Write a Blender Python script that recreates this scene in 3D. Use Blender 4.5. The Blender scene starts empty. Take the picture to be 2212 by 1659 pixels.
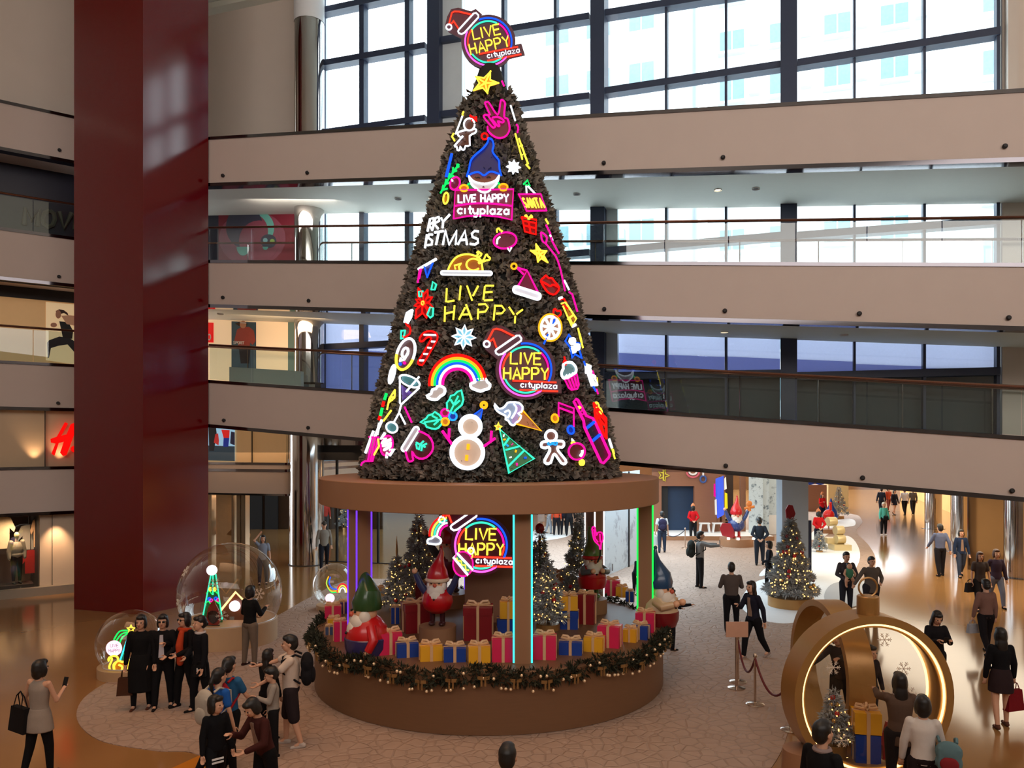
import bpy, bmesh, math, random
from math import sin, cos, pi, radians, sqrt, atan2
from mathutils import Vector, Matrix
import numpy as np
random.seed(7)
C = bpy.context.scene.collection
SC = bpy.context.scene
# ------------------------------------------------------------------ camera
F, CX, HZ, H = 1700.0, 1106.0, 955.0, 4.7     # focal length, principal column, horizon row (pixels of 2212x1659), eye height
cam_d = bpy.data.cameras.new('camera'); cam = bpy.data.objects.new('camera', cam_d); C.objects.link(cam)
cam_d.sensor_width = 36.0; cam_d.lens = F / 2212 * 36; cam_d.shift_y = (HZ - 829.5) / 2212
cam_d.clip_end = 400
cam.location = (0, 0, H); cam.rotation_euler = (pi / 2, 0, 0)
SC.camera = cam
SC.view_settings.view_transform = 'Standard'; SC.view_settings.look = 'None'
SC.view_settings.exposure = 0.0; SC.view_settings.gamma = 1.0; SC.view_settings.use_curve_mapping = False
cy = SC.cycles
cy.use_denoising = True; cy.use_adaptive_sampling = True; cy.adaptive_threshold = 0.02; cy.max_bounces = 7; cy.diffuse_bounces = 4; cy.glossy_bounces = 3
cy.transmission_bounces = 4; cy.transparent_max_bounces = 16
cy.caustics_reflective = False; cy.caustics_refractive = False
cy.sample_clamp_indirect = 4.0
# ------------------------------------------------------------------ world: flat bright overcast sky
wd = bpy.data.worlds.new('overcast_sky'); SC.world = wd; wd.use_nodes = True
bg = wd.node_tree.nodes['Background']; bg.inputs[0].default_value = (0.90, 0.96, 1.0, 1); bg.inputs[1].default_value = 5.5

def area(name, loc, target, sx, sy, power, col, spread=pi):
    l = bpy.data.lights.new(name, 'AREA'); l.shape = 'RECTANGLE'; l.size = sx; l.size_y = sy; l.energy = power; l.color = col
    l.spread = spread
    o = bpy.data.objects.new(name, l); C.objects.link(o); o.location = loc
    o.rotation_euler = (Vector(target) - Vector(loc)).to_track_quat('-Z', 'Y').to_euler()
    return o
def spot(name, loc, target, power, col, angle, blend=0.6, r=0.05):
    l = bpy.data.lights.new(name, 'SPOT'); l.energy = power; l.color = col; l.spot_size = angle; l.spot_blend = blend; l.shadow_soft_size = r
    o = bpy.data.objects.new(name, l); C.objects.link(o); o.location = loc
    o.rotation_euler = (Vector(target) - Vector(loc)).to_track_quat('-Z', 'Y').to_euler()
    return o
WARM = (1.0, 0.66, 0.40); NEUT = (1.0, 0.88, 0.82); COOL = (0.64, 0.85, 1.0)
area('atrium_ceiling_fill', (0, 5, 19.4), (0, 9, 0), 26, 12, 180, (1.0, 0.74, 0.52))  # added overhead fill; the ceiling has no opening here
area('rear_upper_fill', (5, -8.2, 15.2), (5, 20, 14.6), 36, 7.5, 1950, (1.0, 0.90, 0.85), radians(125))  # added fill behind the camera, brightens fascias and upper walls
area('atrium_warm_fill', (-4, 11, 19.2), (-4, 12, 0), 14, 8, 250, (1.0, 0.56, 0.30), radians(70))  # added broad warm fill for the front floor, no fitting modelled
area('hall_light', (3.0, 31, 4.05), (3.0, 31, 0), 10, 12, 1800, COOL)
area('hall_light', (1.0, 25.5, 4.3), (1.0, 26, 0), 8, 3.5, 400, COOL)
area('hall_light', (11, 44, 3.2), (11, 44, 0), 14, 20, 900, (1.0, 0.90, 0.72))
area('hall_light', (15.0, 27, 3.0), (15.0, 27, 0), 5, 12, 560, (1.0, 0.88, 0.68))
area('hall_light', (-9.2, 32, 4.3), (-9.2, 32, 0), 6, 6, 90, WARM)
# ------------------------------------------------------------------ materials
def lin(c):
    return tuple((x / 255 / 12.92) if x / 255 <= 0.04045 else ((x / 255 + 0.055) / 1.055) ** 2.4 for x in c)
MATS = {}
def mat(name, col, rough=0.55, metal=0.0, var=0.12, scale=6.0, spec=0.5, emit=None, es=0.0, coat=0.0, bump=0.0, stretch=None, alpha=1.0, col2=None):
    if name in MATS: return MATS[name]
    m = bpy.data.materials.new(name); m.use_nodes = True; nt = m.node_tree; N = nt.nodes; L = nt.links
    b = N['Principled BSDF']; c = lin(col)
    b.inputs['Roughness'].default_value = rough; b.inputs['Metallic'].default_value = metal
    b.inputs['Specular IOR Level'].default_value = spec; b.inputs['Coat Weight'].default_value = coat
    tc = N.new('ShaderNodeTexCoord'); mp = N.new('ShaderNodeMapping'); L.new(tc.outputs['Object'], mp.inputs[0])
    if stretch: mp.inputs['Scale'].default_value = stretch
    nz = N.new('ShaderNodeTexNoise'); nz.inputs['Scale'].default_value = scale; nz.inputs['Detail'].default_value = 4
    L.new(mp.outputs[0], nz.inputs['Vector'])
    mx = N.new('ShaderNodeMix'); mx.data_type = 'RGBA'
    c2 = lin(col2) if col2 else tuple(x * (1 + var) for x in c)
    c1 = c if col2 else tuple(x * (1 - var) for x in c)
    mx.inputs[6].default_value = (*c1, 1); mx.inputs[7].default_value = (*[min(x, 1) for x in c2], 1)
    L.new(nz.outputs['Fac'], mx.inputs[0]); L.new(mx.outputs[2], b.inputs['Base Color'])
    if bump:
        bp = N.new('ShaderNodeBump'); bp.inputs['Strength'].default_value = bump; bp.inputs['Distance'].default_value = 0.02
        L.new(nz.outputs['Fac'], bp.inputs['Height']); L.new(bp.outputs[0], b.inputs['Normal'])
    if emit:
        b.inputs['Emission Color'].default_value = (*lin(emit), 1); b.inputs['Emission Strength'].default_value = es
    MATS[name] = m
    return m
def glow(name, col, s):
    if name in MATS: return MATS[name]
    m = bpy.data.materials.new(name); m.use_nodes = True; nt = m.node_tree; N = nt.nodes; L = nt.links
    N.remove(N['Principled BSDF']); e = N.new('ShaderNodeEmission')
    e.inputs[0].default_value = (*lin(col), 1); e.inputs[1].default_value = s
    L.new(e.outputs[0], N['Material Output'].inputs[0]); MATS[name] = m
    return m
def thin_glass(name, tint=(1, 1, 1), refl=0.9, base=0.02, power=4.0, haze=0.0):
    if name in MATS: return MATS[name]
    m = bpy.data.materials.new(name); m.use_nodes = True; nt = m.node_tree; N = nt.nodes; L = nt.links
    N.remove(N['Principled BSDF'])
    t = N.new('ShaderNodeBsdfTransparent'); t.inputs[0].default_value = (*tint, 1)
    g = N.new('ShaderNodeBsdfGlossy'); g.inputs['Roughness'].default_value = 0.01; g.inputs[0].default_value = (1, 1, 1, 1)
    lw = N.new('ShaderNodeLayerWeight'); lw.inputs[0].default_value = 0.5
    pw = N.new('ShaderNodeMath'); pw.operation = 'POWER'; pw.inputs[1].default_value = power; L.new(lw.outputs['Facing'], pw.inputs[0])
    ml = N.new('ShaderNodeMath'); ml.operation = 'MULTIPLY_ADD'; ml.inputs[1].default_value = refl; ml.inputs[2].default_value = base
    L.new(pw.outputs[0], ml.inputs[0])
    mx = N.new('ShaderNodeMixShader'); L.new(ml.outputs[0], mx.inputs[0]); L.new(t.outputs[0], mx.inputs[1]); L.new(g.outputs[0], mx.inputs[2])
    L.new(mx.outputs[0], N['Material Output'].inputs[0]); MATS[name] = m
    return m

M_FASCIA = mat('painted_plaster', (204, 186, 175), 0.6, var=0.03, scale=2)
M_SOFFIT = mat('soffit_paint', (222, 222, 208), 0.7, var=0.02)
M_CHROME = mat('polished_steel', (150, 148, 150), 0.1, 1.0, var=0.03, scale=3)
M_TRIM = mat('dark_polished_steel', (104, 102, 106), 0.08, 1.0, var=0.05, scale=3)
M_CHROME2 = mat('mirror_steel', (190, 184, 180), 0.08, 1.0, var=0.06, scale=1.2, bump=0.25, stretch=(1, 1, 0.15))
M_RED = mat('glossy_red_paint', (100, 0, 5), 0.13, var=0.05, scale=1.5, spec=0.6)
M_STEELB = mat('dark_blue_steel', (44, 54, 78), 0.45, var=0.08)
M_STEELD = mat('charcoal_steel', (40, 44, 48), 0.45, var=0.08)
M_PALE = mat('pale_cladding', (205, 214, 218), 0.5, var=0.04)
M_WALL = mat('warm_white_wall', (214, 200, 186), 0.65, var=0.03, scale=1.5)
M_BROWNRAIL = mat('bronze_rail', (120, 84, 70), 0.22, 0.8, var=0.06)
M_GLASS = thin_glass('balustrade_glass', (0.86, 0.93, 0.92), 0.85, 0.05, 3.5)
M_PANE = thin_glass('window_glass', (0.93, 0.97, 0.98), 0.7, 0.03, 5)
M_BLACK = mat('matt_black', (14, 13, 14), 0.6, var=0.2)
M_DARK = mat('dark_recess', (34, 32, 34), 0.6, var=0.2)
M_GOLD = mat('satin_gold', (176, 132, 78), 0.32, 0.55, var=0.05, scale=3)
M_TAN = mat('tan_laminate', (118, 82, 54), 0.5, var=0.10, scale=3.0, stretch=(1, 1, 14))
M_TANP = mat('tan_paint', (152, 108, 76), 0.5, var=0.03, scale=3.0)
M_WHITE = mat('white_paint', (232, 232, 232), 0.5, var=0.03)

# ------------------------------------------------------------------ mesh helpers
class MB:
    def __init__(s): s.v = []; s.f = []; s.mi = []; s.cur = 0
    def add(s, vs, fs):
        o = len(s.v); s.v.extend([tuple(p) for p in vs]); s.f.extend([tuple(o + i for i in f) for f in fs]); s.mi.extend([s.cur] * len(fs)); return s
    def box(s, c, d, rz=0.0):
        x, y, z = c; a, b, e = d[0] / 2, d[1] / 2, d[2] / 2; cr, sr = cos(rz), sin(rz)
        vs = [(x + px * a * cr - py * b * sr, y + px * a * sr + py * b * cr, z + pz * e) for pz in (-1, 1) for px, py in ((-1, -1), (1, -1), (1, 1), (-1, 1))]
        return s.add(vs, [(3, 2, 1, 0), (4, 5, 6, 7), (0, 1, 5, 4), (1, 2, 6, 5), (2, 3, 7, 6), (3, 0, 4, 7)])
    def hexa(s, lo, hi):        # two quads of 4 points
        return s.add(list(lo) + list(hi), [(3, 2, 1, 0), (4, 5, 6, 7), (0, 1, 5, 4), (1, 2, 6, 5), (2, 3, 7, 6), (3, 0, 4, 7)])
    def prism(s, poly, d):      # polygon of 3-D points, extruded by vector d
        n = len(poly); d = Vector(d); a = [Vector(p) for p in poly]
        return s.add(a + [p + d for p in a], [tuple(range(n - 1, -1, -1)), tuple(range(n, 2 * n))] + [(i, (i + 1) % n, n + (i + 1) % n, n + i) for i in range(n)])
    def lathe(s, prof, c=(0, 0, 0), seg=32, cap=True, a0=0.0, a1=2 * pi, sx=1.0, sy=1.0):   # prof: (r, z)
        full = abs(a1 - a0 - 2 * pi) < 1e-6; n = seg if full else seg + 1
        vs = [(c[0] + r * sx * cos(a0 + (a1 - a0) * i / seg), c[1] + r * sy * sin(a0 + (a1 - a0) * i / seg), c[2] + z) for r, z in prof for i in range(n)]
        fs = [(k * n + i, k * n + (i + 1) % n, (k + 1) * n + (i + 1) % n, (k + 1) * n + i) for k in range(len(prof) - 1) for i in range(seg if full else seg)]
        if cap and full:
            if prof[0][0] > 1e-5: fs.append(tuple(range(n - 1, -1, -1)))
            if prof[-1][0] > 1e-5: fs.append(tuple((len(prof) - 1) * n + i for i in range(n)))
        return s.add(vs, fs)
    def ell(s, c, r, seg=16, rings=10, rot=None):
        if not hasattr(r, '__len__'): r = (r, r, r)
        vs = []; c = Vector(c)
        for k in range(rings + 1):
            t = -pi / 2 + pi * k / rings
            for i in range(seg):
                p = Vector((r[0] * cos(t) * cos(2 * pi * i / seg), r[1] * cos(t) * sin(2 * pi * i / seg), r[2] * sin(t)))
                if rot is not None: p = rot @ p
                vs.append(c + p)
        return s.add(vs, [(k * seg + i, k * seg + (i + 1) % seg, (k + 1) * seg + (i + 1) % seg, (k + 1) * seg + i) for k in range(rings) for i in range(seg)])
    def tube(s, pts, r, seg=6, closed=False, caps=True):
        pts = [Vector(p) for p in pts]; n = len(pts)
        if n < 2: return s
        rr = r if hasattr(r, '__len__') else [r] * n
        vs = []; up = None
        for i, p in enumerate(pts):
            if closed: t = (pts[(i + 1) % n] - pts[i - 1])
            else: t = pts[min(i + 1, n - 1)] - pts[max(i - 1, 0)]
            t = t.normalized() if t.length > 1e-9 else Vector((0, 0, 1))
            if up is None:
                up = Vector((0, 0, 1)) if abs(t.z) < 0.9 else Vector((1, 0, 0))
            a = t.cross(up)
            if a.length < 1e-6: a = t.cross(Vector((0.3, 0.7, 0.2)))
            a.normalize(); b = a.cross(t).normalized(); up = b
            for k in range(seg):
                an = 2 * pi * k / seg; vs.append(p + (a * cos(an) + b * sin(an)) * rr[i])
        m = n if closed else n - 1
        fs = [(i * seg + k, i * seg + (k + 1) % seg, ((i + 1) % n) * seg + (k + 1) % seg, ((i + 1) % n) * seg + k) for i in range(m) for k in range(seg)]
        if caps and not closed: fs += [tuple(range(seg - 1, -1, -1)), tuple((n - 1) * seg + k for k in range(seg))]
        return s.add(vs, fs)
    def torus(s, c, R, r, ax=(0, 0, 1), seg=40, ts=8):
        q = Vector((0, 0, 1)).rotation_difference(Vector(ax).normalized()); c = Vector(c)
        return s.tube([c + q @ Vector((R * cos(2 * pi * i / seg), R * sin(2 * pi * i / seg), 0)) for i in range(seg)], r, ts, True)
    def mesh(s, name, mats, org=None, smooth=True):
        me = bpy.data.meshes.new(name); o = org or (0, 0, 0)
        me.from_pydata([(p[0] - o[0], p[1] - o[1], p[2] - o[2]) for p in s.v], [], s.f)
        if not isinstance(mats, (list, tuple)): mats = [mats]
        for m in mats: me.materials.append(m)
        if len(mats) > 1: me.polygons.foreach_set('material_index', s.mi)
        if smooth: me.polygons.foreach_set('use_smooth', [True] * len(s.f)); me.set_sharp_from_angle(angle=radians(38))
        me.update(); return me
    def build(s, name, mats, parent=None, org=None, smooth=True, loc=None):
        o = bpy.data.objects.new(name, s.mesh(name, mats, org, smooth)); C.objects.link(o)
        if parent is not None: o.parent = parent
        elif org is not None: o.location = org
        if loc is not None: o.location = loc
        return o
def tag(o, label=None, cat=None, group=None, kind=None):
    if label: o['label'] = label
    if cat: o['category'] = cat
    if group: o['group'] = group
    if kind: o['kind'] = kind
    return o
def thing(name, label, cat, loc=(0, 0, 0), rz=0.0, group=None):
    o = bpy.data.objects.new(name, None); C.objects.link(o); o.location = loc; o.rotation_euler = (0, 0, rz); o.empty_display_size = 0.1
    return tag(o, label, cat, group)
def struct(o): o['kind'] = 'structure'; return o
def dup(o, loc=None, rz=None, label=None, parent=None, group=None, scale=None):
    c = o.copy(); C.objects.link(c)
    if parent is not None: c.parent = parent
    if loc is not None: c.location = loc
    if rz is not None: c.rotation_euler = (0, 0, rz)
    if scale is not None: c.scale = (scale, scale, scale) if not hasattr(scale, '__len__') else scale
    if label: c['label'] = label
    if group: c['group'] = group
    for ch in list(o.children): dup(ch, parent=c)
    return c
def P(px, py, d): return Vector(((px - CX) / F * d, d, H - (py - HZ) / F * d))
def G(px, py, z=0.0): return P(px, py, F * (H - z) / (py - HZ))
class WF:                       # a vertical wall frame: s along, t away from the camera
    def __init__(w, o, u, dep=1):
        w.o = Vector((o[0], o[1], 0)); w.u = Vector((u[0], u[1], 0)).normalized()
        w.n = Vector((-w.u.y, w.u.x, 0)) if dep > 0 else Vector((w.u.y, -w.u.x, 0))
    def pt(w, s, t, z): return w.o + w.u * s + w.n * t + Vector((0, 0, z))
    def ray(w, px, t=0.0):
        k = (px - CX) / F; Y = (w.o.dot(w.n) + t) / (k * w.n.x + w.n.y); p = Vector((k * Y, Y, 0))
        return (p - w.o).dot(w.u), Y
    def s(w, px, t=0.0): return w.ray(px, t)[0]
    def z(w, px, py, t=0.0): return H - (py - HZ) / F * w.ray(px, t)[1]
    def at(w, px, py, t=0.0): s, Y = w.ray(px, t); return w.pt(s, t, H - (py - HZ) / F * Y)
    def line(w, a, b, t=0.0):   # z as a function of s through two pixels
        s0, s1 = w.s(a[0], t), w.s(b[0], t); z0, z1 = w.z(*a, t), w.z(*b, t); k = (z1 - z0) / (s1 - s0)
        return lambda s: z0 + k * (s - s0)
    def block(w, mb, s0, s1, t0, t1, zb, zt):   # zb, zt numbers or functions of s
        fb = zb if callable(zb) else (lambda s: zb); ft = zt if callable(zt) else (lambda s: zt)
        return mb.hexa([w.pt(s0, t0, fb(s0)), w.pt(s1, t0, fb(s1)), w.pt(s1, t1, fb(s1)), w.pt(s0, t1, fb(s0))],
                       [w.pt(s0, t0, ft(s0)), w.pt(s1, t0, ft(s1)), w.pt(s1, t1, ft(s1)), w.pt(s0, t1, ft(s0))])
W = WF((-9.2, 23.5), (20.0, -6.9)); LW = WF((-15.2, 23.3), (1.6, 1.2))
# ------------------------------------------------------------------ floor, ceiling and outer walls
TGL = 3.6
def floor_mat():
    m = mat('polished_stone', (150, 108, 64), 0.12, var=0.10, scale=0.7, spec=0.5)
    return m
fl = MB().box((4, 34, -0.15), (90, 92, 0.3)).build('floor', floor_mat(), smooth=False); struct(fl)
# paved carpet of irregular setts around the kiosk
def paver_mat():
    m = mat('cobble_paving', (164, 138, 122), 0.75, var=0.16, scale=3.0); nt = m.node_tree; N = nt.nodes; L = nt.links
    b = N['Principled BSDF']; tc = N.new('ShaderNodeTexCoord'); vo = N.new('ShaderNodeTexVoronoi'); vo.feature = 'DISTANCE_TO_EDGE'; vo.inputs['Scale'].default_value = 4.5
    L.new(tc.outputs['Object'], vo.inputs['Vector']); bp = N.new('ShaderNodeBump'); bp.inputs['Strength'].default_value = 0.8; bp.inputs['Distance'].default_value = 0.02
    cr = N.new('ShaderNodeMapRange'); cr.inputs[1].default_value = 0.0; cr.inputs[2].default_value = 0.09; L.new(vo.outputs['Distance'], cr.inputs[0])
    L.new(cr.outputs[0], bp.inputs['Height']); L.new(bp.outputs[0], b.inputs['Normal']); return m
M_PAVE = paver_mat(); M_SNOW = mat('white_vinyl', (238, 240, 242), 0.6, var=0.03)
M_GREYV = mat('grey_vinyl', (176, 180, 186), 0.6, var=0.04); M_ORF = mat('orange_stone', (196, 122, 40), 0.16, var=0.08, scale=1)
def smoothc(pts, n=6):
    out = []; m = len(pts)
    for i in range(m):
        p0, p1, p2, p3 = pts[i - 1], pts[i], pts[(i + 1) % m], pts[(i + 2) % m]
        for k in range(n):
            t = k / n; out.append(tuple(0.5 * (2 * b + (c - a) * t + (2 * a - 5 * b + 4 * c - d) * t * t + (3 * b - a - 3 * c + d) * t ** 3) for a, b, c, d in zip(p0, p1, p2, p3)))
    return out
def floor_patch(name, px, m, z0, z1, smooth=True):
    pts = [G(*p)[:2] for p in px]
    if smooth: pts = smoothc(pts, 6)
    mb = MB().prism([(x, y, z0) for x, y in pts], (0, 0, z1 - z0)); o = mb.build(name, m, smooth=False); return struct(o)
floor_patch('floor_paving', [(668, 1292), (600, 1330), (470, 1392), (330, 1432), (205, 1490), (165, 1545), (210, 1598), (330, 1622), (430, 1632), (560, 1720), (1000, 1900), (1500, 1800), (1640, 1690),
    (1700, 1590), (1720, 1450), (1800, 1352), (1868, 1272), (1892, 1215), (1878, 1180), (1850, 1148), (1862, 1124), (1820, 1108), (1600, 1098), (1300, 1098), (1120, 1098), (1010, 1190), (900, 1246), (760, 1252)], M_PAVE, 0, 0.012)
floor_patch('floor_orange_inlay', [(360, 1665), (432, 1632), (600, 1700), (520, 1760), (380, 1720)], M_ORF, 0, 0.006, False)
floor_patch('floor_snow_patch', [(1640, 1245), (1700, 1236), (1740, 1290), (1830, 1252), (1858, 1196), (1830, 1158), (1760, 1180), (1680, 1210)], M_SNOW, 0.0, 0.018)
floor_patch('floor_snow_patch', [(1600, 1300), (1640, 1255), (1740, 1248), (1800, 1262), (1795, 1300), (1762, 1335), (1690, 1348), (1625, 1332)], M_SNOW, 0.0, 0.022)
floor_patch('floor_snow_patch', [(1745, 1160), (1790, 1128), (1840, 1122), (1846, 1136), (1810, 1142), (1770, 1165)], M_SNOW, 0.0, 0.024)
floor_patch('floor_grey_patch', [(1780, 1290), (1800, 1262), (1860, 1255), (1880, 1280), (1850, 1310), (1800, 1312)], M_GREYV, 0.0, 0.026)
floor_patch('floor_snow_patch', [(1150, 1150), (1180, 1138), (1240, 1138), (1228, 1158), (1180, 1168), (1148, 1172)], M_SNOW, 0.0, 0.018)
cl = MB().prism([(-27.2, -9.2, 19.7), (27.2, -9.2, 19.7), (27.2, 14, 19.7)] + [tuple(W.pt(q, TGL, 19.7)) for q in (W.s(2212) + 8, W.s(428) - 19)], (0, 0, 0.4)).build('ceiling', M_SOFFIT, smooth=False); struct(cl)
bw = MB().box((4, -9, 9.8), (70, 0.4, 20)).build('wall_back', M_WALL, smooth=False); struct(bw)
sw = MB().box((-27, 10, 9.8), (0.4, 40, 20)).build('wall_left', M_WALL, smooth=False); struct(sw)
sr = MB().box((27, 4, 9.8), (0.4, 40, 20)).build('wall_right', M_WALL, smooth=False); struct(sr)
# ------------------------------------------------------------------ right-hand galleries (sloping slabs with fascia and steel trims)
SA = W.s(428); SB = W.s(2212) + 6.0; TG = 3.2
slabs = {}
def gallery(k, top, bot, deep):
    zt = W.line((440, top[0]), (2212, top[1])); zb = W.line((440, bot[0]), (2212, bot[1])); slabs[k] = (zt, zb)
    mb = MB(); W.block(mb, SA, SB, 0.0, 0.25, zb, zt); o = struct(mb.build('wall_gallery_fascia', M_FASCIA, smooth=False))
    mb = MB(); W.block(mb, SA, SB, -0.03, 0.28, lambda s: zt(s), lambda s: zt(s) + 0.085); mb.build('trim_top', M_TRIM, o, smooth=False)
    mb = MB(); W.block(mb, SA, SB, -0.03, 0.28, lambda s: zb(s) - 0.10, lambda s: zb(s)); mb.build('trim_bottom', M_TRIM, o, smooth=False)
    mb = MB(); W.block(mb, SA - (4 if deep < 5 else 24), SB, 0.28, deep, lambda s: zb(s) - 0.06, lambda s: zb(s) + 0.14); struct(mb.build('ceiling_gallery_soffit', M_SOFFIT, smooth=False))
    mb = MB(); W.block(mb, SA - (4 if deep < 5 else 24), SB, 0.25, deep, lambda s: zt(s) - 0.25, lambda s: zt(s) - 0.02); struct(mb.build('floor_gallery', M_GREYV if deep < 5 else M_SNOW, smooth=False))  # deep outside deck is white to bounce sky light up to the soffits
gallery(1, (303, 200), (396, 340), TG)
gallery(2, (568, 577), (657, 705), TG)
gallery(3, (826, 951), (915, 1074), 34.0)
# ------------------------------------------------------------------ glazed wall behind the galleries
GS0, GS1 = W.s(684, TG), W.s(2164, TG)
def vbar(mb, px0, px1, z0, z1, t0=TG - 0.12, t1=TG + 0.25): W.block(mb, W.s(px0, t0), W.s(px1, t0), t0, t1, z0, z1)
ZTOPG = 19.7
def zt(k): return slabs[k][0]
def zb(k): return slabs[k][1]
win = tag(bpy.data.objects.new('window_1', None), kind='structure'); C.objects.link(win)
mb = MB()
for a, b in ((684, 697), (779, 789), (877, 887), (1085, 1092), (1198, 1204), (1437, 1442), (1566, 1571), (1843, 1848), (1993, 1999), (2151, 2158)):
    W.block(mb, W.s(a, TG), W.s(b, TG), TG - 0.1, TG + 0.2, zt(3), ZTOPG)
mb.build('mullion', M_STEELB, win, smooth=False)
for i, (a, b) in enumerate(((922, 948), (1275, 1305), (1686, 1722))):
    m2 = MB(); W.block(m2, W.s(a, TG - 0.3), W.s(b, TG - 0.3), TG - 0.3, TG + 0.3, zt(3), ZTOPG); m2.build('main_post', M_STEELB, win, smooth=False)
m2 = MB(); W.block(m2, W.s(948, TG - 0.25) + 0.003, W.s(1001, TG + 0.1), TG - 0.02, TG + 0.25, zb(1), ZTOPG); m2.build('post_cladding', M_PALE, win, smooth=False)
m2 = MB(); W.block(m2, W.s(1305, TG - 0.25) + 0.003, W.s(1334, TG), TG + 0.0, TG + 0.2, zt(3), zb(1)); m2.build('post_cladding', M_PALE, win, smooth=False)
tr = MB()
def transom(a, b, h=0.17, dep=0.16):
    z = W.line(a, b, TG - 0.1); W.block(tr, W.s(a[0], TG), W.s(b[0], TG), TG - dep, TG + 0.2, lambda s: z(s) - h, lambda s: z(s) + 0.02)
for a, b in (((689, 134), (922, 93)), ((689, 283), (922, 250)), ((948, 83), (1275, 30)), ((948, 243), (1275, 202)), ((1305, 24), (1686, -38)), ((1305, 192), (1686, 134)), ((1722, 131), (2158, 61)), ((1722, -44), (2158, -120)),
             ((689, 20), (922, -30)), ((1305, 537), (1686, 503)), ((1722, 503), (2158, 470)), ((948, 566), (1275, 540)), ((689, 600), (922, 583)),
             ((689, 745), (922, 733)), ((948, 770), (1275, 757)), ((1305, 806), (1686, 800)), ((1722, 806), (2158, 795))):
    transom(a, b)
tr.build('transom', M_STEELB, win, smooth=False)
gp = MB(); xs = [697, 779, 789, 877, 887, 922, 1001, 1085, 1092, 1198, 1204, 1275, 1334, 1437, 1442, 1566, 1571, 1686, 1722, 1843, 1848, 1993, 1999, 2151]
for a, b in zip(xs[::2], xs[1::2]):
    p = MB(); W.block(p, W.s(a, TG), W.s(b, TG), TG + 0.05, TG + 0.06, zt(3), ZTOPG); p.build('pane', M_PANE, win, smooth=False)
# translucent blinds and dark spandrels on the lowest glazed level
def blind_mat(name, c):
    m = bpy.data.materials.new(name); m.use_nodes = True; N = m.node_tree.nodes; L = m.node_tree.links; N.remove(N['Principled BSDF'])
    t = N.new('ShaderNodeBsdfTranslucent'); d = N.new('ShaderNodeBsdfDiffuse'); mx = N.new('ShaderNodeMixShader'); mx.inputs[0].default_value = 0.3
    nz = N.new('ShaderNodeTexNoise'); nz.inputs['Scale'].default_value = 30; cr = N.new('ShaderNodeMix'); cr.data_type = 'RGBA'; c = lin(c)
    cr.inputs[6].default_value = (*[x * .93 for x in c], 1); cr.inputs[7].default_value = (*[x * 1.05 for x in c], 1); L.new(nz.outputs[0], cr.inputs[0])
    for q in (t, d): L.new(cr.outputs[2], q.inputs[0])
    L.new(t.outputs[0], mx.inputs[1]); L.new(d.outputs[0], mx.inputs[2]); L.new(mx.outputs[0], N['Material Output'].inputs[0]); return m
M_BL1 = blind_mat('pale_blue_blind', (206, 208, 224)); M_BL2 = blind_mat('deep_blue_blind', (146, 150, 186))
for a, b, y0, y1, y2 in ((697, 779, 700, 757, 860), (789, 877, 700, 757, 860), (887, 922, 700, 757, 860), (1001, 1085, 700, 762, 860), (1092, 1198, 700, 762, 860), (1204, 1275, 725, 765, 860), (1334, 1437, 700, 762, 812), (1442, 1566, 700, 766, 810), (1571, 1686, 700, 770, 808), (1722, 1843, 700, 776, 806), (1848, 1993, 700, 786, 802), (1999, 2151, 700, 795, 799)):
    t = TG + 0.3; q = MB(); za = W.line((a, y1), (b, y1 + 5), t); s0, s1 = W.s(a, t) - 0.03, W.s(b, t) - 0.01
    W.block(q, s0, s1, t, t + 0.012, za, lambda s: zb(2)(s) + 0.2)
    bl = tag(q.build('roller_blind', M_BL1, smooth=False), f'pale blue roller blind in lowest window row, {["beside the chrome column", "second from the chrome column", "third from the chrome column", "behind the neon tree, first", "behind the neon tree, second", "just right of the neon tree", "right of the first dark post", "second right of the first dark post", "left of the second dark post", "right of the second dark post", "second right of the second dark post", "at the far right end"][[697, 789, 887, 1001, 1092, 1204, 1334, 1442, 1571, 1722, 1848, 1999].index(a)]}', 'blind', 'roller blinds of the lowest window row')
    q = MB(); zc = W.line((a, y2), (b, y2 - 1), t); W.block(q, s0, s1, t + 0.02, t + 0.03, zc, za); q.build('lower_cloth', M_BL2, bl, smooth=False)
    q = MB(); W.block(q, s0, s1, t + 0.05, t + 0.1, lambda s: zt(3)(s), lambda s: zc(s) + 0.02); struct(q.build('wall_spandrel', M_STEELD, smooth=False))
# pier at the right end and wall at the left end of the glazing
q = MB(); W.block(q, GS1, GS1 + 7, TG - 0.05, TG + 0.6, lambda s: zb(3)(s), ZTOPG); struct(q.build('wall_end_pier', M_WALL, smooth=False))
q = MB(); W.block(q, W.s(2178, TG - 0.4), W.s(2200, TG - 0.4), TG - 0.4, TG, lambda s: zt(1)(s), ZTOPG); struct(q.build('trim_pier', M_WALL, smooth=False))
q = MB(); W.block(q, W.s(425, TG) - 3, W.s(655, TG), TG - 0.02, TG + 0.4, lambda s: zt(1)(s) - 0.2, ZTOPG); struct(q.build('wall_upper_plain', M_WALL, smooth=False))
q = MB(); W.block(q, W.s(655, TG + 0.2) - 0.1, W.s(690, TG), TG + 0.35, TG + 0.5, lambda s: zb(3)(s), ZTOPG); struct(q.build('wall_behind_column', M_PALE, smooth=False))
q = MB(); W.block(q, SA - 8, SB + 2, TG - 0.4, TG + 0.4, 19.5, 19.69); struct(q.build('ceiling_gallery_top', M_SOFFIT, smooth=False))
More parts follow.
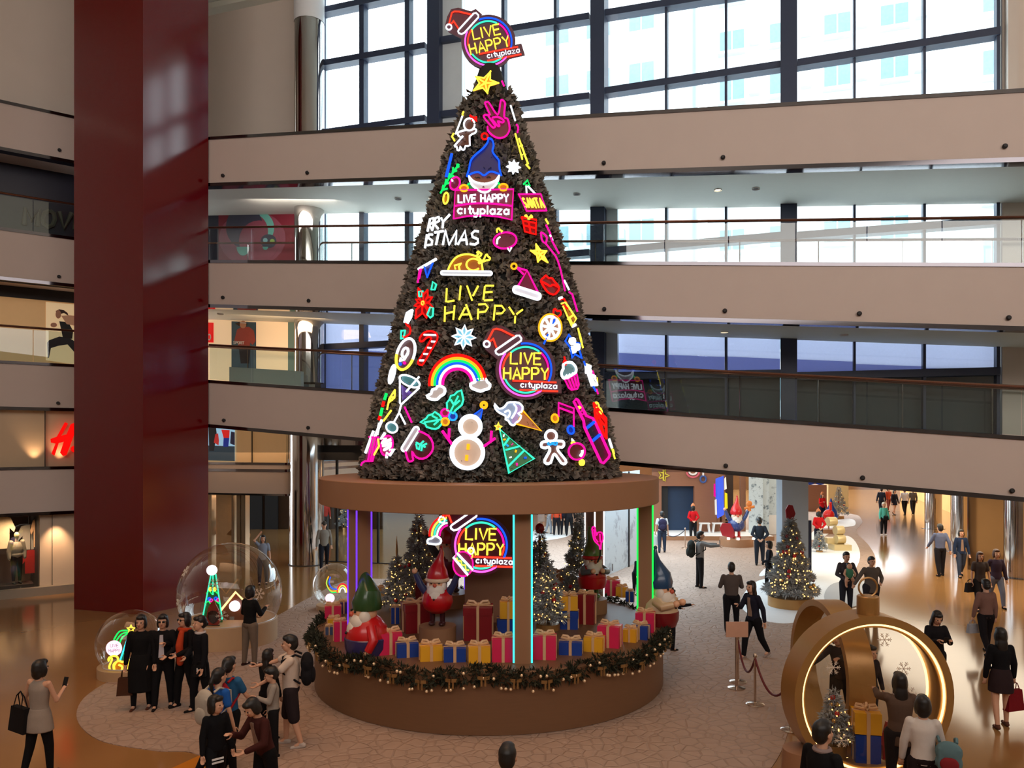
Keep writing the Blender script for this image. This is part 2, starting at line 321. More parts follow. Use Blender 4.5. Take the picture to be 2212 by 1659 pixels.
# chrome clad round column at the left end of the glazing
cs, _ = W.ray(668, TG - 0.55); cc = W.pt(cs, TG - 0.55, 0)
struct(MB().lathe([(0.47, 6.6), (0.47, 18.2)], (cc.x, cc.y, 0), 40, False).build('column_chrome', M_CHROME2)); struct(MB().lathe([(0.48, 18.2), (0.48, 19.6)], (cc.x, cc.y, 0), 40, False).build('column_head', M_WHITE))
# ------------------------------------------------------------------ the red pillar
p1 = G(160, 1316); p2 = G(309, 1328); p3 = G(450, 1297); p4 = p1 + (p3 - p2)
pr = struct(MB().prism([(p.x, p.y, 0.0) for p in (p1, p2, p3, p4)], (0, 0, 19.7)).build('pillar_red', M_RED, smooth=False))
# ------------------------------------------------------------------ left-hand galleries
LA, LB = LW.s(-420), LW.s(330)
def lgal(top, bot, zf=None):
    mb = MB(); LW.block(mb, LA, LB, 0, 2.6, bot, top); o = struct(mb.build('wall_left_gallery_fascia', M_FASCIA, smooth=False))
    mb = MB(); LW.block(mb, LA, LB, -0.03, 0.3, top, top + 0.09); mb.build('trim_top', M_TRIM, o, smooth=False)
    mb = MB(); LW.block(mb, LA, LB, -0.03, 0.3, bot - 0.10, bot); mb.build('trim_bottom', M_TRIM, o, smooth=False)
def lz(px, py): return LW.z(px, py, 0)
lgal(lz(0, 222), lz(0, 317)); lgal(lz(0, 497), lz(0, 597)); lgal(lz(0, 785), lz(0, 878)); lgal(lz(0, 1016), lz(0, 1110))
q = MB(); LW.block(q, LA, LB, 0.5, 2.7, lz(0, 222), 19.7); struct(q.build('wall_left_upper', M_WALL, smooth=False))
# ------------------------------------------------------------------ railings
def rail_set(k, glass=True):
    pass
def railing(fr, name, label, s0, s1, zfun, t, hgt, group=None, step=1.45, posts=False, cat='railing', glassy=True):
    r = thing(name, label, cat, fr.pt((s0 + s1) / 2, t, zfun((s0 + s1) / 2)), 0, group); o = r.location
    n = max(1, int((s1 - s0) / step)); ds = (s1 - s0) / n
    if glassy:
        for i in range(n):
            a, b = s0 + i * ds + 0.012, s0 + (i + 1) * ds - 0.012; mb = MB()
            fr.block(mb, a, b, t, t + 0.015, lambda s: zfun(s) + 0.02, lambda s: zfun(s) + hgt - 0.06); mb.build('glass_panel', M_GLASS, r, o, False)
    mb = MB(); mb.tube([fr.pt(s0 + i * (s1 - s0) / 12, t, zfun(s0 + i * (s1 - s0) / 12) + hgt) for i in range(13)], 0.035, 8); mb.build('handrail', M_BROWNRAIL, r, o)
    if posts:
        for i in range(n + 1):
            s = s0 + i * ds; mb = MB(); mb.tube([fr.pt(s, t + 0.03, zfun(s)), fr.pt(s, t + 0.03, zfun(s) + hgt)], 0.018, 6); mb.build('post', M_CHROME, r, o)
    return r
S450 = W.s(452, 0.12)
railing(W, 'glass_railing', 'glass balustrade with bronze handrail along the second gallery before mural and bright windows', S450, SB, lambda s: zt(2)(s) + 0.085, 0.12, 1.0)
railing(W, 'glass_railing', 'dark glass balustrade with bronze handrail along the lowest sloping gallery', S450, SB, lambda s: zt(3)(s) + 0.085, 0.12, 1.05)
railing(W, 'window_guard_rail', 'steel guard rail before the bright windows behind the second gallery balustrade', W.s(430, TG - 0.35), SB, lambda s: zt(2)(s), TG - 0.35, 1.28, None, 1.9, True, 'railing', False)
railing(W, 'window_guard_rail', 'steel guard rail below the blue blinds behind the lowest gallery balustrade', W.s(430, TG - 0.35), SB, lambda s: zt(3)(s), TG - 0.35, 1.3, None, 1.9, True, 'railing', False)
railing(LW, 'glass_railing', 'glass balustrade with bronze rail before the dark cinema wall, left of the red pillar', LW.s(-380), LW.s(200), lambda s: lz(0, 497) + 0.09, 0.1, 1.05)
railing(LW, 'glass_railing', 'glass balustrade with bronze rail before the running woman poster, left of the red pillar', LW.s(-380), LW.s(200), lambda s: lz(0, 785) + 0.09, 0.1, 1.05)
# ------------------------------------------------------------------ helper for flat pictures built from polygons on a wall frame
def flat(fr, name, parent, polys, t, px=True, th=0.01, org=None):
    """polys: list of (material, [pixels]); each becomes a thin raised shape, nearer shapes later"""
    out = []
    for i, (nm, m, pts) in enumerate(polys):
        tt = t - 0.004 * (i + 1); q = [fr.at(x, y, tt) for x, y in pts]; mb = MB().prism(q, fr.n * 0.004 if i else fr.n * th)
        out.append(mb.build(nm, m, parent, org, False))
    return out
def circ(cx, cy, rx, ry=None, a0=0, a1=360, n=24):
    ry = rx if ry is None else ry
    return [(cx + rx * cos(radians(a0 + (a1 - a0) * i / n)), cy + ry * sin(radians(a0 + (a1 - a0) * i / n))) for i in range(n + (0 if a1 - a0 >= 360 else 1))]
# stroke font: letters on a unit cell (x right, y up), each a list of strokes
FONT = {
 'L': [[(0, 1), (0, 0), (.75, 0)]], 'I': [[(.1, 1), (.1, 0)]], 'V': [[(0, 1), (.42, 0), (.84, 1)]], 'E': [[(.75, 1), (0, 1), (0, 0), (.75, 0)], [(0, .52), (.65, .52)]],
 'H': [[(0, 1), (0, 0)], [(.75, 1), (.75, 0)], [(0, .52), (.75, .52)]], 'A': [[(0, 0), (.42, 1), (.84, 0)], [(.17, .36), (.67, .36)]],
 'P': [[(0, 0), (0, 1), (.5, 1), (.7, .9), (.76, .75), (.7, .58), (.5, .48), (0, .48)]], 'Y': [[(0, 1), (.4, .52), (.8, 1)], [(.4, .52), (.4, 0)]],
 'M': [[(0, 0), (0, 1), (.45, .3), (.9, 1), (.9, 0)]], 'R': [[(0, 0), (0, 1), (.5, 1), (.72, .9), (.74, .7), (.5, .5), (0, .5)], [(.4, .5), (.78, 0)]],
 'C': [[(.75, .85), (.5, 1), (.2, .9), (0, .6), (0, .35), (.2, .08), (.5, 0), (.75, .15)]], 'S': [[(.72, .88), (.45, 1), (.15, .92), (.05, .72), (.2, .56), (.55, .46), (.7, .28), (.6, .08), (.3, 0), (.02, .12)]],
 'T': [[(0, 1), (.8, 1)], [(.4, 1), (.4, 0)]], 'N': [[(0, 0), (0, 1), (.75, 0), (.75, 1)]], 'O': [[(.4, 1), (.1, .85), (0, .5), (.1, .15), (.4, 0), (.7, .15), (.8, .5), (.7, .85), (.4, 1)]],
 'D': [[(0, 0), (0, 1), (.4, 1), (.7, .8), (.78, .5), (.7, .2), (.4, 0), (0, 0)]], 'U': [[(0, 1), (0, .25), (.2, 0), (.5, 0), (.7, .25), (.7, 1)]], 'X': [[(0, 1), (.7, 0)], [(.7, 1), (0, 0)]],
 'c': [[(.62, .52), (.4, .62), (.15, .55), (.03, .3), (.15, .06), (.4, 0), (.62, .1)]], 'i': [[(.08, .62), (.08, 0)]], 't': [[(.3, .95), (.3, .1), (.5, 0)], [(.05, .62), (.58, .62)]],
 'y': [[(0, .62), (.02, .2), (.2, .02), (.45, .05), (.6, .25), (.6, .62)], [(.6, .3), (.58, -.2), (.4, -.38), (.08, -.32)]], 'p': [[(.05, -.38), (.05, .62)], [(.05, .5), (.3, .62), (.58, .5), (.64, .3), (.55, .08), (.3, 0), (.05, .1)]],
 'l': [[(.08, 1), (.08, 0)]], 'a': [[(.58, .5), (.3, .62), (.06, .5), (0, .3), (.08, .08), (.3, 0), (.58, .12)], [(.6, .62), (.6, 0)]], 'z': [[(.02, .62), (.58, .62), (.02, 0), (.62, 0)]], 'o': [[(.3, .62), (.05, .5), (0, .3), (.08, .08), (.3, 0), (.55, .1), (.62, .3), (.55, .52), (.3, .62)]],
 ' ': [] }
ADV = {'I': .46, 'i': .42, 'l': .42, ' ': .6, 'M': 1.2, 't': .7, 'L': .95}
def strokes(txt, p0, p1, h, slant=0.0):
    """strokes of a word in picture-like coordinates (y down): baseline from p0 to p1, cap height h"""
    adv = [ADV.get(ch, 1.05 if ch.isupper() else .88) for ch in txt]; tot = sum(adv) - 0.22; dx, dy = (p1[0] - p0[0]) / tot, (p1[1] - p0[1]) / tot
    L = sqrt(dx * dx + dy * dy); nx, ny = dy / L, -dx / L; out = []; x = 0
    for ch, a in zip(txt, adv):
        for st in FONT[ch]: out.append([(p0[0] + (x + u) * dx + v * h * nx + slant * v * h, p0[1] + (x + u) * dy + v * h * ny) for u, v in st])
        x += a
    return out
# ------------------------------------------------------------------ shop walls behind the galleries, left of the glazing
def panel(fr, name, px0, px1, t0, t1, zb_, zt_, m, st=True, org=None):
    mb = MB(); px0 = 395 if (fr is W and px0 == 425) else px0; fr.block(mb, px0 if st == 's' else fr.s(px0, t0), px1 if st == 's' else fr.s(px1, t0), t0, t1, zb_, zt_); o = mb.build(name, m, None, org, False)
    return struct(o) if st else o
M_MUR = mat('mural_crimson', (128, 30, 48), 0.5, var=0.05); M_MURP = mat('mural_rose', (150, 74, 92), 0.5, var=0.05); M_MURD = mat('mural_slate', (64, 66, 84), 0.5, var=0.05)
M_MURT = mat('mural_teal', (112, 186, 172), 0.5, var=0.05); M_MURG = mat('mural_green', (150, 178, 90), 0.5, var=0.05); M_MURN = mat('mural_navy', (30, 32, 52), 0.5, var=0.05); M_MURS = mat('mural_sky', (140, 186, 190), 0.5, var=.05)
struct(panel(W, 'wall_mural_gallery', 425, 655, TG, TG + 0.3, lambda s: zt(2)(s), lambda s: zb(1)(s), M_MURN))
mu = thing('wall_mural', 'crimson mural of overlapping circles behind the second gallery glass', 'mural', W.at(560, 510, TG))
flat(W, 'shape', mu, [('mural_panel', M_MUR, [(472, 440), (640, 440), (640, 572), (472, 572)]), ('arc_shape', M_MURP, circ(545, 515, 72, 60)), ('disc_shape', M_MURD, circ(528, 490, 40, 46)), ('arc_shape', M_MURP, circ(560, 520, 44, 44)),
    ('crescent_shape', M_MURT, circ(558, 492, 34, 36, -90, 70) + circ(545, 500, 34, 38, 60, -60, 12)), ('dot_shape', M_MURD, circ(580, 521, 17, 15)), ('dot_shape', M_MURS, circ(573, 519, 5, 5)), ('dot_shape', M_MURG, circ(588, 521, 5, 5)), ('bowl_shape', M_MURT, circ(525, 533, 14, 19, 0, 180)), ('bowl_shape', M_MURT, circ(573, 533, 6, 7, 0, 180))], TG - 0.01, org=mu.location)
M_SHOPW = mat('glowing_shop_wall', (250, 226, 194), 0.6, var=0.02, emit=(255, 214, 164), es=0.35)  # wall emission stands in for shop lighting
M_SHOPW2 = mat('glowing_shop_wall_dim', (226, 190, 140), 0.6, var=0.03, emit=(228, 170, 106), es=0.16)  # weaker wall emission, also in place of shop lighting
struct(panel(W, 'wall_shop_gallery', 425, 622, TG, TG + 0.3, lambda s: zt(3)(s), lambda s: zb(2)(s), M_SHOPW)); struct(panel(W, 'wall_shop_glazed', 622, 655, TG - 0.02, TG + 0.3, lambda s: zt(3)(s), lambda s: zb(2)(s), mat('green_glass_wall', (120, 150, 146), 0.2, var=.05)))
M_POSTB = mat('poster_teal', (70, 98, 116), 0.5, var=0.3, scale=3); M_SKIN = mat('skin', (196, 142, 112), 0.55, var=0.05); M_POSTJ = mat('poster_coral', (170, 76, 66), 0.5, var=0.1); M_HAIRB = mat('poster_hair', (70, 46, 36), 0.6, var=.2); M_POSTK = mat('poster_black', (26, 26, 30), 0.6)
po = thing('sport_poster', 'tall poster of a runner in a coral jacket behind the lowest gallery glass', 'poster', W.at(525, 740, TG))
flat(W, 'p', po, [('poster_sheet', M_POSTB, [(500, 694), (553, 696), (553, 800), (500, 796)]), ('jacket', M_POSTJ, [(512, 712), (522, 706), (538, 706), (548, 714), (552, 736), (546, 745), (540, 740), (540, 748), (514, 746), (514, 738), (506, 736)]),
    ('leggings', M_POSTK, [(515, 746), (541, 747), (538, 785), (520, 785)]), ('hair', M_HAIRB, [(508, 699), (518, 695), (530, 695), (534, 701), (526, 704), (516, 704)]), ('face', M_SKIN, circ(525, 701, 7, 8)), ('headband', M_WHITE, [(518, 696), (532, 697), (532, 699), (518, 698)])], TG - 0.01, org=po.location)
for i, st in enumerate(strokes('SPORT', (504, 743), (527, 744), 6)):
    MB().tube([W.at(x, y, TG - 0.05) for x, y in st], 0.012, 5).build('lettering', M_WHITE, po, po.location)
rs = thing('red_shop_sign', 'red panel sign with white ring, cut off by the red pillar', 'sign', W.at(455, 718, TG))
flat(W, 'p', rs, [('sign_panel', mat('sign_red', (214, 24, 24), 0.4, emit=(220, 10, 10), es=0.5), [(436, 696), (461, 697), (461, 740), (436, 739)])], TG - 0.01, org=rs.location)
MB().tube([W.at(x, y, TG - 0.05) for x, y in circ(452, 728, 3, 6)], 0.02, 6, True).build('ring', M_WHITE, rs, rs.location)
lw_ = MB(); W.block(lw_, SA, W.s(650, 1.4), 1.4, 1.55, lambda s: zt(3)(s), lambda s: zt(3)(s) + 0.58); struct(lw_.build('wall_low_parapet', mat('parapet_panel', (168, 178, 172), 0.5, var=.03), smooth=False))
# ------------------------------------------------------------------ left gallery shops
LT = 1.5
struct(panel(LW, 'wall_cinema', LA, LB, LT, LT + 0.3, lz(0, 497), lz(0, 317), mat('cinema_navy', (26, 27, 46), 0.4, var=.1), 's'))
cz = thing('cinema_sign', 'dim grey block letters MOVI on the dark cinema wall', 'sign', LW.at(110, 470, LT))
M_DIM = mat('dim_letter', (98, 96, 84), 0.6)
for i, st in enumerate(strokes('MOVIE', (52, 486), (200, 500), 36)):
    MB().tube([LW.at(x, y, LT - 0.06) for x, y in st], 0.075, 6).build('letter', M_DIM, cz, cz.location)
struct(panel(LW, 'wall_sports_shop', LA, LB, LT, LT + 0.3, lz(0, 785), lz(0, 597), M_SHOPW2, 's'))
struct(panel(LW, 'wall_shop_header', LA, LB, LT - 0.02, LT, LW.z(0, 640, LT), lz(0, 597), M_DARK, 's'))
M_JACK = mat('poster_peach', (236, 186, 150), 0.5, var=.05); M_LEG = mat('poster_navy', (34, 40, 52), 0.5)
pr_ = thing('running_poster', 'large poster of a woman lunging in black leggings and peach jacket', 'poster', LW.at(130, 715, LT))
flat(LW, 'p', pr_, [('poster_sheet', mat('poster_cream', (250, 226, 186), 0.5, var=.02, emit=(255, 216, 160), es=0.3), [(99, 652), (190, 660), (190, 792), (99, 778)]),
    ('leggings', M_LEG, [(102, 740), (106, 735), (128, 727), (150, 730), (165, 740), (172, 770), (160, 760), (146, 744), (126, 747), (110, 752), (106, 772), (103, 774)]), ('vest', M_POSTK, [(128, 694), (148, 696), (158, 715), (156, 732), (136, 730), (132, 712)]),
    ('jacket', M_JACK, [(132, 682), (150, 681), (180, 684), (186, 700), (164, 704), (144, 700)]), ('hair', M_HAIRB, [(120, 672), (128, 668), (138, 670), (146, 676), (148, 682), (138, 676), (132, 678), (124, 676)]), ('face', M_SKIN, circ(126, 679, 6, 9)), ('hand', M_SKIN, circ(116, 702, 7, 5))], LT - 0.01, org=pr_.location)
# first floor shop front with the red italic sign, flush with the fascia
def glowgrad(name, top, bot):
    m = mat(name, top, 0.5, var=0.02); return m
struct(panel(LW, 'wall_lit_front', LA, LB, 0.3, 0.5, lz(0, 1016), lz(0, 878), mat('lit_front_panel', (206, 176, 140), 0.45, var=.03), 's'))
struct(panel(LW, 'trim_glass_joint', LW.s(97.6, 0.1), LW.s(98.4, 0.1), 0.1, 0.29, lz(0, 1016), lz(0, 878), M_DARK, 's'))
for i, px in enumerate((75, 130)): spot('front_uplight', LW.at(px, 1002, 0.1) + Vector((0, 0, 0.0)), LW.at(px, 900, 0.32), 40, WARM, radians(80), 0.9)
M_REDS = glow('red_sign_light', (255, 16, 12), 1.0)
hs = thing('red_letter_sign', 'glowing red slanted H and the start of a second letter, cut by the pillar', 'sign', LW.at(140, 950, 0.0))
def flat1(fr, name, parent, m, pts, t, th): return MB().prism([fr.at(x, y, t) for x, y in pts], fr.n * th).build(name, m, parent, parent.location, False)
flat1(LW, 'letter_H', hs, M_REDS, [(112, 980), (118, 984), (127, 957), (139, 954), (131, 978), (137, 985), (144, 983), (168, 918), (160, 914), (154, 916), (145, 938), (133, 941), (147, 915), (141, 912), (124, 943), (110, 948), (111, 956), (121, 958)], 0.02, 0.12)
flat1(LW, 'letter_and', hs, M_REDS, circ(162, 970, 8, 7), 0.02, 0.12)
# ground floor left shop: header, window with mannequin, lit panels
zb4 = lz(0, 1110)
struct(panel(LW, 'wall_left_ground_panel', LW.s(86, 0.35), LB, 0.35, 0.6, 0.0, zb4 + 0.05, mat('lit_panel', (214, 188, 160), 0.45, var=.03), 's'))
struct(panel(LW, 'baseboard_left', LA, LB, 0.12, 0.35, 0.0, 0.26, mat('stone_skirting', (150, 136, 118), 0.4, var=.05), 's'))
struct(panel(LW, 'trim_panel_joint', LW.s(112.4, .33), LW.s(113.4, .33), 0.33, 0.36, 0.0, zb4, M_DARK, 's'))
struct(panel(LW, 'wall_shop_back', LA - 2, LW.s(86, .6), 3.2, 3.4, 0.0, zb4 + .1, mat('shop_backdrop', (66, 44, 32), 0.6, var=.2), 's'))
struct(panel(LW, 'wall_shop_side', LW.s(86, .6), LW.s(86, .6) + 0.15, 0.6, 3.4, 0.0, zb4 + .1, M_DARK, 's'))
spot('shop_front_spot', LW.pt(LW.s(122, .1), -.02, zb4 - .16), LW.pt(LW.s(122, .3), .42, 0.6), 150, WARM, radians(70), 0.9)
for q_ in (20, 52): spot('shop_window_fill', LW.pt(LW.s(q_, 1.0), .8, 2.5), LW.pt(LW.s(q_, 1.6), 1.7, .8), 110, WARM, radians(95), .8)  # added spots that brighten the window display
wp = MB(); LW.block(wp, LA, LW.s(85, .2), 0.2, 0.212, 0.26, zb4); st_ = struct(wp.build('window_2', M_PANE, smooth=False))
mo = LW.pt(LW.s(30, 1.1), 1.1, 0.06)
pl = tag(MB().box((0, 0, 0), (1.0, 0.7, 0.3)).build('display_plinth', mat('plinth_dark', (52, 40, 32), 0.5), None, None, False), 'low dark plinth in the left shop window under the mannequin', 'plinth'); pl.location = (mo.x, mo.y, 0.15); pl.rotation_euler = (0, 0, atan2(.6, .8))
for i, (px, w_, h0, h1, c, t) in enumerate(((8, .5, 1.35, 2.35, (220, 196, 160), 1.6), (62, .55, 1.2, 2.0, (176, 164, 150), 2.2), (66, .5, .45, 1.2, (150, 16, 14), 2.0), (80, .3, 1.3, 2.2, (206, 160, 120), 1.9))):
    s_ = LW.s(px, t); g_ = tag(bpy.data.objects.new('hanging_shirt', None), ['cream shirt hanging at left edge of the shop window', 'grey shirt hanging behind the mannequin', 'red coat hanging low behind the mannequin', 'peach shirt hanging at right edge of the shop window'][i], 'clothes', 'clothes in the left shop window'); C.objects.link(g_); g_.location = LW.pt(s_, t, h1)
    mb = MB(); e = w_ / 2
    mb.prism([LW.pt(s_ + a * e, t, z) for a, z in ((-.6, h0), (.6, h0), (.62, h1 - .35), (1.1, h1 - .5), (1.25, h1 - .36), (.75, h1 - .04), (.25, h1), (-.25, h1), (-.75, h1 - .04), (-1.25, h1 - .36), (-1.1, h1 - .5), (-.62, h1 - .35))], LW.n * 0.09)
    mb.build('garment', mat(f'cloth{i}', c, 0.8), g_, g_.location, False)
    MB().tube([LW.pt(s_, t + .04, h1 - .02), LW.pt(s_, t + .04, zb4 + .05)], 0.008, 5).build('hanger', M_CHROME, g_, g_.location)
# ------------------------------------------------------------------ far left: first floor screen front, rounded slab, ground floor shop, mirror drum
KW = WF((-12.1, 31), (3.9, -1.0))
def ks(px): return KW.s(px, 0)
k0, k1 = ks(425), ks(612); rr = 0.45
def rslab(name, z0, z1, m, t0=0.0):   # slab with a rounded right end
    pts = [KW.pt(k0 - 6, t0, z0)] + [KW.pt(k1 + rr * sin(a) - .0, t0 + rr - rr * cos(a), z0) for a in [i * pi / 2 / 8 for i in range(9)]] + [KW.pt(k1 + rr, 6, z0), KW.pt(k0 - 6, 6, z0)]
    return struct(MB().prism(pts, (0, 0, z1 - z0)).build(name, m))
def kz(y): return KW.z(540, y, 0)
rslab('wall_lower_slab', kz(1066), kz(1019), M_FASCIA); rslab('trim_lower_slab', kz(1019), kz(1013), M_CHROME, -0.02); rslab('wall_lower_slab_band', kz(1013), kz(1004), M_FASCIA); rslab('trim_lower_slab', kz(1004), kz(999), M_CHROME, -0.02)
rslab('trim_lower_slab', kz(1070), kz(1066), M_CHROME, -0.02)
struct(panel(KW, 'wall_first_floor_front', 425, 618, 0.15, 0.3, kz(1000), kz(880), mat('glowing_front_panel', (226, 190, 146), 0.4, var=.03, emit=(226, 172, 110), es=0.18)))  # panel's lit look comes from faint emission in its material
sc_ = thing('advert_screen', 'bright advert screen showing children in red and blue clothes', 'screen', KW.at(478, 955, 0.1)); scm = lambda n, c, e=0.8: mat(n, c, 0.4, emit=c, es=e)
flat(KW, 'p', sc_, [('screen_face', scm('screen_pale', (150, 190, 214)), [(436, 915), (507, 922), (507, 996), (436, 994)]), ('lower_field', scm('screen_dark', (40, 52, 60)), [(436, 962), (507, 964), (507, 996), (436, 994)]), ('left_figure', scm('screen_black', (28, 26, 28)), [(450, 918), (466, 920), (468, 936), (462, 974), (452, 974)]),
    ('red_shirt', scm('screen_red', (200, 30, 26)), [(478, 928), (496, 929), (495, 946), (483, 946)]), ('blue_jeans', scm('screen_blue', (24, 40, 120)), [(483, 946), (495, 946), (493, 965), (482, 965)]), ('small_figure', scm('screen_red2', (170, 44, 40)), [(465, 938), (471, 936), (473, 952), (472, 962), (462, 956)]), ('right_figure', scm('screen_navy', (30, 26, 46)), [(499, 932), (507, 934), (507, 962), (497, 958)])], 0.1, org=sc_.location)
struct(panel(KW, 'trim_front_joint', 543.2, 544.2, 0.1, 0.16, kz(1000), kz(880), M_DARK))
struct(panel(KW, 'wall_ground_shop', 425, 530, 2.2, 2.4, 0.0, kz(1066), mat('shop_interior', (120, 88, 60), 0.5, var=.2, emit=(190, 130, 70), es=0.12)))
for a, b in ((452, 457), (500, 504), (511, 519), (521, 530)): struct(panel(KW, 'column_shop_pilaster', a, b, 0.3, 0.6, 0.0, kz(1066), mat('champagne_metal', (190, 168, 140), 0.2, .7, var=.05)))
wq = MB(); KW.block(wq, ks(457), ks(500), 0.35, 0.36, 0.05, kz(1068)); struct(wq.build('window_3', M_PANE, smooth=False))
ds = thing('shop_display_figure', 'dark dressed dummy with tan bag in the shop window above the large globe', 'dummy', KW.pt(ks(476), 1.2, 0))
o_ = ds.location; dm = MB(); dm.lathe([(0.02, 0.02), (.1, .9), (.12, .95), (.2, 1.25), (.22, 1.5), (.08, 1.62), (.07, 1.7), (.1, 1.85), (.02, 1.96)], (0, 0, 0), 14); dm.build('figure', M_BLACK, ds); MB().prism([(-.45, -.1, .95), (.45, -.1, .75), (.5, -.1, .95), (.1, -.1, 1.35), (-.1, -.1, 1.35)], (0, .12, 0)).build('draped_bag', mat('tan_leather', (176, 126, 78), .5), ds)
area('far_shop_lamp', KW.pt(ks(476), 1.4, 2.5), KW.pt(ks(476), 1.2, 0), 1.2, 1.0, 30, WARM)
# mirror drum and the dark back wall behind it
q = G(652, 1224); struct(MB().lathe([(0.66, 0), (0.66, 5.6)], (q.x, q.y + .66, 0), 48, False).build('column_mirror_drum', M_CHROME2)); struct(MB().lathe([(0.68, 0), (0.68, 0.03)], (q.x, q.y + .66, 0), 48).build('trim_drum_base', M_DARK))
KB = WF((-16, 42.5), (1, 0)); struct(panel(KB, 'wall_far_left', -8, 9.0, 0, 0.3, 0, 6.5, mat('dark_lobby_wall', (58, 40, 28), 0.18, var=.2), 's'))
struct(panel(KB, 'door_1', 540, 566, -0.1, 0.0, 0, 2.3, M_BLACK)); struct(panel(KB, 'door_2', 572, 600, -0.1, 0.0, 0, 2.3, M_BLACK))
# glazed lobby front right of the drum
GL = WF((-7.4, 31), (5, -1.2)); gl = struct(bpy.data.objects.new('window_4', None)); C.objects.link(gl)
mb = MB(); GL.block(mb, GL.s(690), GL.s(905), 0, 0.015, 0.02, GL.z(700, 994)); mb.build('pane', M_PANE, gl, None, False)
mb = MB(); GL.block(mb, GL.s(726), GL.s(730), -0.05, 0.05, 0.0, GL.z(700, 994)); GL.block(mb, GL.s(815), GL.s(819), -0.05, 0.05, 0.0, GL.z(700, 994)); GL.block(mb, GL.s(690), GL.s(905), -0.03, 0.03, 0, .03); mb.build('mullion', M_BLACK, gl, None, False)
struct(panel(GL, 'wall_lobby_lintel', 672, 905, -0.1, 0.3, GL.z(700, 994), GL.z(700, 962), M_DARK)); struct(panel(GL, 'wall_lobby_upper', 672, 905, 0.0, 0.3, GL.z(700, 962), 5.7, M_CHROME2))
struct(panel(WF((-20, 52), (1, 0)), 'wall_far_white', 5, 26.5, 0, 0.3, 0, 7.0, mat('bright_white_wall', (226, 232, 236), .6, var=.02), 's'))
area('lobby_lamp', (-8, 42, 4.4), (-8, 42, 0), 9, 10, 420, COOL)
# ------------------------------------------------------------------ right of the kiosk: printed glass screens, booth, panels, column
GW = WF(tuple(G(1300, 1250))[:2], tuple((G(1379, 1216) - G(1300, 1250)))[:2])
def tree_print(name, base, ink, sc=2.2):
    m = mat(name, base, 0.35, var=0.02, scale=2); nt = m.node_tree; N = nt.nodes; L = nt.links; b = N['Principled BSDF']
    tc = N.new('ShaderNodeTexCoord'); vo = N.new('ShaderNodeTexNoise'); vo.inputs['Scale'].default_value = sc; vo.inputs['Detail'].default_value = 9; vo.inputs['Roughness'].default_value = .75; L.new(tc.outputs['Object'], vo.inputs['Vector'])
    rp = N.new('ShaderNodeMapRange'); rp.inputs[1].default_value = .52; rp.inputs[2].default_value = .6; L.new(vo.outputs['Fac'], rp.inputs[0])
    mx = N.new('ShaderNodeMix'); mx.data_type = 'RGBA'; mx.inputs[6].default_value = (*lin(base), 1); mx.inputs[7].default_value = (*lin(ink), 1); L.new(rp.outputs[0], mx.inputs[0]); L.new(mx.outputs[2], b.inputs['Base Color']); return m
M_FROST = tree_print('frosted_tree_print', (190, 200, 206), (140, 146, 156), 1.1); M_SNOWP = tree_print('snowy_forest_print', (196, 212, 222), (92, 112, 130), 3.0)
fs = struct(bpy.data.objects.new('window_5', None)); C.objects.link(fs)
for a, b in ((1302, 1357), (1359, 1382)):
    mb = MB(); GW.block(mb, GW.s(a), GW.s(b), 0, 0.03, 0.03, 3.6); mb.build('pane', M_FROST, fs, None, False)
mb = MB(); GW.block(mb, GW.s(1357), GW.s(1359), -0.03, 0.05, 0, 3.6); mb.build('mullion', M_BLACK, fs, None, False)
mb = MB(); mb.tube([GW.at(1323, 1218, -.06), GW.at(1323, 1233, -.06)], .025, 6); mb.build('handle', M_CHROME, fs)
BO = WF((7.4, 39.6), (1, -0.02)); bz = lambda y: BO.z(1470, y)
bt = thing('gift_booth', 'brown timber booth with a dark blue opening beyond the kiosk', 'booth', BO.pt(BO.s(1480), 0, 0)); bo = bt.location
M_BOOTH = mat('booth_timber', (136, 90, 66), 0.5, var=.08, scale=2, stretch=(1, 1, 8)); M_BLUE = mat('night_blue_cloth', (22, 48, 78), .6, var=.3, scale=1.0)
mb = MB(); BO.block(mb, BO.s(1410), BO.s(1429), 0, .3, 0, 4.0); BO.block(mb, BO.s(1500), BO.s(1548), 0, .3, 0, 4.0); BO.block(mb, BO.s(1548), BO.s(1562), 0, .1, 2.6, 4.0); BO.block(mb, BO.s(1429), BO.s(1500), 0, .3, bz(1050), 4.0); mb.build('front_wall', M_BOOTH, bt, bo, False)
mb = MB(); BO.block(mb, BO.s(1425), BO.s(1504), .6, .7, 0, bz(1046)); mb.build('blue_backdrop', M_BLUE, bt, bo, False)
mb = MB(); BO.block(mb, BO.s(1429), BO.s(1445), .3, .36, .0, bz(1050)); mb.build('side_curtain', M_BLACK, bt, bo, False)
mb = MB(); BO.block(mb, BO.s(1410), BO.s(1645), -2.0, .9, 0.02, .2); struct(mb.build('floor_platform', M_SNOW, None, None, False)); mb = MB(); BO.block(mb, BO.s(1410), BO.s(1645), -2.06, -2.0, 0.0, .21); struct(mb.build('trim_platform_edge', M_TANP, None, None, False))
for a, b, t0 in ((1548, 1556, .1), (1562, 1569, .2), (1602, 1612, .1)):
    mb = MB(); BO.block(mb, BO.s(a), BO.s(b), t0, t0 + .3, 0, 3.4); struct(mb.build('column_booth_post', M_BOOTH, None, None, False))
mb = MB(); BO.block(mb, BO.s(1569), BO.s(1612), 2.5, 2.6, 0, 3.4); struct(mb.build('wall_booth_interior', mat('booth_dark', (62, 46, 38), .6, var=.3), None, None, False))
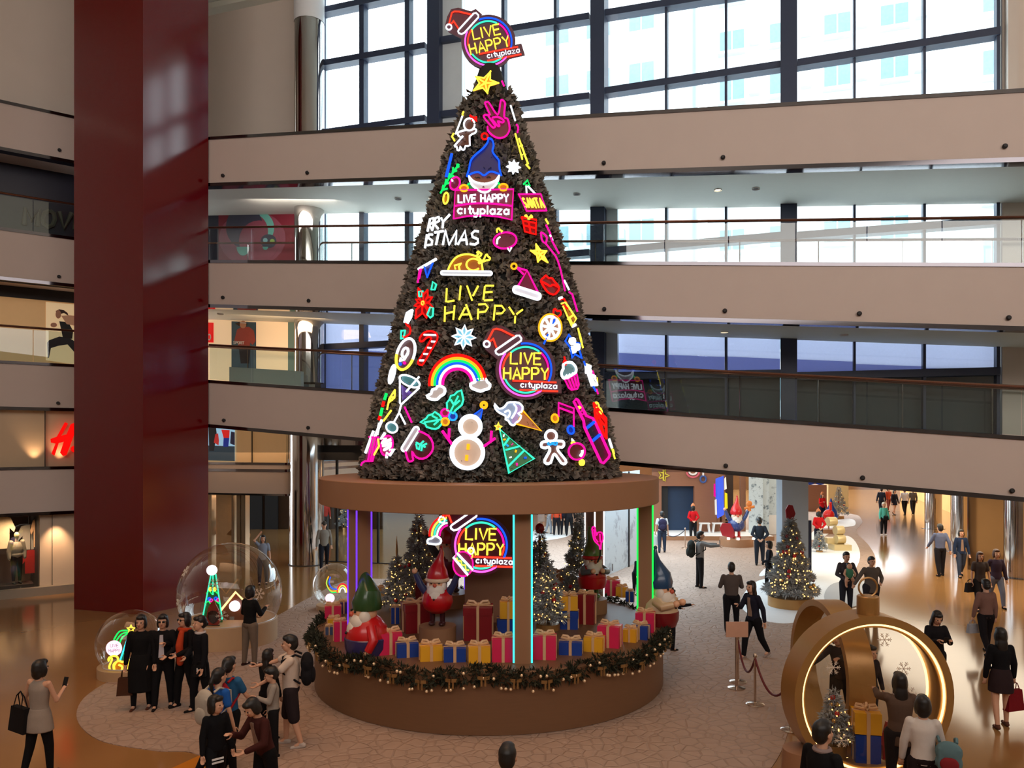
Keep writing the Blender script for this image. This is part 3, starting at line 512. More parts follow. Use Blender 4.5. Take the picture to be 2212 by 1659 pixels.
# neon shapes unlit on the booth wall
def bstar(c, r, n=5, inner=.42, rot=-90): return [(c[0] + (r if i % 2 == 0 else r * inner) * cos(radians(rot + 180 * i / n)), c[1] + (r if i % 2 == 0 else r * inner) * sin(radians(rot + 180 * i / n))) for i in range(2 * n)]
def wallneon(name, lab, cat, paths, t=-.08, r=.025):
    o = thing(name, lab, cat, BO.at(paths[0][2][0][0], paths[0][2][0][1], t))
    for pn, m, pts, cl in paths: MB().tube([BO.at(x, y, t) for x, y in pts], r, 6, cl).build(pn, m, o, o.location)
    return o
wallneon('star_ornament', 'yellow outlined star on the brown booth above the dark opening', 'ornament', [('outline', mat('matt_yellow', (206, 190, 60), .5), bstar((1433, 1027), 13, rot=-70), True), ('ray', mat('matt_yellow', (206, 190, 60), .5), [(1433, 1015), (1433, 1038)], False)], r=.04)
wallneon('arc_ornament', 'pink and white half ring under the gallery on the brown booth', 'ornament', [('pink_arc', mat('matt_pink', (206, 92, 108), .5), circ(1497, 1020, 13, 11, 0, 180), False), ('white_arc', M_WHITE, circ(1497, 1019, 8, 6, 0, 180), False)], r=.05)
wallneon('ring_ornament', 'blue ring bauble hanging on the brown booth', 'ornament', [('ring', mat('matt_blue', (52, 84, 150), .5), circ(1519, 1035, 6, 7), True), ('hook', M_WHITE, [(1519, 1028), (1519, 1021)], False)], r=.05)
M_RIB = mat('iridescent_blue', (60, 90, 210), .25, var=.35, scale=2.5, emit=(50, 80, 220), es=.5, stretch=(3, 3, .5))
hb = thing('hanging_banner', 'shiny blue hanging banner with pink and yellow strips beside the booth', 'banner', BO.at(1555, 1030, -.8)); hz_ = hb.location
def strip(nm, m, pts, t): MB().prism([BO.at(x, y, t) for x, y in pts], BO.n * .04).build(nm, m, hb, hz_, False)
strip('blue_sheet', M_RIB, [(1546, 1034), (1563, 1028), (1564, 1112), (1550, 1120), (1546, 1104)], -.8); strip('pink_strip', glow('pink_strip_glow', (235, 20, 150), 1.1), [(1542, 1045), (1545, 1045), (1546, 1074), (1542, 1072)], -.85); strip('white_strip', M_WHITE, [(1544, 1080), (1548, 1078), (1549, 1112), (1545, 1112)], -.85)
MB().tube([BO.at(1555, 1032, -.78), BO.at(1555, 1030, .02)], .03, 6).build('hanging_rod', M_DARK, hb, hz_)
strip('yellow_strip', glow('yellow_strip_glow', (240, 220, 40), 1.1), [(1566, 1064), (1571, 1066), (1572, 1098), (1566, 1100)], -.75); strip('white_strip', glow('white_strip_glow', (255, 240, 220), 1.1), [(1565, 1034), (1568, 1030), (1570, 1056), (1565, 1058)], -.75)
for i, (a, b) in enumerate(((1618, 1648), (1646, 1661), (1660, 1679))):
    t = (-.4, -.1, .4)[i]; pn = tag(MB().box((0, 0, 0), (.01, .01, .01)).build('printed_screen', M_SNOWP), ['broad snowy forest print screen beside the booth doorway', 'narrow snowy forest print screen between two others', 'snowy forest print screen next to the grey column'][i], 'screen', 'snowy forest print screens')
    mb = MB(); BO.block(mb, BO.s(a, t), BO.s(b, t), t, t + .06, (0.2, .25, 1.0)[i], 3.6); pn.data = mb.mesh('printed_screen', M_SNOWP, None, False)
    if i == 2: mb = MB(); BO.block(mb, BO.s(a, t), BO.s(b, t), t, t + .5, 0.02, 1.0); mb.build('screen_plinth', M_WHITE, pn, None, False)
q = G(1718, 1250); q.y += .3; struct(MB().box((q.x, q.y, 2.4), (.9, .6, 4.8)).build('column_grey', mat('grey_column', (142, 148, 156), .6, var=.03), None, None, False)); struct(MB().box((q.x + .52, q.y - .2, 1.0), (.1, .14, 2.0)).build('column_navy_strip', mat('navy_strip', (16, 30, 58), .4), None, None, False))
# far back and right corridor
struct(panel(WF((-6, 78), (1, 0)), 'wall_far_corridor', 0, 60, 0, .3, 0, 7, mat('far_brown', (96, 62, 36), .2, var=.3, scale=.6), 's'))
RW = WF(tuple(G(2330, 1262))[:2], tuple(G(1995, 1106) - G(2330, 1262))[:2], -1)
M_RSH = mat('glowing_shop_front', (222, 176, 118), .4, var=.25, scale=.6, emit=(230, 160, 84), es=.5)  # glow put into the wall in place of lit shop windows
rl = (G(1995, 1106) - G(2330, 1262)).length
struct(panel(RW, 'wall_right_shops', -6, rl + 22, 1.6, 1.9, 0, 6, M_RSH, 's')); struct(panel(RW, 'wall_right_header', -6, rl + 22, 1.2, 1.6, 2.5, 6, M_DARK, 's'))
for i, (px, py, w_) in enumerate(((2025, 1143, 34), (2088, 1194, 41), (2218, 1252, 56))):
    q = G(px, py); r_ = w_ / 2 / F * q.y; q.y += r_; struct(MB().lathe([(r_, 0), (r_, 4.6)], (q.x, q.y, 0), 36, False).build('column_mirror', M_CHROME2)); struct(MB().lathe([(r_ + .16, 0), (r_ + .16, .02)], (q.x, q.y, 0), 36).build('trim_column_ring', M_CHROME))
q = G(2165, 1240); mp_ = struct(MB().box((q.x, q.y + 1.0, 1.8), (1.3, .06, 3.6)).build('wall_mirror_panel', M_CHROME, None, None, False)); mp_
# outside: tall residential blocks seen through the glazing
M_FAC = mat('facade_tile', (226, 232, 236), .7, var=.03); M_FW = mat('facade_window', (120, 150, 160), .3, var=.2); M_FWH = mat('facade_frame', (204, 214, 218), .6)
def tower(lab, s0, s1, t, z0, z1, bays):
    o = thing('apartment_block', lab, 'building', W.pt((s0 + s1) / 2, t, z0)); b = o.location
    mb = MB(); W.block(mb, s0, s1, t, t + 8, z0, z1); mb.build('facade', M_FAC, o, b, False)
    nz = int((z1 - z0) / 3.0); n = 0
    for k in range(nz):
        for j in bays:
            s = s0 + j * (s1 - s0); z = z0 + k * 3.0 + 1.0; n += 1
            if n > 95: break
            mb = MB(); W.block(mb, s, s + 1.4, t - .05, t - .01, z, z + 1.3); mb.cur = 1; W.block(mb, s - .1, s + 1.5, t - .5, t, z - .2, z - .05); W.block(mb, s + .66, s + .74, t - .08, t - .02, z, z + 1.3); W.block(mb, s + 1.7, s + 2.3, t - .45, t, z + .2, z + .75)
            mb.build('window', [M_FW, M_FWH], o, b, False)
tower('pale apartment tower seen through windows left of the tree top', 2, 11, 26, 6.2, 50, (.1, .38, .66))
tower('pale apartment tower seen through the middle windows right of the tree top', 12, 24, 30, 6.2, 52, (.06, .3, .55, .8))
tower('pale apartment tower with many flats at the far right windows', 25, 40, 24, 6.2, 46, (.03, .2, .38, .56, .75))
# small fittings
def dl(fr, px, py, k, lit, lab):
    pass
fsp = MB().lathe([(0.0, 0), (.045, 0), (.055, .05), (.03, .09)], (0, 0, 0), 12).mesh('fascia_spotlight', M_DARK)
def fitting(i, px, py, fr, lab, grp):
    o = bpy.data.objects.new('fascia_spotlight', fsp); C.objects.link(o); o.location = fr.at(px, py, 0.0); n = -fr.n; o.rotation_euler = n.to_track_quat('Z', 'Y').to_euler(); tag(o, lab, 'spotlight', grp)
for lv, pts in (('topmost', ((483, 380), (665, 374), (1305, 353), (1562, 341), (2170, 317))), ('middle', ((483, 643), (668, 650), (862, 655), (1306, 668), (1566, 672), (1856, 678), (2178, 687))), ('lowest', ((485, 908), (667, 924), (1568, 1006), (1863, 1032), (2185, 1060)))):
    nm = ['nearest the red pillar', 'second from the red pillar', 'third from the red pillar', 'fourth from the red pillar', 'fifth from the red pillar', 'sixth from the red pillar', 'seventh from the red pillar']
    for i, (x, y) in enumerate(pts): fitting(i, x, y, W, f'tiny dark spotlight low on the {lv} gallery fascia, {nm[i]}', 'fascia spotlights')
for i, (x, y) in enumerate(((128, 325), (127, 598), (125, 871))): fitting(i, x, y, LW, f'tiny dark spotlight on the {("topmost", "second", "third")[i]} fascia left of the red pillar', 'fascia spotlights')
dlm = MB().lathe([(.1, 0), (.1, .03), (.07, .03)], (0, 0, 0), 16, False).mesh('ring', M_WHITE); dlc = MB().lathe([(.0, .025), (.075, .025)], (0, 0, 0), 16, False).mesh('lens', glow('lamp_glow', (255, 236, 200), 6)); dld = MB().lathe([(.0, .025), (.075, .025)], (0, 0, 0), 16, False).mesh('lens', M_DARK)
def downlight(px, py, k, lit, lab):
    # on the underside of gallery k: march t until the ray meets the soffit
    for t in [x * .02 for x in range(15, 155)]:
        s, Y = W.ray(px, t); z = H - (py - HZ) / F * Y
        if z >= zb(k)(s) - .06: break
    o = thing('ceiling_downlight', lab, 'downlight', W.pt(s, t, zb(k)(s) - .09), 0, 'gallery soffit downlights')
    for n_, me in (('ring', dlm), ('lens', dlc if lit else dld)): c = bpy.data.objects.new(n_, me); C.objects.link(c); c.parent = o
for px, py, k, lit, lab in ((933, 426, 1, 1, 'lit downlight in the upper soffit just left of the tree'), (1551, 409, 1, 1, 'lit downlight in the upper soffit right of the tree'), (1246, 418, 1, 0, 'unlit round fitting in the upper soffit close to the tree'), (1633, 406, 1, 0, 'unlit round fitting in the upper soffit far right of the tree'), (860, 428, 1, 0, 'unlit round fitting in the upper soffit above the mural side'),
    (1565, 716, 2, 1, 'lit downlight in the lower soffit right of the tree'), (1271, 709, 2, 0, 'unlit round fitting in the lower soffit beside the tree'), (476, 677, 2, 0, 'unlit round fitting in the lower soffit near the red pillar'), (1823, 722, 2, 0, 'unlit round fitting in the lower soffit at the far right')): downlight(px, py, k, lit, lab)

area('mural_fill', W.pt(W.s(560), 1.4, zb(1)(W.s(560)) - .25), W.pt(W.s(540), 3.4, zb(1)(W.s(560)) - 1.6), 3.0, .5, 45, NEUT)  # added fill under the soffit to brighten the mural
area('shop_gallery_fill', W.pt(W.s(530), 1.6, zb(2)(W.s(530)) - .25), W.pt(W.s(510), 3.4, zb(2)(W.s(530)) - 1.6), 3.0, .4, 30, WARM)  # added warm fill to brighten the shop wall behind the gallery
# ------------------------------------------------------------------ the kiosk under the tall neon tree
KC = Vector((-0.45, 16.0, 0.0)); KR = 3.46; ZB = 1.03; ZD0, ZD1, DR = 3.53, 4.01, 3.38
ko = thing('tree_kiosk', 'round tan kiosk with stepped drum base and disc roof carrying the tall neon tree', 'kiosk', KC)
MB().lathe([(KR - .03, 0), (KR, .02), (KR, ZB - .02), (KR - .02, ZB), (0, ZB)], (0, 0, 0), 96).build('drum_base', M_TAN, ko)
MB().lathe([(0, ZD0 + .06), (DR - .14, ZD0 + .06), (DR - .14, ZD0), (DR - .01, ZD0), (DR, ZD0 + .01), (DR, ZD1 - .01), (DR - .01, ZD1), (0, ZD1)], (0, 0, 0), 96).build('disc_roof', M_TANP, ko)
MB().box((0.02, .45, (ZB + ZD0) / 2 + .02), (1.06, .9, ZD0 - ZB + .05)).build('core_panel', mat('core_brown', (150, 104, 76), .6, var=.04), ko, None, False)
M_CY, M_GR, M_VI, M_WN = glow('neon_cyan', (70, 245, 250), 1.5), glow('neon_green', (30, 235, 80), 1.5), glow('neon_violet', (120, 60, 250), 1.3), glow('neon_white', (255, 250, 255), 2.2)
for a, r, m in ((radians(-139), 3.0, M_VI), (radians(-77.5), 2.9, M_CY), (radians(-2), 3.14, M_GR), (radians(41), 3.1, M_WN), (radians(100), 3.0, M_VI), (radians(160), 3.0, M_WN)):
    x, y = r * cos(a), r * sin(a); w = .30; yaw = a + pi / 2
    if abs(a + 1.352) < .02: yaw = 0.0
    if abs(a) < .1: yaw = radians(80)
    p = MB().box((0, 0, (ZB + ZD0 + .06) / 2), (w, w, ZD0 + .06 - ZB)).build('pillar', M_TANP, ko, None, False); p.location = (x, y, 0); p.rotation_euler = (0, 0, yaw)
    for sx, sy in ((-1, -1), (1, -1), (-1, 1), (1, 1)):
        mb = MB().tube([(sx * w / 2, sy * w / 2, ZB + .02), (sx * w / 2, sy * w / 2, ZD0)], .017, 6); mb.build('neon_strip', m, p)
# ------------------------------------------------------------------ tall cone of dark artificial foliage
TZ0, TZ1, TR0, TR1 = ZD1 + .02, 12.32, 2.56, .27
def tr_(z):
    t = min(max((z - TZ0) / (TZ1 - TZ0), -.05), 1.05); return TR0 + (TR1 - TR0) * t + .2 * 4 * t * (1 - t) * (1 - t * .5)
rng = np.random.default_rng(3)
def foliage_mat(name, a, b, rough=.7, scale=3.0):
    return mat(name, a, rough, col2=b, scale=scale, spec=.25)
M_FOL = foliage_mat('dark_foliage', (62, 64, 60), (148, 138, 126), .8, 5.0)
def tufts(pos, nrm, size, k=4, spread=.9, flat_=.55, seed=1, wid=.5):
    """leaf tufts: for each position k pointed leaves (2 triangles) around the normal"""
    r = np.random.default_rng(seed); n = len(pos); pos = np.repeat(pos, k, 0); nrm = np.repeat(nrm, k, 0)
    sz = (np.repeat(size, k) if hasattr(size, '__len__') else np.full(n * k, size)) * r.uniform(.7, 1.3, n * k)
    rd = r.normal(size=(n * k, 3)); d = nrm * flat_ + rd * spread * .6; d /= np.linalg.norm(d, axis=1)[:, None]
    sd = np.cross(d, r.normal(size=(n * k, 3))); sd /= np.linalg.norm(sd, axis=1)[:, None]
    up = np.cross(sd, d); s = sz[:, None]
    A = pos; B = pos + d * s * .5 + sd * s * wid * .5 + up * s * .08; D = pos + d * s * .5 - sd * s * wid * .5 + up * s * .08; E = pos + d * s
    v = np.stack([A, B, E, D], 1).reshape(-1, 3); f = np.arange(n * k * 4).reshape(-1, 4)
    return v, f
def np_mesh(name, v, f, m):
    me = bpy.data.meshes.new(name); nv, nf = len(v), len(f); me.vertices.add(nv); me.vertices.foreach_set('co', np.asarray(v, np.float32).ravel())
    me.loops.add(nf * 4); me.loops.foreach_set('vertex_index', np.asarray(f, np.int32).ravel()); me.polygons.add(nf); me.polygons.foreach_set('loop_start', np.arange(nf, dtype=np.int32) * 4)
    me.update(calc_edges=True); me.materials.append(m); return me
def link(name, me, parent=None, loc=None):
    o = bpy.data.objects.new(name, me); C.objects.link(o)
    if parent is not None: o.parent = parent
    if loc is not None: o.location = loc
    return o
NT = 15000
u = rng.random(NT); zz = TZ0 + .02 + (TZ1 - TZ0) * (1 - np.sqrt(1 - u * .995)); an = rng.random(NT) * 2 * pi
rz_ = np.array([tr_(z) for z in zz]) - .05 + .05 * np.sin(an * 23 + zz * 9) * np.sin(zz * 17 - an * 11)
pos = np.stack([rz_ * np.cos(an), rz_ * np.sin(an), zz], 1); nr = np.stack([np.cos(an), np.sin(an), np.full(NT, .25)], 1)
tree = thing('neon_christmas_tree', 'towering dark green cone tree on the disc roof, hung with neon signs', 'tree', (KC.x, KC.y, ZD1))
v, f = tufts(pos - np.array([0, 0, ZD1]), nr, .135, 4, .9, .55, 5, .6); fo = link('foliage', np_mesh('foliage', v, f, M_FOL), tree); fo['kind'] = 'stuff'
MB().lathe([(tr_(TZ0 + (TZ1 - TZ0) * i / 24) - .07, .02 + (TZ1 - TZ0) * i / 24) for i in range(25)] + [(0, TZ1 - ZD1 + .05)], (0, 0, 0), 48).build('cone_core', mat('foliage_core', (20, 22, 20), .9), tree)
# ------------------------------------------------------------------ garland round the ledge
gl_ = thing('garland', 'dark pine garland with gold baubles along the kiosk ledge', 'garland', (KC.x, KC.y, ZB)); NG = 4200
ga = rng.random(NG) * 2 * pi; gr = .12 * np.sqrt(rng.random(NG)); gt = rng.random(NG) * 2 * pi
def gz(a): return -.075 + .05 * np.sin(a * 11)
gc = np.stack([np.cos(ga) * (KR + .02), np.sin(ga) * (KR + .02), gz(ga)], 1); off = np.stack([np.cos(ga) * np.cos(gt), np.sin(ga) * np.cos(gt), np.sin(gt)], 1)
v, f = tufts(gc + off * gr[:, None], off, .10, 4, 1.0, .6, 9, .28); g_f = link('pine_tips', np_mesh('pine_tips', v, f, foliage_mat('garland_green', (24, 34, 26), (62, 58, 40), .7, 8)), gl_); g_f['kind'] = 'stuff'
bme = MB().ell((0, 0, 0), .026, 10, 8).mesh('bauble', mat('pearl_gold', (236, 206, 172), .15, .7, var=.03, emit=(255, 200, 140), es=.08)); bow = MB().box((.05, 0, 0), (.09, .02, .05), .4).box((-.05, 0, 0), (.09, .02, .05), -.4).box((.03, 0, -.07), (.03, .015, .12)).box((-.03, 0, -.07), (.03, .015, .12)).mesh('bow', mat('gold_ribbon', (150, 112, 66), .35, .4), None, False)
for i in range(88):
    a = -pi * .98 + i / 88 * pi * .96 + random.uniform(-.02, .02); rr_ = KR + .02 + .13; t = random.choice((-.9, -.2, .5, -1.1)); z = gz(a) + .14 * sin(t)
    link('bauble', bme, gl_, (cos(a) * (rr_ - .02 * abs(t)), sin(a) * (rr_ - .02 * abs(t)), z - (.05 if t < -.8 else 0)))
for i in range(20):
    a = -pi * .95 + i / 20 * pi * .9; b_ = link('bow', bow, gl_, (cos(a) * (KR + .16), sin(a) * (KR + .16), gz(a) - .02)); b_.rotation_euler = (0, 0, a + pi / 2)
# ------------------------------------------------------------------ presents
PCOL = {'pink': mat('gift_pink', (222, 34, 84), .45, var=.05), 'blue': mat('gift_blue', (22, 62, 150), .45, var=.05), 'yellow': mat('gift_yellow', (236, 170, 34), .45, var=.05), 'red': mat('gift_red', (136, 10, 20), .45, var=.05), 'purple': mat('gift_purple', (74, 40, 104), .45, var=.05), 'slate': mat('gift_slate', (66, 84, 120), .45, var=.05), 'orange': mat('gift_orange', (226, 134, 40), .45, var=.05)}
M_RIBB = mat('cream_ribbon', (222, 176, 130), .4, var=.04); gift_n = {}
def gift(loc, w, d, h, col, label, rz=0.0, lid=False, loops=2, group=None, name='present'):
    t = thing(name, label, 'present', loc, rz, group); k = (round(w, 2), round(d, 2), round(h, 2))
    mb = MB().box((0, 0, h / 2), (w, d, h)); mb.build('box', PCOL[col], t, None, False)
    if lid: MB().box((0, 0, h - .06), (w * 1.06, d * 1.06, .14)).build('lid', PCOL[col], t, None, False)
    e = .012 + (.03 * w if lid else 0); r = MB(); rw = min(.05, w * .14)
    r.box((0, 0, h / 2 + .004), (rw, d + 2 * e, h + .012)); r.box((0, 0, h / 2 + .004), (w + 2 * e, rw, h + .012))
    if lid: r.box((0, 0, h - .05), (w * 1.06 + .02, rw, .15)).box((0, 0, h - .05), (rw, d * 1.06 + .02, .15))
    r.build('ribbon', M_RIBB, t, None, False); b = MB(); bw = w * .42
    top = h + .02
    for sg in (-1, 1):
        lp = [(0, 0, top), (sg * bw * .4, .02, top + bw * .32), (sg * bw * .85, .02, top + bw * .36), (sg * bw, 0, top + bw * .16), (sg * bw * .55, -.02, top + .015), (0, 0, top)]
        b.tube(lp, .016 + .02 * w, 6)
    if loops > 2:
        for sg in (-1, 1): b.tube([(0, 0, top), (.02, sg * bw * .5, top + bw * .4), (0, sg * bw * .8, top + bw * .2), (0, 0, top)], .016 + .015 * w, 6)
    b.ell((0, 0, top + .02), (.035, .035, .03), 8, 6); b.build('bow', M_RIBB, t); return t
def gift_px(cx, ybot, wpx, hpx, col, label, zb_=ZB, rz=None, d=None, lid=False, grp='presents on the kiosk ledge'):
    q = G(cx, ybot, zb_) if d is None else P(cx, ybot, d); D = q.y; w = wpx / F * D
    ang = rz if rz is not None else 0.0; eff = w / (abs(cos(ang)) + .7 * abs(sin(ang))); h = hpx / F * D
    dd = eff * .85; q.y += dd * .5
    return gift((q.x, q.y, zb_), eff, dd, max(h - .1 * eff, .1), col, label, ang, lid, 2, grp)
L_ = [(716, 1338, 38, 30, 'pink', 'pink present at the left back end of the kiosk ledge', .2), (719, 1356, 32, 20, 'yellow', 'yellow present under the pink one at left end of ledge', .3), (709, 1372, 18, 18, 'slate', 'small slate blue present at the far left of the ledge', .3), (732, 1386, 32, 44, 'pink', 'tall pink present just left of the green hatted gnome', .35),
 (838, 1415, 58, 50, 'pink', 'large pink present right of the green hatted gnome at the ledge', .3), (876, 1421, 54, 34, 'blue', 'blue present leftmost in the low front row', .28), (928, 1429, 54, 36, 'yellow', 'yellow present leftmost in the low front row', .2), (981, 1431, 50, 34, 'blue', 'blue present below the large red present', .08), (1034, 1433, 50, 38, 'yellow', 'yellow present just left of the pink one by the centre pillar', .1),
 (1087, 1431, 48, 54, 'pink', 'pink present left of the cyan lit centre pillar', 0.0), (1178, 1426, 52, 54, 'pink', 'pink present right of the cyan lit centre pillar', -.1), (1235, 1416, 54, 32, 'blue', 'blue present in the front row right of the cyan lit pillar', -.15), (1286, 1409, 48, 34, 'yellow', 'yellow present between two pink ones at right of ledge', -.3), (1320, 1400, 56, 50, 'pink', 'pink present right of centre on the right part of ledge', -.35),
 (1364, 1388, 34, 30, 'yellow', 'yellow present beside the blue one at right end of ledge', -.4), (1386, 1382, 44, 32, 'blue', 'blue present in front of the last pink one at right end', -.4), (1397, 1366, 46, 44, 'pink', 'pink present at the right end of ledge under blue hatted gnome', -.3)]
for cx, yb, w, h, c, lab, a in L_: gift_px(cx, yb, w, h, c, lab, ZB, a)
for cx, yb, w, h, c, lab, a, ld in ((896, 1368, 66, 66, 'red', 'big dark red present left of the raised arms gnome', .35, True), (1032, 1385, 60, 76, 'red', 'big dark red present before the brown centre panel', 0.0, True), (853, 1348, 18, 36, 'blue', 'narrow blue present beside the big red one at left', .1, False), (1098, 1374, 46, 38, 'blue', 'blue present under a yellow one left of the cyan pillar', 0.0, True),
    (1230, 1360, 42, 42, 'blue', 'blue present under a yellow one beside the right red present', -.1, True), (1268, 1349, 46, 66, 'red', 'big dark red present right of the yellow and blue stack', -.3, True), (876, 1304, 30, 28, 'yellow', 'yellow present behind the small lit tree at left', .1, False), (911, 1304, 32, 46, 'red', 'dark red present behind the raised arms gnome', .1, False), (813, 1297, 36, 26, 'yellow', 'yellow present at left back behind the green hat', .2, False),
    (895, 1284, 40, 44, 'orange', 'orange present at the back left under the snowy tree', .1, False), (1201, 1300, 16, 38, 'blue', 'tall blue present at back right of the cyan pillar', 0.0, False), (1232, 1283, 46, 26, 'red', 'dark red present with bow behind the right stack', -.2, False), (1208, 1287, 34, 52, 'orange', 'orange present at back beside the snowy tree', -.1, False), (1323, 1288, 40, 36, 'pink', 'pink present at back near the pale glass screens', -.2, False),
    (1345, 1291, 28, 24, 'yellow', 'yellow present beside the back pink one at right', -.2, False), (1362, 1301, 20, 24, 'blue', 'small blue present at the back right pillar', -.3, False), (740, 1326, 24, 26, 'purple', 'purple present beside the left violet lit pillar', .3, False)):
    gift_px(cx, yb, w, h, c, lab, ZB, a, None, ld, 'presents inside the kiosk')
def stack(cx, ybot_below, hb, wpx, hpx, c, lab):
    q = G(cx, ybot_below, ZB); D = q.y; w = wpx / F * D; e_ = hb[0] / F * D / (abs(cos(hb[2])) + .7 * abs(sin(hb[2]))); z = ZB + hb[1] / F * D - .1 * e_ + .02; gift((q.x, q.y + e_ * .425, z), w, w * .8, hpx / F * D, c, lab, 0, False, 4, 'presents inside the kiosk')
stack(1098, 1374, (46, 38, 0.0), 36, 36, 'yellow', 'yellow present on top of the blue one left of the cyan pillar'); stack(1230, 1360, (42, 42, -.1), 36, 30, 'yellow', 'yellow present stacked on the blue one at right')
# ------------------------------------------------------------------ neon signs on the tree
def cone_hit(px, py, off=0.07):
    d = Vector(((px - CX) / F, 1.0, -(py - HZ) / F)); o = Vector((0, 0, H)); lo = None; t = 12.0; best = (9, 16.0)
    while t < 16.6:
        p = o + d * t; r = sqrt((p.x - KC.x) ** 2 + (p.y - KC.y) ** 2) - tr_(p.z) - off
        if r < best[0]: best = (r, t)
        if r <= 0: return p
        t += .01
    return o + d * best[1]
def cone_n(p):
    a = atan2(p.y - KC.y, p.x - KC.x); k = (tr_(p.z - .05) - tr_(p.z + .05)) / .1
    return Vector((cos(a), sin(a), k)).normalized()
NE = {'yellow': ((255, 226, 70), 1.7), 'magenta': ((255, 20, 150), 1.5), 'red': ((255, 22, 18), 1.5), 'white': ((240, 245, 255), 1.7), 'blue': ((26, 84, 255), 1.6), 'sky': ((40, 150, 255), 1.6), 'green': ((24, 235, 100), 1.4), 'teal': ((60, 235, 190), 1.4), 'orange': ((255, 170, 30), 1.6), 'coral': ((255, 60, 40), 1.5), 'pink': ((255, 90, 210), 1.7), 'cyan': ((60, 230, 250), 1.5)}
NM = {k: glow('neon_tube_' + k, c, s) for k, (c, s) in NE.items()}
FILL = {}
def fillm(c, e=.10):
    k = 'acrylic_%d_%d_%d' % c
    if k not in FILL: FILL[k] = mat(k, c, .35, var=.06, emit=c, es=e)
    return FILL[k]
class Sign:
    """neon sign: drawn in picture pixels, built on one plane that touches the tree (or on the cone itself, letter by letter)"""
    def __init__(s, label, ctr, name='neon_sign', plane=None, wrap=False, off=.1, r=.0185, minface=.34):
        s.wrap = wrap; s.r = r; s.off = off
        if plane is not None: s.p, s.n = plane
        else:
            s.p = cone_hit(*ctr, off); s.n = cone_n(s.p); vd = (Vector((0, 0, H)) - s.p).normalized(); c = s.n.dot(vd)
            if c < minface and not wrap:      # near the silhouette: turn the board a little towards the hall
                q = (s.n - vd * c).normalized(); s.n = (vd * minface + q * sqrt(1 - minface ** 2)).normalized()
        s.o = thing(name, label, 'sign', s.p, 0, 'neon signs on the tree' if plane is None else None)
    def at(s, x, y, lift=0.0):
        if s.wrap:
            p = cone_hit(x, y, s.off); return p + cone_n(p) * lift - s.p
        d = Vector(((x - CX) / F, 1.0, -(y - HZ) / F)); o = Vector((0, 0, H)) ; t = (s.p + s.n * lift - o).dot(s.n) / d.dot(s.n); return o + d * t - s.p
    def tube(s, col, paths, r=None, closed=False, part=None):
        o = None; mb = MB()
        for pt in paths:
            q = []
            if part != 'letters': mb = MB()
            for a in pt:
                b = s.at(a[0], a[1], .03)
                if not q or (b - q[-1]).length > 1e-4: q.append(b)
            if closed and len(q) > 2 and (q[0] - q[-1]).length < 1e-3: q.pop()
            if len(q) > 1:
                mb.tube(q, r or s.r, 6, closed)
                if part != 'letters': o = mb.build(part or 'neon_tube', NM[col], s.o)
        return mb.build('letters', NM[col], s.o) if part == 'letters' else o
    def fill(s, c, pts, e=.10, lift=0.0, part='backing_panel', th=.03, m=None):
        q = [s.at(x, y, lift) for x, y in pts]; return MB().prism(q, -s.n * th).build(part, m or fillm(c, e), s.o, None, False)
def T(sc, ox, oy): return lambda *pts: [(ox + pts[i] / sc, oy + pts[i + 1] / sc) for i in range(0, len(pts), 2)]
A4, A5, A6, A7, AK = T(3.95, 860, 0), T(4.609, 860, 400), T(4.607, 760, 690), T(4.61, 1040, 690), T(5.027, 660, 1000)
def sm(pts, n=4, closed=False):
    m = len(pts); out = []
    rng_ = range(m) if closed else range(m - 1)
    for i in rng_:
        p0 = pts[i - 1] if closed or i > 0 else pts[i]; p1 = pts[i]; p2 = pts[(i + 1) % m]; p3 = pts[(i + 2) % m] if closed or i + 2 < m else pts[-1]
        for k in range(n):
            t = k / n; out.append(tuple(.5 * (2 * b + (c - a) * t + (2 * a - 5 * b + 4 * c - d) * t * t + (3 * b - a - 3 * c + d) * t ** 3) for a, b, c, d in zip(p0, p1, p2, p3)))
    if not closed: out.append(pts[-1])
    return out
def E(f, cx, cy_, rx, ry, a0=0, a1=360, rot=0, n=28):
    c, s_ = cos(radians(rot)), sin(radians(rot)); q = []
    for i in range(n + (0 if a1 - a0 >= 360 else 1)):
        a = radians(a0 + (a1 - a0) * i / n); x, y = rx * cos(a), ry * sin(a); q += [cx + x * c - y * s_, cy_ + x * s_ + y * c]
    return f(*q)
def capsule(f, x0, y0, x1, y1, r, n=8):
    a = atan2(y1 - y0, x1 - x0); q = []
    for i in range(n + 1): t = a + pi / 2 + pi * i / n; q += [x0 + r * cos(t), y0 + r * sin(t)]
    for i in range(n + 1): t = a - pi / 2 + pi * i / n; q += [x1 + r * cos(t), y1 + r * sin(t)]
    return f(*q)
MAROON = (74, 26, 44)
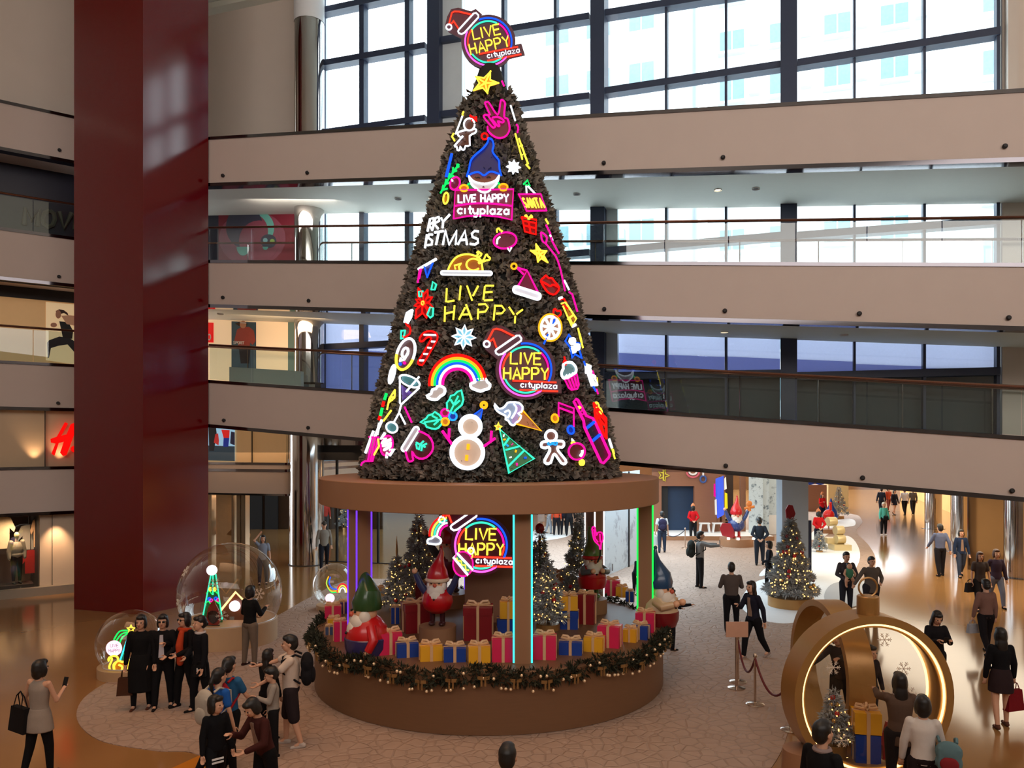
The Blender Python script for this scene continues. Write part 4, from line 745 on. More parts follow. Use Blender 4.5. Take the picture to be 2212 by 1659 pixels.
def logo(sg, ctr, R, rot=0.0, hat=True):
    c_, s_ = cos(radians(rot)), sin(radians(rot))
    def f(*v):
        out = []
        for i in range(0, len(v), 2):
            x, y = (v[i] - 440) / 252 * R, (v[i + 1] - 500) / 252 * R; out.append((ctr[0] + x * c_ - y * s_, ctr[1] + x * s_ + y * c_))
        return out
    sg.fill(MAROON, E(f, 440, 500, 300, 300), .12); sg.fill(MAROON, f(300, 590, 790, 600, 800, 735, 330, 735), .12, .002)
    if hat:
        sg.fill(MAROON, f(10, 230, 60, 130, 120, 60, 200, 60, 330, 130, 385, 115, 440, 190, 300, 330, 160, 400, 100, 350, 40, 300), .12, .004)
        sg.fill((84, 24, 40), f(150, 280, 60, 215, 120, 100, 150, 92, 200, 105, 330, 170), .12, .006)
        sg.tube('coral', [f(60, 215, 120, 100, 150, 92, 200, 105, 330, 170), f(75, 222, 112, 200, 115, 185, 150, 280)])
        sg.tube('white', [E(f, 53, 245, 30, 30, n=16)], closed=True); sg.tube('white', [f(140, 315, 150, 300, 350, 162, 378, 160, 398, 190, 395, 212, 205, 345, 170, 352, 145, 335)], closed=True)
    sg.tube('blue', [E(f, 440, 500, 256, 262, -100, 28)]); sg.tube('pink', [E(f, 440, 500, 256, 262, 52, 218)])
    sg.tube('teal', [E(f, 440, 500, 222, 226, -132, -52)]); sg.tube('magenta', [E(f, 440, 500, 226, 228, -47, 0)]); sg.tube('coral', [E(f, 440, 500, 226, 228, 182, 226)]); sg.tube('coral', [E(f, 440, 500, 228, 228, 2, 26)]); sg.tube('teal', [E(f, 440, 500, 222, 230, 60, 156)])
    L = strokes('LIVE', (290, 440), (600, 448), 112) + strokes('HAPPY', (222, 595), (668, 600), 116)
    sg.tube('yellow', [f(*[q for p in st for q in p]) for st in L], part='letters')
    sg.tube('coral', [f(310, 610, 745, 628), f(380, 703, 762, 715)]); sg.tube('white', [f(*[q for p in st for q in p]) for st in strokes('cityplaza', (388, 674), (752, 690), 58)], part='letters', r=sg.r * .62)
def starpts(f, tips, k=.42):
    n = len(tips); cx, cy_ = sum(t[0] for t in tips) / n, sum(t[1] for t in tips) / n; q = []
    for i in range(n):
        a, b = tips[i], tips[(i + 1) % n]; q += [a[0], a[1], cx + ((a[0] + b[0]) / 2 - cx) * k / .81 * 1.0, cy_ + ((a[1] + b[1]) / 2 - cy_) * k / .81]
    return f(*q), f(cx, cy_)[0]
# --- topper sign stands on the tip of the tree
tp = Sign('round LIVE HAPPY neon sign with santa hat on the tip of the tall tree', (1054, 88), plane=(P(1054, 88, 15.85), Vector((.08, -1, -.03)).normalized()), r=.0165)
logo(tp, (1055, 90), 49.5, -13)
MB().tube([Vector((KC.x, KC.y, TZ1 - .1)) - tp.p, Vector((KC.x, KC.y - .1, TZ1 + .9)) - tp.p], .06, 8).build('support_post', M_DARK, tp.o)
MB().prism([tp.at(x, y, -.04) for x, y in circ(1055, 90, 57, 57)], -tp.n * .12).build('sign_box', M_DARK, tp.o)
def star_sign(lab, f, tips, col='yellow', fc=(226, 130, 20)):
    c = f(sum(t[0] for t in tips) / 5, sum(t[1] for t in tips) / 5)[0]; s = Sign(lab, c); o, cc = starpts(f, tips); s.fill(fc, o, .25); s.tube(col, [o], closed=True); s.tube(col, [[cc, o[2 * i]] for i in range(5)]); return s
star_sign('yellow five pointed star sign just under the topper', A4, [(790, 605), (858, 708), (763, 798), (643, 772), (658, 652)])
star_sign('yellow star sign on right flank beside the bright second gallery', A5, [(1372, 585), (1480, 655), (1490, 770), (1392, 765), (1318, 650)])
s = Sign('magenta victory hand sign near the top of the tree', (1071, 262))
s.fill((90, 22, 50), sm(A4(760, 1060, 780, 1130, 820, 1165, 870, 1178, 920, 1160, 948, 1110, 945, 1050, 910, 995, 850, 990, 790, 1020), 3, True), .15)
s.fill((90, 22, 50), A4(742, 885, 755, 870, 775, 875, 850, 990, 785, 990), .15); s.fill((90, 22, 50), A4(850, 980, 875, 865, 895, 855, 912, 880, 905, 995), .15)
s.tube('magenta', [sm(A4(762, 1080, 770, 1120, 820, 1165, 870, 1178, 920, 1160, 950, 1110, 945, 1050, 930, 1010, 905, 995, 912, 885, 895, 857, 875, 862, 850, 980, 778, 880, 755, 870, 742, 885, 785, 980), 3), sm(A4(780, 985, 745, 980, 732, 1000, 800, 1082, 822, 1085, 825, 1068, 770, 990), 3), sm(A4(800, 1005, 850, 998, 900, 1025, 892, 1045, 850, 1035, 865, 1070, 850, 1075, 805, 1020), 3)])
s = Sign('white outlined gingerbread girl sign with red bow at upper left', (1006, 290))
s.fill((92, 56, 42), E(A4, 607, 1062, 42, 48), .1); s.fill((92, 56, 42), A4(580, 1105, 625, 1110, 650, 1105, 660, 1120, 615, 1140, 615, 1235, 500, 1245, 555, 1150, 520, 1160, 515, 1140), .1)
s.tube('white', [E(A4, 607, 1062, 46, 52, n=20), sm(A4(585, 1108, 520, 1125, 510, 1150, 535, 1172, 555, 1160, 480, 1245, 500, 1250, 505, 1280, 525, 1280, 530, 1250, 545, 1275, 565, 1275, 575, 1245, 612, 1240, 610, 1160, 655, 1135, 668, 1110, 650, 1098, 630, 1108), 2)]); s.tube('red', [A4(615, 985, 630, 1030, 645, 1010, 672, 1035, 668, 1000, 645, 1005, 615, 985)])
# gnome with board
s = Sign('blue hatted gnome sign holding a magenta LIVE HAPPY board', (1046, 400))
hat = sm(A4(585, 1505, 605, 1440, 620, 1370, 660, 1320, 730, 1260, 765, 1210, 768, 1178), 3) + sm(A4(768, 1178, 800, 1190, 815, 1240, 805, 1290, 830, 1330, 860, 1370, 865, 1440, 882, 1497), 3)
s.fill((24, 34, 96), hat, .15); s.fill((116, 66, 52), E(A4, 735, 1500, 122, 75, 0, 180) + A4(610, 1490, 680, 1470, 733, 1497, 800, 1465, 858, 1490), .15, .004)
s.fill((208, 204, 206), sm(A4(605, 1500, 620, 1560, 660, 1605, 740, 1645, 820, 1590, 852, 1545, 860, 1495, 830, 1540, 740, 1567, 650, 1548), 2, True), .2, .008)
s.fill((20, 120, 62), A4(560, 1590, 620, 1560, 660, 1605, 600, 1612), .15); s.fill((20, 120, 62), A4(900, 1585, 850, 1555, 815, 1600, 870, 1608), .15)
s.tube('blue', [hat, sm(A4(585, 1505, 640, 1475, 690, 1470, 733, 1497, 775, 1468, 820, 1468, 882, 1497), 3)]); s.tube('white', [sm(A4(603, 1500, 618, 1560, 660, 1605, 742, 1645, 820, 1590, 852, 1545, 862, 1495), 3), sm(A4(605, 1505, 650, 1548, 740, 1567, 825, 1542, 860, 1500), 3)])
s.tube('red', [E(A4, 738, 1163, 26, 26, n=16)], closed=True); s.tube('orange', [E(A4, 562, 1605, 34, 26, n=18), E(A4, 898, 1597, 36, 28, n=18)], closed=True); s.fill((190, 110, 30), E(A4, 562, 1605, 30, 22), .2, .01); s.fill((190, 110, 30), E(A4, 898, 1597, 31, 24), .2, .01); s.tube('green', [A4(590, 1580, 615, 1560), A4(872, 1580, 852, 1556)])
MB().tube([s.at(*p, .02) for p in E(A4, 683, 1520, 15, 8, 180, 360)], .01, 5).build('eye', M_BLACK, s.o); MB().tube([s.at(*p, .02) for p in E(A4, 773, 1516, 15, 8, 180, 360)], .01, 5).build('eye', M_BLACK, s.o)
brd = A5(568, 48, 1148, 40, 1130, 345, 990, 312, 850, 300, 690, 308, 552, 335); s.fill((112, 28, 62), brd, .15); s.tube('magenta', [brd], closed=True); s.tube('magenta', [sm(A5(560, 208, 700, 186, 850, 180, 1000, 190, 1140, 208), 3)])
s.tube('white', [A5(*[q for p in st for q in p]) for st in strokes('LIVE HAPPY', (600, 172), (1100, 165), 74) + strokes('cityplaza', (590, 282), (1105, 290), 80)], part='letters')
GN = s
def snowflake(lab, f, cx, cy_, r, col='white', fc=(110, 180, 200)):
    s = Sign(lab, f(cx, cy_)[0]); paths = []
    for k in range(8):
        a = radians(45 * k + 4); pt = lambda q, da: (cx + q * r * cos(a + da), cy_ + q * r * sin(a + da)); o = pt(1, 0); l, m_ = pt(.55, .38), pt(.55, -.38); pth = f(cx, cy_, *l, *o, *m_); s.fill(fc, pth, .2); paths.append(pth)
    s.tube(col, paths, closed=True); return s
snowflake('small white snowflake sign at right of the blue hat', A4, 985, 1425, 58, fc=(200, 210, 220)); snowflake('white eight point snowflake sign above the rainbow', A6, 1115, 175, 118)
s = Sign('yellow letters sign seen edge-on at the upper right flank', (1126, 322), minface=.25); s.tube('yellow', [A4(1000, 1140, 1060, 1360), A4(1030, 1180, 1080, 1320), A4(1030, 1250, 1060, 1240), A4(1050, 1330, 1075, 1310, 1110, 1400), A4(1060, 1260, 1095, 1360), A4(1090, 1400, 1125, 1440)])
s = Sign('green pine branch sign with red tips at upper left edge', (976, 380), minface=.3); s.tube('green', [A4(520, 1400, 440, 1510, 360, 1650), A4(505, 1400, 500, 1430, 520, 1420), A4(470, 1430, 465, 1470, 500, 1455), A4(440, 1480, 430, 1515, 475, 1500), A4(410, 1530, 400, 1570, 445, 1560), A4(385, 1580, 378, 1620, 420, 1610)])
s = Sign('magenta oval bauble sign beside the pine branch', (983, 397)); s.fill((110, 20, 60), E(A4, 485, 1565, 40, 55, rot=20), .15); s.tube('magenta', [E(A4, 485, 1565, 40, 55, rot=20)], closed=True); s.tube('white', [A4(455, 1530, 465, 1545)])
s = Sign('blue straight bar sign at the upper left edge', (969, 357), minface=.3); s.tube('blue', [A4(455, 1310, 405, 1508), A4(462, 1312, 416, 1508)])
s = Sign('yellow oval ring sign left of the magenta board', (963, 428)); s.fill((160, 100, 20), E(A5, 475, 130, 20, 52, rot=8), .2); s.tube('yellow', [E(A5, 475, 130, 24, 56, rot=8)], closed=True)
s = Sign('hanging SANTA sign with magenta frame and yellow letters', (1152, 436), minface=.4); fr_ = A5(1200, 90, 1420, 88, 1478, 252, 1280, 258); s.fill((120, 24, 60), fr_, .15); s.tube('magenta', [fr_], closed=True); s.tube('yellow', [A5(*[q for p in st for q in p]) for st in strokes('SANTA', (1262, 222), (1462, 225), 92, -.42)], part='letters'); s.tube('white', [A5(1275, 10, 1280, 80), A5(1290, 8, 1365, 85)]); s.tube('green', [A5(1250, -10, 1290, -50, 1310, 5, 1270, 0)])
s = Sign('white MERRY CHRISTMAS neon lettering wrapping the left flank', (950, 505), wrap=True, off=.1)
s.tube('white', [A5(*[q for p in st for q in p]) for st in [[(305, 465), (330, 345), (360, 335), (368, 370), (322, 405), (352, 455)], [(352, 450), (382, 335), (415, 325), (420, 362), (372, 392), (408, 440)], [(440, 335), (455, 375), (525, 298)], [(457, 375), (452, 432)], [(280, 630), (300, 500)], [(352, 500), (320, 498), (312, 530), (350, 560), (345, 598), (305, 605)], [(375, 478), (460, 465)], [(415, 472), (388, 600)], [(455, 600), (480, 460), (515, 600), (590, 462), (580, 600)], [(600, 600), (672, 462), (690, 600)], [(622, 555), (686, 550)], [(805, 470), (765, 465), (738, 490), (745, 525), (795, 545), (798, 580), (765, 600), (718, 592)]]], part='letters', r=.024)
s = Sign('pink oval bauble sign with white shine right of MERRY CHRISTMAS', (1091, 519)); s.fill((96, 26, 50), E(A5, 1065, 550, 112, 78, rot=-8), .15); s.tube('magenta', [E(A5, 1065, 550, 115, 80, rot=-8)], closed=True); s.tube('white', [sm(A5(1015, 515, 988, 540, 985, 585), 3)]); s.tube('yellow', [sm(A5(985, 470, 985, 440, 1005, 430, 1015, 450, 1035, 455, 1025, 480), 2)]); s.tube('white', [A5(1088, 625, 1110, 658, 1128, 620)])
s = Sign('small red gift box sign with yellow bow on the right flank', (1144, 487), minface=.4); s.fill((120, 14, 20), A5(1240, 345, 1370, 370, 1372, 488, 1262, 460), .2); s.tube('red', [A5(1228, 318, 1378, 345, 1378, 378, 1240, 352, 1228, 318), A5(1242, 352, 1262, 462, 1372, 490, 1372, 380), A5(1300, 365, 1318, 475), A5(1252, 400, 1372, 430)]); s.tube('yellow', [sm(A5(1300, 335, 1262, 315, 1275, 298, 1300, 330, 1325, 300, 1335, 325, 1300, 335), 2)])
s = Sign('roast turkey sign on a white platter', (1007, 572)); body = sm(A5(495, 850, 520, 790, 570, 725, 630, 695, 700, 688, 770, 705, 820, 740, 835, 800, 842, 850), 3); s.fill((150, 84, 22), body, .25)
s.tube('yellow', [body, sm(A5(770, 705, 800, 690, 785, 670, 800, 660, 815, 675, 830, 680, 820, 705, 780, 725), 2), E(A5, 750, 790, 70, 58, 40, 330), sm(A5(795, 775, 850, 745, 870, 700, 885, 690, 895, 710, 915, 725, 905, 745, 875, 750, 800, 780), 2), A5(570, 835, 560, 800, 630, 780, 605, 810, 612, 845)]); pl_ = capsule(A5, 445, 872, 915, 878, 18); s.fill((190, 192, 196), pl_, .25, .02); s.tube('white', [pl_], closed=True)
s = Sign('magenta santa hat sign with white brim right of the turkey', (1138, 612)); s.fill((104, 24, 54), A5(1195, 1000, 1285, 850, 1390, 1060), .15); s.fill((104, 24, 54), A5(1185, 820, 1285, 850, 1250, 890), .15); s.tube('magenta', [A5(1195, 1000, 1285, 850, 1390, 1060), A5(1185, 820, 1285, 850), A5(1185, 825, 1250, 890)]); s.tube('orange', [E(A5, 1153, 807, 27, 27, n=16)], closed=True); br_ = capsule(A5, 1180, 1040, 1385, 1105, 32); s.fill((214, 214, 224), br_, .3, .02); s.tube('white', [br_], closed=True, r=.026)
s = Sign('red lips sign on the right flank', (1189, 615), minface=.4); lp_ = sm(A5(1420, 950, 1450, 920, 1470, 898, 1500, 925, 1530, 925, 1560, 960, 1605, 1020, 1580, 1070, 1545, 1090, 1490, 1065, 1450, 1010), 2, True); s.fill((110, 12, 20), lp_, .2); s.tube('red', [lp_], closed=True); s.tube('red', [sm(A5(1422, 955, 1480, 985, 1515, 1005, 1545, 990, 1605, 1020), 3)])
s = Sign('string of bunting flags sign at the left edge', (920, 585), minface=.4); s.tube('white', [A5(380, 735, 200, 838)], r=.026); s.fill((14, 30, 120), A5(258, 800, 345, 770, 288, 918), .2); s.tube('blue', [A5(258, 800, 288, 918, 345, 772)]); s.tube('magenta', [A5(215, 838, 195, 970), A5(230, 832, 210, 930)])
s = Sign('red poinsettia flower sign with green leaves at the left', (914, 650), minface=.45)
for pts in (A5(330, 1040, 345, 960, 380, 990, 365, 1040), A5(210, 1110, 205, 1060, 245, 1055, 235, 1105), A5(290, 1290, 320, 1215, 350, 1225, 345, 1300, 320, 1320)): s.fill((12, 84, 60), pts, .2); s.tube('teal', [pts], closed=True)
for ang, ln in ((-68, 130), (-30, 110), (-110, 150), (20, 110), (75, 140), (120, 165), (165, 90), (205, 80)):
    a = radians(ang); cx, cy_ = 248 + 12 * cos(a), 1175 + 12 * sin(a); L = ln; px_, py_ = -sin(a), cos(a); q = A5(cx, cy_, cx + L * .5 * cos(a) * .8 + px_ * L * .2, cy_ + L * .5 * sin(a) + py_ * L * .24, cx + L * cos(a) * .85, cy_ + L * sin(a), cx + L * .5 * cos(a) * .8 - px_ * L * .2, cy_ + L * .5 * sin(a) - py_ * L * .24); s.fill((118, 14, 18), q, .25, .006); s.tube('red', [q], closed=True)
s.tube('yellow', [E(A5, 248, 1175, 14, 18, n=12)], closed=True)
s = Sign('big yellow LIVE HAPPY neon lettering at mid height of the tree', (1042, 660), wrap=True, off=.1)
s.tube('yellow', [A5(*v) for v in ((492, 1035, 485, 1170), (498, 1168, 565, 1155), (628, 1010, 615, 1150), (690, 1010, 740, 1155), (748, 1110, 800, 1010), (955, 1008, 868, 1008), (865, 1015, 850, 1145), (855, 1155, 945, 1150), (868, 1075, 940, 1070), (475, 1215, 470, 1365), (568, 1205, 555, 1345), (478, 1285, 550, 1268), (610, 1345, 672, 1225), (680, 1195, 735, 1345), (635, 1297, 705, 1292), (800, 1240, 795, 1340), (800, 1195, 870, 1190, 895, 1225, 870, 1265, 805, 1272), (965, 1200, 950, 1350), (972, 1207, 1030, 1208, 1060, 1250, 1030, 1283, 975, 1285), (1100, 1220, 1150, 1295), (1175, 1290, 1235, 1245), (1162, 1310, 1158, 1380))], part='letters')
s = Sign('orange slice drink sign with red heart straw on the right', (1190, 708), minface=.45); s.fill((150, 100, 64), E(A5, 1515, 1418, 100, 118), .3); s.tube('orange', [E(A5, 1515, 1418, 113, 133)], closed=True); s.tube('white', [E(A5, 1515, 1418, 92, 112)], closed=True, r=.026); s.tube('white', [A5(1515 - 88 * cos(a), 1418 - 108 * sin(a), 1515 + 88 * cos(a), 1418 + 108 * sin(a)) for a in (.2, .99, 1.77, 2.56)], r=.026)
s.tube('red', [sm(A5(1550, 1290, 1548, 1245, 1565, 1232, 1585, 1255, 1612, 1250, 1622, 1285, 1580, 1312), 2, True)], closed=True); s.tube('blue', [A5(1565, 1320, 1540, 1385), A5(1492, 1485, 1452, 1580)])
s = Sign('yellow and red lantern sign on the right edge', (1224, 675), minface=.42); s.tube('yellow', [A5(1625, 1180, 1665, 1165, 1775, 1330, 1730, 1405, 1640, 1200), A5(1690, 1335, 1745, 1290), A5(1700, 1310, 1740, 1395)]); s.tube('red', [A5(1610, 1140, 1650, 1130, 1680, 1180), A5(1640, 1190, 1690, 1230)]); s.tube('white', [A5(1605, 1130, 1630, 1120), A5(1735, 1405, 1765, 1390)], r=.03); s.fill((150, 84, 20), A5(1660, 1190, 1690, 1215, 1765, 1330, 1730, 1395), .3)
s = Sign('long magenta ribbon sign curling along the right silhouette', (1200, 560), wrap=True, off=.12); s.tube('magenta', [sm(A5(1410, 480, 1425, 560, 1460, 590, 1500, 640, 1560, 720, 1600, 830, 1625, 940, 1650, 1060), 3), sm(A5(1410, 478, 1440, 490, 1470, 530, 1460, 590), 3), A5(1460, 400, 1500, 480, 1520, 560, 1590, 690), A5(1690, 1070, 1720, 1090, 1772, 1265)]); s.tube('white', [A5(1500, 500, 1528, 560), A5(1640, 950, 1690, 1050)]); s.tube('yellow', [A5(1455, 340, 1485, 395)])
s = Sign('blue star sign filled with white lamps on the right edge', (1239, 748), minface=.42); st = A7(870, 150, 920, 225, 980, 240, 972, 300, 1000, 385, 930, 345, 905, 385, 885, 280, 835, 215); s.tube('blue', [st], closed=True); s.tube('white', [E(A7, 905, 215, 18, 18, n=10), E(A7, 950, 275, 18, 18, n=10), E(A7, 915, 300, 18, 18, n=10)], closed=True, r=.045)
s = Sign('red and white stocking sign on the left edge', (879, 700), minface=.4); s.tube('red', [sm(A5(75, 1370, 95, 1400, 120, 1420, 115, 1480, 60, 1515, 50, 1500), 2)]); s.tube('white', [A5(70, 1370, 95, 1275, 135, 1250, 120, 1310, 85, 1370)], r=.04); s.tube('teal', [A5(30, 1450, 70, 1445, 55, 1520, 28, 1530, 30, 1450)]); s.fill((110, 14, 20), A5(70, 1380, 115, 1380, 118, 1480, 60, 1510), .2)
s = Sign('red and white candy cane sign left of the snowflake', (924, 752)); cane = sm(A6(680, 215, 675, 185, 720, 130, 790, 115, 845, 145, 850, 200, 800, 290, 712, 440, 690, 452, 665, 445, 660, 420, 720, 320, 770, 230, 790, 190, 770, 175, 740, 185, 715, 210, 695, 220), 2, True); s.fill((104, 16, 22), cane, .2); s.tube('red', [cane], closed=True); s.tube('white', [A6(718, 152, 840, 155), A6(792, 220, 838, 222), A6(755, 280, 800, 285), A6(715, 343, 760, 345), A6(675, 408, 718, 408)])
s = Sign('white and yellow oval cookie sign at left of the candy cane', (876, 764), minface=.5); s.fill((86, 44, 44), E(A6, 535, 345, 75, 150, rot=18), .15); s.tube('white', [E(A6, 535, 345, 85, 160, -190, 10, rot=18)], r=.026); s.tube('yellow', [E(A6, 535, 345, 85, 160, 10, 170, rot=18)], r=.026); s.tube('white', [E(A6, 530, 330, 28, 48, rot=18), A6(490, 380, 480, 410, 520, 400, 560, 330)], r=.026); s.tube('blue', [A6(478, 440, 486, 446)], r=.03); s.tube('magenta', [A6(520, 430, 528, 436)], r=.03)
s = Sign('rainbow sign ending in two white clouds', (990, 820))
for i, c in enumerate(('red', 'orange', 'green', 'blue', 'white', 'magenta')):
    r_ = 278 - i * 26; pts = [p for p in E(A6, 1052, 640, r_, r_ * (1.0 if i else 1.02), 176, 352, n=36)]; s.tube(c, [pts], r=.03)
cl1 = sm(A6(745, 760, 790, 740, 800, 700, 840, 690, 850, 668, 890, 665, 925, 690, 920, 740, 880, 765, 850, 795, 800, 795, 770, 785), 2, True); cl2 = sm(A6(1180, 640, 1225, 625, 1240, 595, 1290, 598, 1330, 590, 1350, 625, 1375, 645, 1365, 685, 1320, 700, 1280, 715, 1220, 695, 1190, 680), 2, True)
for c in (cl1, cl2): s.fill((186, 178, 176), c, .25, .03); s.tube('white', [c], closed=True, r=.026)
s = Sign('martini glass sign with purple drink on the left flank', (881, 858), minface=.5); s.fill((70, 130, 136), E(A6, 580, 610, 92, 40, rot=22), .2); s.fill((90, 60, 150), A6(490, 650, 600, 730, 500, 800), .25); s.fill((70, 130, 136), E(A6, 395, 1075, 50, 45, rot=30), .2); s.tube('white', [E(A6, 575, 615, 108, 48, rot=24), E(A6, 398, 1075, 58, 50, rot=30)], closed=True); s.tube('white', [A6(478, 580, 478, 830, 490, 850, 470, 930, 415, 1030), A6(672, 680, 490, 848), A6(540, 720, 670, 570)])
s = Sign('green holly leaves sign with three round berries', (963, 893)); lf1 = sm(A6(895, 985, 870, 950, 825, 920, 800, 945, 760, 955, 740, 985, 680, 1025, 730, 1040, 745, 1070, 790, 1085, 830, 1090, 860, 1080, 895, 1040), 1, True); lf2 = sm(A6(950, 905, 945, 830, 970, 800, 985, 760, 1020, 750, 1050, 720, 1090, 705, 1100, 750, 1110, 800, 1095, 850, 1060, 880, 1030, 905, 1010, 935), 1, True)
for c in (lf1, lf2): s.fill((14, 96, 52), c, .22); s.tube('teal', [c], closed=True)
s.tube('teal', [A6(720, 1025, 890, 995), A6(800, 960, 850, 985), A6(815, 1050, 860, 1010), A6(985, 910, 1060, 760), A6(985, 800, 1015, 850), A6(1075, 805, 1025, 850)])
for cx, cy_, r_, c, k in ((928, 930, 38, 'magenta', (140, 16, 60)), (1005, 965, 38, 'sky', (20, 50, 160)), (930, 1018, 36, 'orange', (200, 130, 20))): s.fill(k, E(A6, cx, cy_, r_ - 6, r_ - 6), .3, .02); s.tube(c, [E(A6, cx, cy_, r_, r_)], closed=True)
s = Sign('snowman sign with blue party hat low at the front of tree', (1010, 950)); s.fill((30, 84, 150), A6(1195, 965, 1305, 880, 1275, 1000), .25)
for cx, cy_, r_ in ((1180, 1065, 100), (1150, 1325, 155)): s.fill((186, 160, 138), E(A6, cx, cy_, r_, r_), .4, .01); s.tube('white', [E(A6, cx, cy_, r_, r_, n=40)], closed=True, r=.042)
s.tube('blue', [A6(1195, 965, 1305, 880, 1275, 1000)]); s.tube('orange', [E(A6, 1314, 853, 26, 26, n=14)], closed=True, r=.03); s.tube('magenta', [A6(1005, 1255, 900, 1108), A6(965, 1180, 970, 1085), A6(1305, 1270, 1430, 1180), A6(1385, 1200, 1390, 1110)], r=.026); s.tube('orange', [A6(1160, 1240, 1155, 1295), A6(1145, 1350, 1140, 1405)], r=.03)
s = Sign('magenta mitten sign with white cuff and green twig', (902, 960)); mt = sm(A6(665, 1110, 760, 1155, 805, 1230, 800, 1310, 740, 1375, 670, 1385, 620, 1350, 600, 1310, 605, 1370, 610, 1400, 575, 1415, 555, 1390, 530, 1300), 2); s.fill((86, 24, 40), mt, .15); s.tube('magenta', [mt]); cf = capsule(A6, 640, 1095, 522, 1285, 27); s.fill((190, 180, 190), cf, .25, .02); s.tube('white', [cf], closed=True); s.tube('teal', [A6(640, 1225, 730, 1270), A6(680, 1245, 665, 1300, ), A6(680, 1245, 715, 1210), A6(700, 1260, 690, 1310), A6(700, 1258, 745, 1235), A6(640, 1240, 650, 1290)])
s = Sign('pink and white wrapped sweet sign at the low left edge', (835, 962), minface=.5); s.fill((150, 40, 90), E(A6, 348, 1255, 52, 95, rot=12), .2); s.tube('magenta', [E(A6, 348, 1255, 58, 100, rot=12)], closed=True); s.tube('white', [A6(330, 1130, 290, 1190, 335, 1185, 300, 1230, 400, 1190), A6(345, 1380, 350, 1330, 380, 1350, 420, 1290, 380, 1300), A6(310, 1260, 390, 1230), A6(320, 1300, 400, 1250)], r=.028)
s = Sign('yellow diamond sparkle sign on the left edge', (844, 862), minface=.5); s.tube('yellow', [A6(430, 700, 425, 780, 365, 830, 350, 900, 352, 890, 372, 790, 430, 700), A6(385, 775, 410, 770, 400, 805, 380, 810, 385, 775)]); s.tube('yellow', [A6(392, 905, 315, 1010)])
s = Sign('white and magenta spark lines sign beside the martini glass', (876, 900), minface=.5); s.tube('magenta', [A6(525, 872, 596, 1025)]); s.tube('white', [A6(480, 940, 532, 1042)])
s = Sign('magenta party cracker sign at the lowest left edge', (800, 965), minface=.42); ck = A6(172, 1170, 265, 1170, 205, 1412, 130, 1410); s.fill((120, 10, 80), ck, .35); s.tube('magenta', [ck, A6(205, 1175, 160, 1410), A6(235, 1175, 185, 1410)], closed=False); s.tube('yellow', [A6(262, 1190, 270, 1260, 220, 1350)]); s.tube('white', [A6(300, 1000, 230, 1165), A6(275, 1030, 250, 1150), A6(215, 1110, 135, 1330)], r=.028); s.tube('magenta', [A6(130, 1410, 100, 1430, 92, 1455)])
s = Sign('green and red stick sign at the left silhouette', (827, 877), minface=.3); s.tube('green', [A6(345, 735, 325, 800), A6(303, 880, 285, 960)], r=.03); s.tube('red', [A6(320, 815, 305, 870), A6(282, 960, 268, 1000)], r=.03)
s = Sign('white oval sign at the left silhouette beside the gallery', (846, 808), minface=.35); s.tube('white', [E(A6, 400, 545, 20, 90, rot=14), E(A6, 400, 540, 8, 40, rot=14)], closed=True, r=.028)
s = Sign('round LIVE HAPPY sign with santa hat on the lower right of tree', (1130, 795)); logo(s, A7(440, 500)[0], 252 / 4.61, 0)
s = Sign('blue and lilac ice cream cone sign lying on its side', (1118, 898)); cn = A7(415, 910, 595, 1108, 345, 1040); s.fill((160, 96, 34), cn, .2); s.tube('orange', [cn], closed=True)
ic = sm(A7(130, 838, 175, 890, 230, 870, 260, 830, 310, 825, 370, 830, 410, 870, 400, 920, 365, 935, 395, 960, 380, 1000, 345, 1030, 320, 1055, 285, 1040, 270, 1010, 240, 995, 240, 960, 180, 930, 140, 890), 2, True); s.fill((130, 150, 180), ic, .25, .01); s.fill((156, 130, 186), sm(A7(340, 850, 400, 870, 390, 920, 360, 950, 370, 1000, 320, 1040, 300, 1000, 350, 930), 2, True), .25, .014); s.tube('white', [ic], closed=True); s.tube('white', [sm(A7(230, 925, 270, 905, 285, 940, 260, 980), 2), sm(A7(320, 840, 350, 880, 335, 930, 300, 985), 2)])
s = Sign('neon green fir tree sign with gold star at the low front', (1115, 968)); tr3 = A7(180, 1090, 525, 1388, 275, 1530); s.fill((8, 92, 36), tr3, .25); s.tube('teal', [tr3], closed=True, r=.025); s.tube('teal', [A7(225, 1255, 275, 1180), A7(240, 1300, 385, 1262), A7(265, 1465, 430, 1300)]); o_, c_ = starpts(A7, [(168, 1025), (205, 1065), (190, 1110), (145, 1100), (132, 1060)]); s.fill((220, 140, 30), o_, .3, .01); s.tube('yellow', [o_], closed=True, r=.015)
for c, v in (('white', (218, 1155, 228, 1158)), ('orange', (228, 1190, 230, 1202)), ('sky', (255, 1258, 262, 1250)), ('magenta', (304, 1240, 310, 1246)), ('orange', (335, 1310, 350, 1314)), ('white', (288, 1368, 292, 1378)), ('blue', (437, 1370, 437, 1385)), ('magenta', (345, 1442, 360, 1442))): s.tube(c, [A7(*v)], r=.026, part='lamp')
